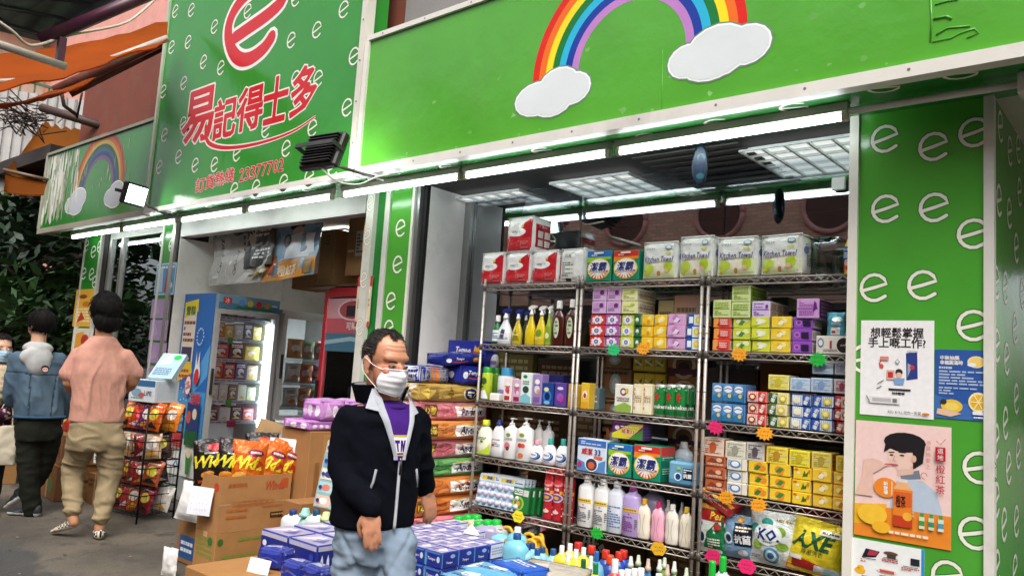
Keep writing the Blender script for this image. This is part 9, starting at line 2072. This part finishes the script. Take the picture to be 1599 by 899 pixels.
h2 = MB(); ell(h2, hc+HMp @ Vector((0, .04, .025)), (.103, .1, .112), HMp, 14); ell(h2, hc+HMp @ Vector((0, .045, -.075)), (.102, .066, .085), HMp, 12); put('hair', remesh(h2, .008, 2, 'hair', 'hair', '100d0c', lambda p: .007*noise.noise((p.x*45, p.y*45, p.z*7))+.004*noise.noise((p.x*100, p.y*100, p.z*12))), pk_)
# ------------------------------------------------------------------ denim jacket, seen from behind
rootD = atz(42, 806, PAV)
dn_ = thing('person', 'person in blue denim jacket with grey hood walking away', 'person', (rootD.x, rootD.y, 0), math.atan2(-rootD.x, rootD.y))
A = R(22); hc = Vector((-.075, .02, 1.625)); HMd = Matrix.Rotation(R(212), 3, 'Z')
f = MB(); head_forms(f, hc, HMd, .97)
limb(f, [(-.07, .0, 1.38), (-.075, .0, 1.46), tuple(hc+Vector((0, 0, -.06)))], [.066, .055, .054])
loft(f, [(0, 0, .8, .14, .09, A), (-.04, 0, 1.1, .14, .09, A), (-.06, 0, 1.3, .15, .085, A), (-.07, 0, 1.42, .07, .055, A)])
aL = [(-.19, -.02, 1.34), (-.215, .0, 1.1), (-.2, .12, .95)]; aR = [(.075, .05, 1.35), (.14, .07, 1.12), (.16, .14, .92)]
limb(f, aL, [.045, .038, .028]); limb(f, aR, [.045, .038, .028]); hand(f, aL[2], (0, .6, -1), (-1, 0, 0), .92, 1, .5); hand(f, aR[2], (0, .4, -1), (1, 0, 0), .92, -1, .5)
limb(f, [(-.05, .0, .75), (-.03, .0, .5), (.03, .02, .15)], [.07, .05, .036]); limb(f, [(.08, .02, .75), (.06, .1, .5), (-.03, .12, .28)], [.07, .05, .036])
put('body', remesh(f, .008, 3, 'body', 'skin', 'c99b7c'), dn_)
f = MB()
loft(f, [(-.0, .0, .895, .178, .118, A), (-.005, .0, .95, .176, .12, A), (-.03, .0, 1.1, .178, .12, A), (-.055, .0, 1.26, .18, .112, A), (-.068, .0, 1.36, .155, .095, A), (-.072, .0, 1.43, .08, .07, A)])
limb(f, aL, [.075, .062, .05]); limb(f, aR, [.075, .062, .05])
def seam_d(p):
 u = p[0]*math.cos(A)+p[1]*math.sin(A)+.045; return 1.0 if p[1] < .03 and (abs(p[2]-1.235-.2*abs(u)*.3) < .005 or (p[2] < 1.235 and abs(abs(u)-.075-(p[2]-.9)*.06) < .005)) else 0.0
def dcol(p):
 if seam_d(p) > .5: return '2c3a48'
 n = .5+.5*noise.noise((p[0]*9, p[1]*9, p[2]*5)); v = [(.25, .32, .39), (.41, .49, .55)]
 return '%02x%02x%02x' % tuple(int(255*(v[0][i]+(v[1][i]-v[0][i])*max(0, min(1, n)))) for i in range(3))
put('jacket', remesh(f, .009, 3, 'jacket', 'denim', dcol, lambda p: .008*(max(0, 1-abs(noise.noise((p.x*11+p.z*3, p.y*6, p.z*6)))*4)-.2)-.003*seam_d(p)), dn_)
wb = MB(); rg = []
for i in range(33):
 a = 2*math.pi*i/32; x, y = .184*math.cos(a), .124*math.sin(a); rg.append((x*math.cos(A)-y*math.sin(A), x*math.sin(A)+y*math.cos(A), .905))
wb.tube(rg, .012, '3a5670', 'denim', 6); put('waistband', wb, dn_)
f = MB(); ell(f, (-.075, -.08, 1.37), (.125, .05, .08), Matrix.Rotation(A, 3, 'Z')); ell(f, (-.055, -.1, 1.32), (.09, .04, .1), Matrix.Rotation(A, 3, 'Z')); ell(f, (-.072, .0, 1.44), (.11, .1, .06), Matrix.Rotation(A, 3, 'Z'))
put('hood', remesh(f, .009, 14, 'hood', 'cloth', 'b3b3b2', lambda p: dist_fold(p, .0025, 14, 4, .6)), dn_)
pt_ = MB(); pt_.art([('e', 0, 0, .03, .028, '2a1a22'), ('e', 0, -.006, .022, .018, 'd8a9a0'), ('e', -.008, -.004, .004, .004, '2a1a1a'), ('e', .008, -.004, .004, .004, '2a1a1a')], lambda u, v, k: (u, -.0008*k, v), 1, 1, 'cloth')
put('patch', pt_, dn_, (-.005, -.152, 1.285), rot=(R(-12), 0, R(22)))
f = MB(); loft(f, [(.0, .0, .95, .15, .1, A), (.0, .0, .82, .165, .115, A), (.01, .0, .72, .16, .11, A)])
limb(f, [(-.06, .0, .78), (-.03, .0, .5), (.03, .02, .18)], [.1, .08, .066]); limb(f, [(.08, .02, .78), (.06, .1, .5), (-.02, .12, .3)], [.098, .08, .066])
put('trousers', remesh(f, .01, 3, 'trousers', 'cloth', '22231d', lambda p: dist_fold(p, .006, 9, 5, 1.6)), dn_)
def sneaker(root, heel, toe):
 h0, t0 = Vector(heel), Vector(toe); d = t0-h0; dn2 = d.normalized(); sd_ = dn2.cross(Vector((0, 0, 1))).normalized(); un = sd_.cross(dn2); f = MB()
 for q, r_, hh in ((.08, .036, .085), (.26, .037, .085), (.48, .041, .06), (.7, .046, .045), (.88, .04, .034)):
  ell(f, h0+d*q+un*hh*.5, (r_, r_*1.2, hh*.6), Matrix((sd_, dn2, un)).transposed(), 8)
 put('shoe', remesh(f, .006, 2, 'shoe', 'rubber', lambda p: 'd9d8d4' if (Vector(p)-h0).dot(un) < .022 else '20252c'), root)
sneaker(dn_, (.075, -.02, .135), (-.12, .1, .135)); sneaker(dn_, (-.02, .1, .28), (-.14, .2, .16))
bob(dn_, hc, HMd, (.092, .104, .1), '120f0e', 7, -.055, -.045, 380)
# ------------------------------------------------------------------ masked woman at the street edge
rootW = atz(-6, 800, PAV)
wm = thing('person', 'woman in pale blue face mask and beige scarf carrying a cream tote bag', 'person', (rootW.x, rootW.y, 0), math.atan2(-rootW.x, rootW.y))
g0 = rootW
def px2(px, py):
 d = ray(px, py); n_ = Vector((rootW.x, rootW.y, 0)).normalized(); t = (rootW.x*n_.x+rootW.y*n_.y)/(d.x*n_.x+d.y*n_.y); p = CPOS+d*t-Vector((rootW.x, rootW.y, 0)); return p.x*n_.y-p.y*n_.x, p.z
hx, hz = px2(2, 545)
hc = Vector((hx, 0, hz)); HMw = Matrix.Rotation(R(18), 3, 'Z')
f = MB(); head_forms(f, hc, HMw, .98)
limb(f, [(hx, .02, hz-.22), (hx, .02, hz-.14), (hx, .02, hz-.06)], [.06, .05, .05])
loft(f, [(hx-.03, .02, .8, .14, .09, 0), (hx-.03, .02, 1.1, .14, .09, 0), (hx-.03, .02, hz-.2, .15, .08, 0), (hx-.02, .02, hz-.14, .07, .05, 0)])
aR = [(hx+.11, .02, hz-.25), (hx+.165, .0, hz-.47), (hx+.06, -.16, hz-.5)]; aL = [(hx-.17, .02, hz-.25), (hx-.2, .0, hz-.48), (hx-.1, -.14, hz-.62)]
limb(f, aR, [.045, .038, .027]); limb(f, aL, [.045, .038, .027]); hand(f, aR[2], (-1, -.3, -.2), (0, -1, .2), .9, 1, .7); hand(f, aL[2], (.4, -.4, -1), (0, -1, .2), .9, -1, .5)
limb(f, [(hx-.1, .02, .78), (hx-.1, .02, .2)], [.07, .04]); limb(f, [(hx+.05, .02, .78), (hx+.05, .02, .2)], [.07, .04])
put('body', remesh(f, .0075, 3, 'body', 'skin', 'd8a98c'), wm)
f = MB(); loft(f, [(hx-.03, .02, .78, .17, .12, 0), (hx-.03, .02, 1.0, .165, .115, 0), (hx-.03, .02, hz-.28, .17, .11, 0), (hx-.03, .02, hz-.2, .14, .09, 0), (hx-.02, .02, hz-.14, .08, .065, 0)]); limb(f, aR, [.072, .062, .048]); limb(f, aL, [.072, .062, .048])
def wcol(p):
 n = noise.noise((p[0]*38, p[1]*38, p[2]*38)); return 'c9b9b4' if n > .28 else ('5c2a3e' if n > -.1 else '3a1c2c')
put('blouse', remesh(f, .009, 3, 'blouse', 'cloth', wcol, lambda p: dist_fold(p, .008, 12, 3)), wm)
f = MB(); ell(f, (hx, -.02, hz-.165), (.12, .1, .05)); limb(f, [(hx+.05, -.1, hz-.17), (hx+.04, -.13, hz-.3), (hx-.0, -.13, hz-.42)], [.05, .055, .05]); limb(f, [(hx-.06, -.1, hz-.17), (hx-.07, -.13, hz-.3), (hx-.06, -.13, hz-.45)], [.05, .055, .05])
put('scarf', remesh(f, .009, 3, 'scarf', 'cloth', 'b5a488', lambda p: dist_fold(p, .011, 15, 6, 1.4)), wm)
f = MB(); loft(f, [(hx-.03, .02, .86, .155, .11, 0), (hx-.03, .02, .74, .17, .12, 0)]); limb(f, [(hx-.1, .02, .78), (hx-.1, .02, .45), (hx-.1, .04, .2)], [.1, .08, .065]); limb(f, [(hx+.05, .02, .78), (hx+.05, .0, .45), (hx+.06, .02, .2)], [.1, .08, .065])
put('trousers', remesh(f, .011, 3, 'trousers', 'cloth', '2c2a30', lambda p: dist_fold(p, .006, 9, 5, 1.6)), wm)
sneaker(wm, (hx-.1, .08, .135), (hx-.12, -.16, .135)); sneaker(wm, (hx+.06, .06, .135), (hx+.1, -.17, .135))
HMs = HMw
def mkw(u, v):
 a = R(u*58); z = -.1+.094*v; r_x = .07+.01*math.sin(v*math.pi); r_y = .113-.026*(1-v)**2-.014*v*v+.018*math.exp(-(u/.22)**2)*math.exp(-((v-.72)/.25)**2); pl = .002*math.sin(v*26)*(1-abs(u)**4)
 return tuple(hc+HMw @ Vector(((r_x+pl)*math.sin(a), -.005-(r_y+pl)*math.cos(a), z)))
mw2 = maskmesh(mkw, 'a9c8dc')
for sx_ in (-1, 1): mw2.tube([mkw(sx_, .95), tuple(hc+HMw @ Vector((sx_*.084, .015, .01))), tuple(hc+HMw @ Vector((sx_*.083, .015, -.04))), mkw(sx_, .1)], .0016, 'f0f0f2', 'cloth', 5)
put('face_mask', mw2, wm)
for sx_ in (-1, 1):
 ey = MB(); c = hc+HMw @ Vector((sx_*.032, -.083, .002)); ell(ey, c, (.01, .008, .006), HMw, 8); ey.c = [lin('e9e2da')]*len(ey.c); k = len(ey.c); ell(ey, c+HMw @ Vector((0, -.0055, 0)), (.005, .004, .005), HMw, 6); ey.c[k:] = [lin('1a1210')]*(len(ey.c)-k)
 put('eye', ey, wm)
 b2_ = MB().tube([tuple(hc+HMw @ Vector((sx_*.048, -.08, .018))), tuple(hc+HMw @ Vector((sx_*.034, -.09, .022))), tuple(hc+HMw @ Vector((sx_*.018, -.0935, .019)))], .0026, '1f1816', 'hair', 5); put('eyebrow', b2_, wm)
bob(wm, hc, HMw, (.09, .102, .1), '1a1413', 13, -.12, -.02, 260)
# tote bag hanging from her hand
bx_, bz_ = px2(16, 656); f = MB()
loft(f, [(0, 0, -.3, .1, .045, 0), (0, 0, -.15, .115, .05, 0), (0, 0, 0, .11, .03, 0)], e=4)
bg = thing('tote_bag', 'cream cloth tote bag hanging beside the woman in the scarf', 'bag', (rootW.x, rootW.y, 0), wm.rotation_euler.z)
bo = put('bag_body', remesh(f, .009, 2, 'bag_body', 'cloth', 'c2b8a2', lambda p: dist_fold(p, .008, 12, 2, 1.2)), bg, (bx_-.03, -.16, bz_-.03))
st = MB()
for x in (-.05, .05): st.tube(smooth([(x, -.02, -.03), (x*.8, -.01, .12), (0, 0, .2), (x*.3, .01, .1)], 3), .006, 'b9ae96', 'cloth', 5)
put('strap', st, bg, (bx_-.03, -.16, bz_-.03))
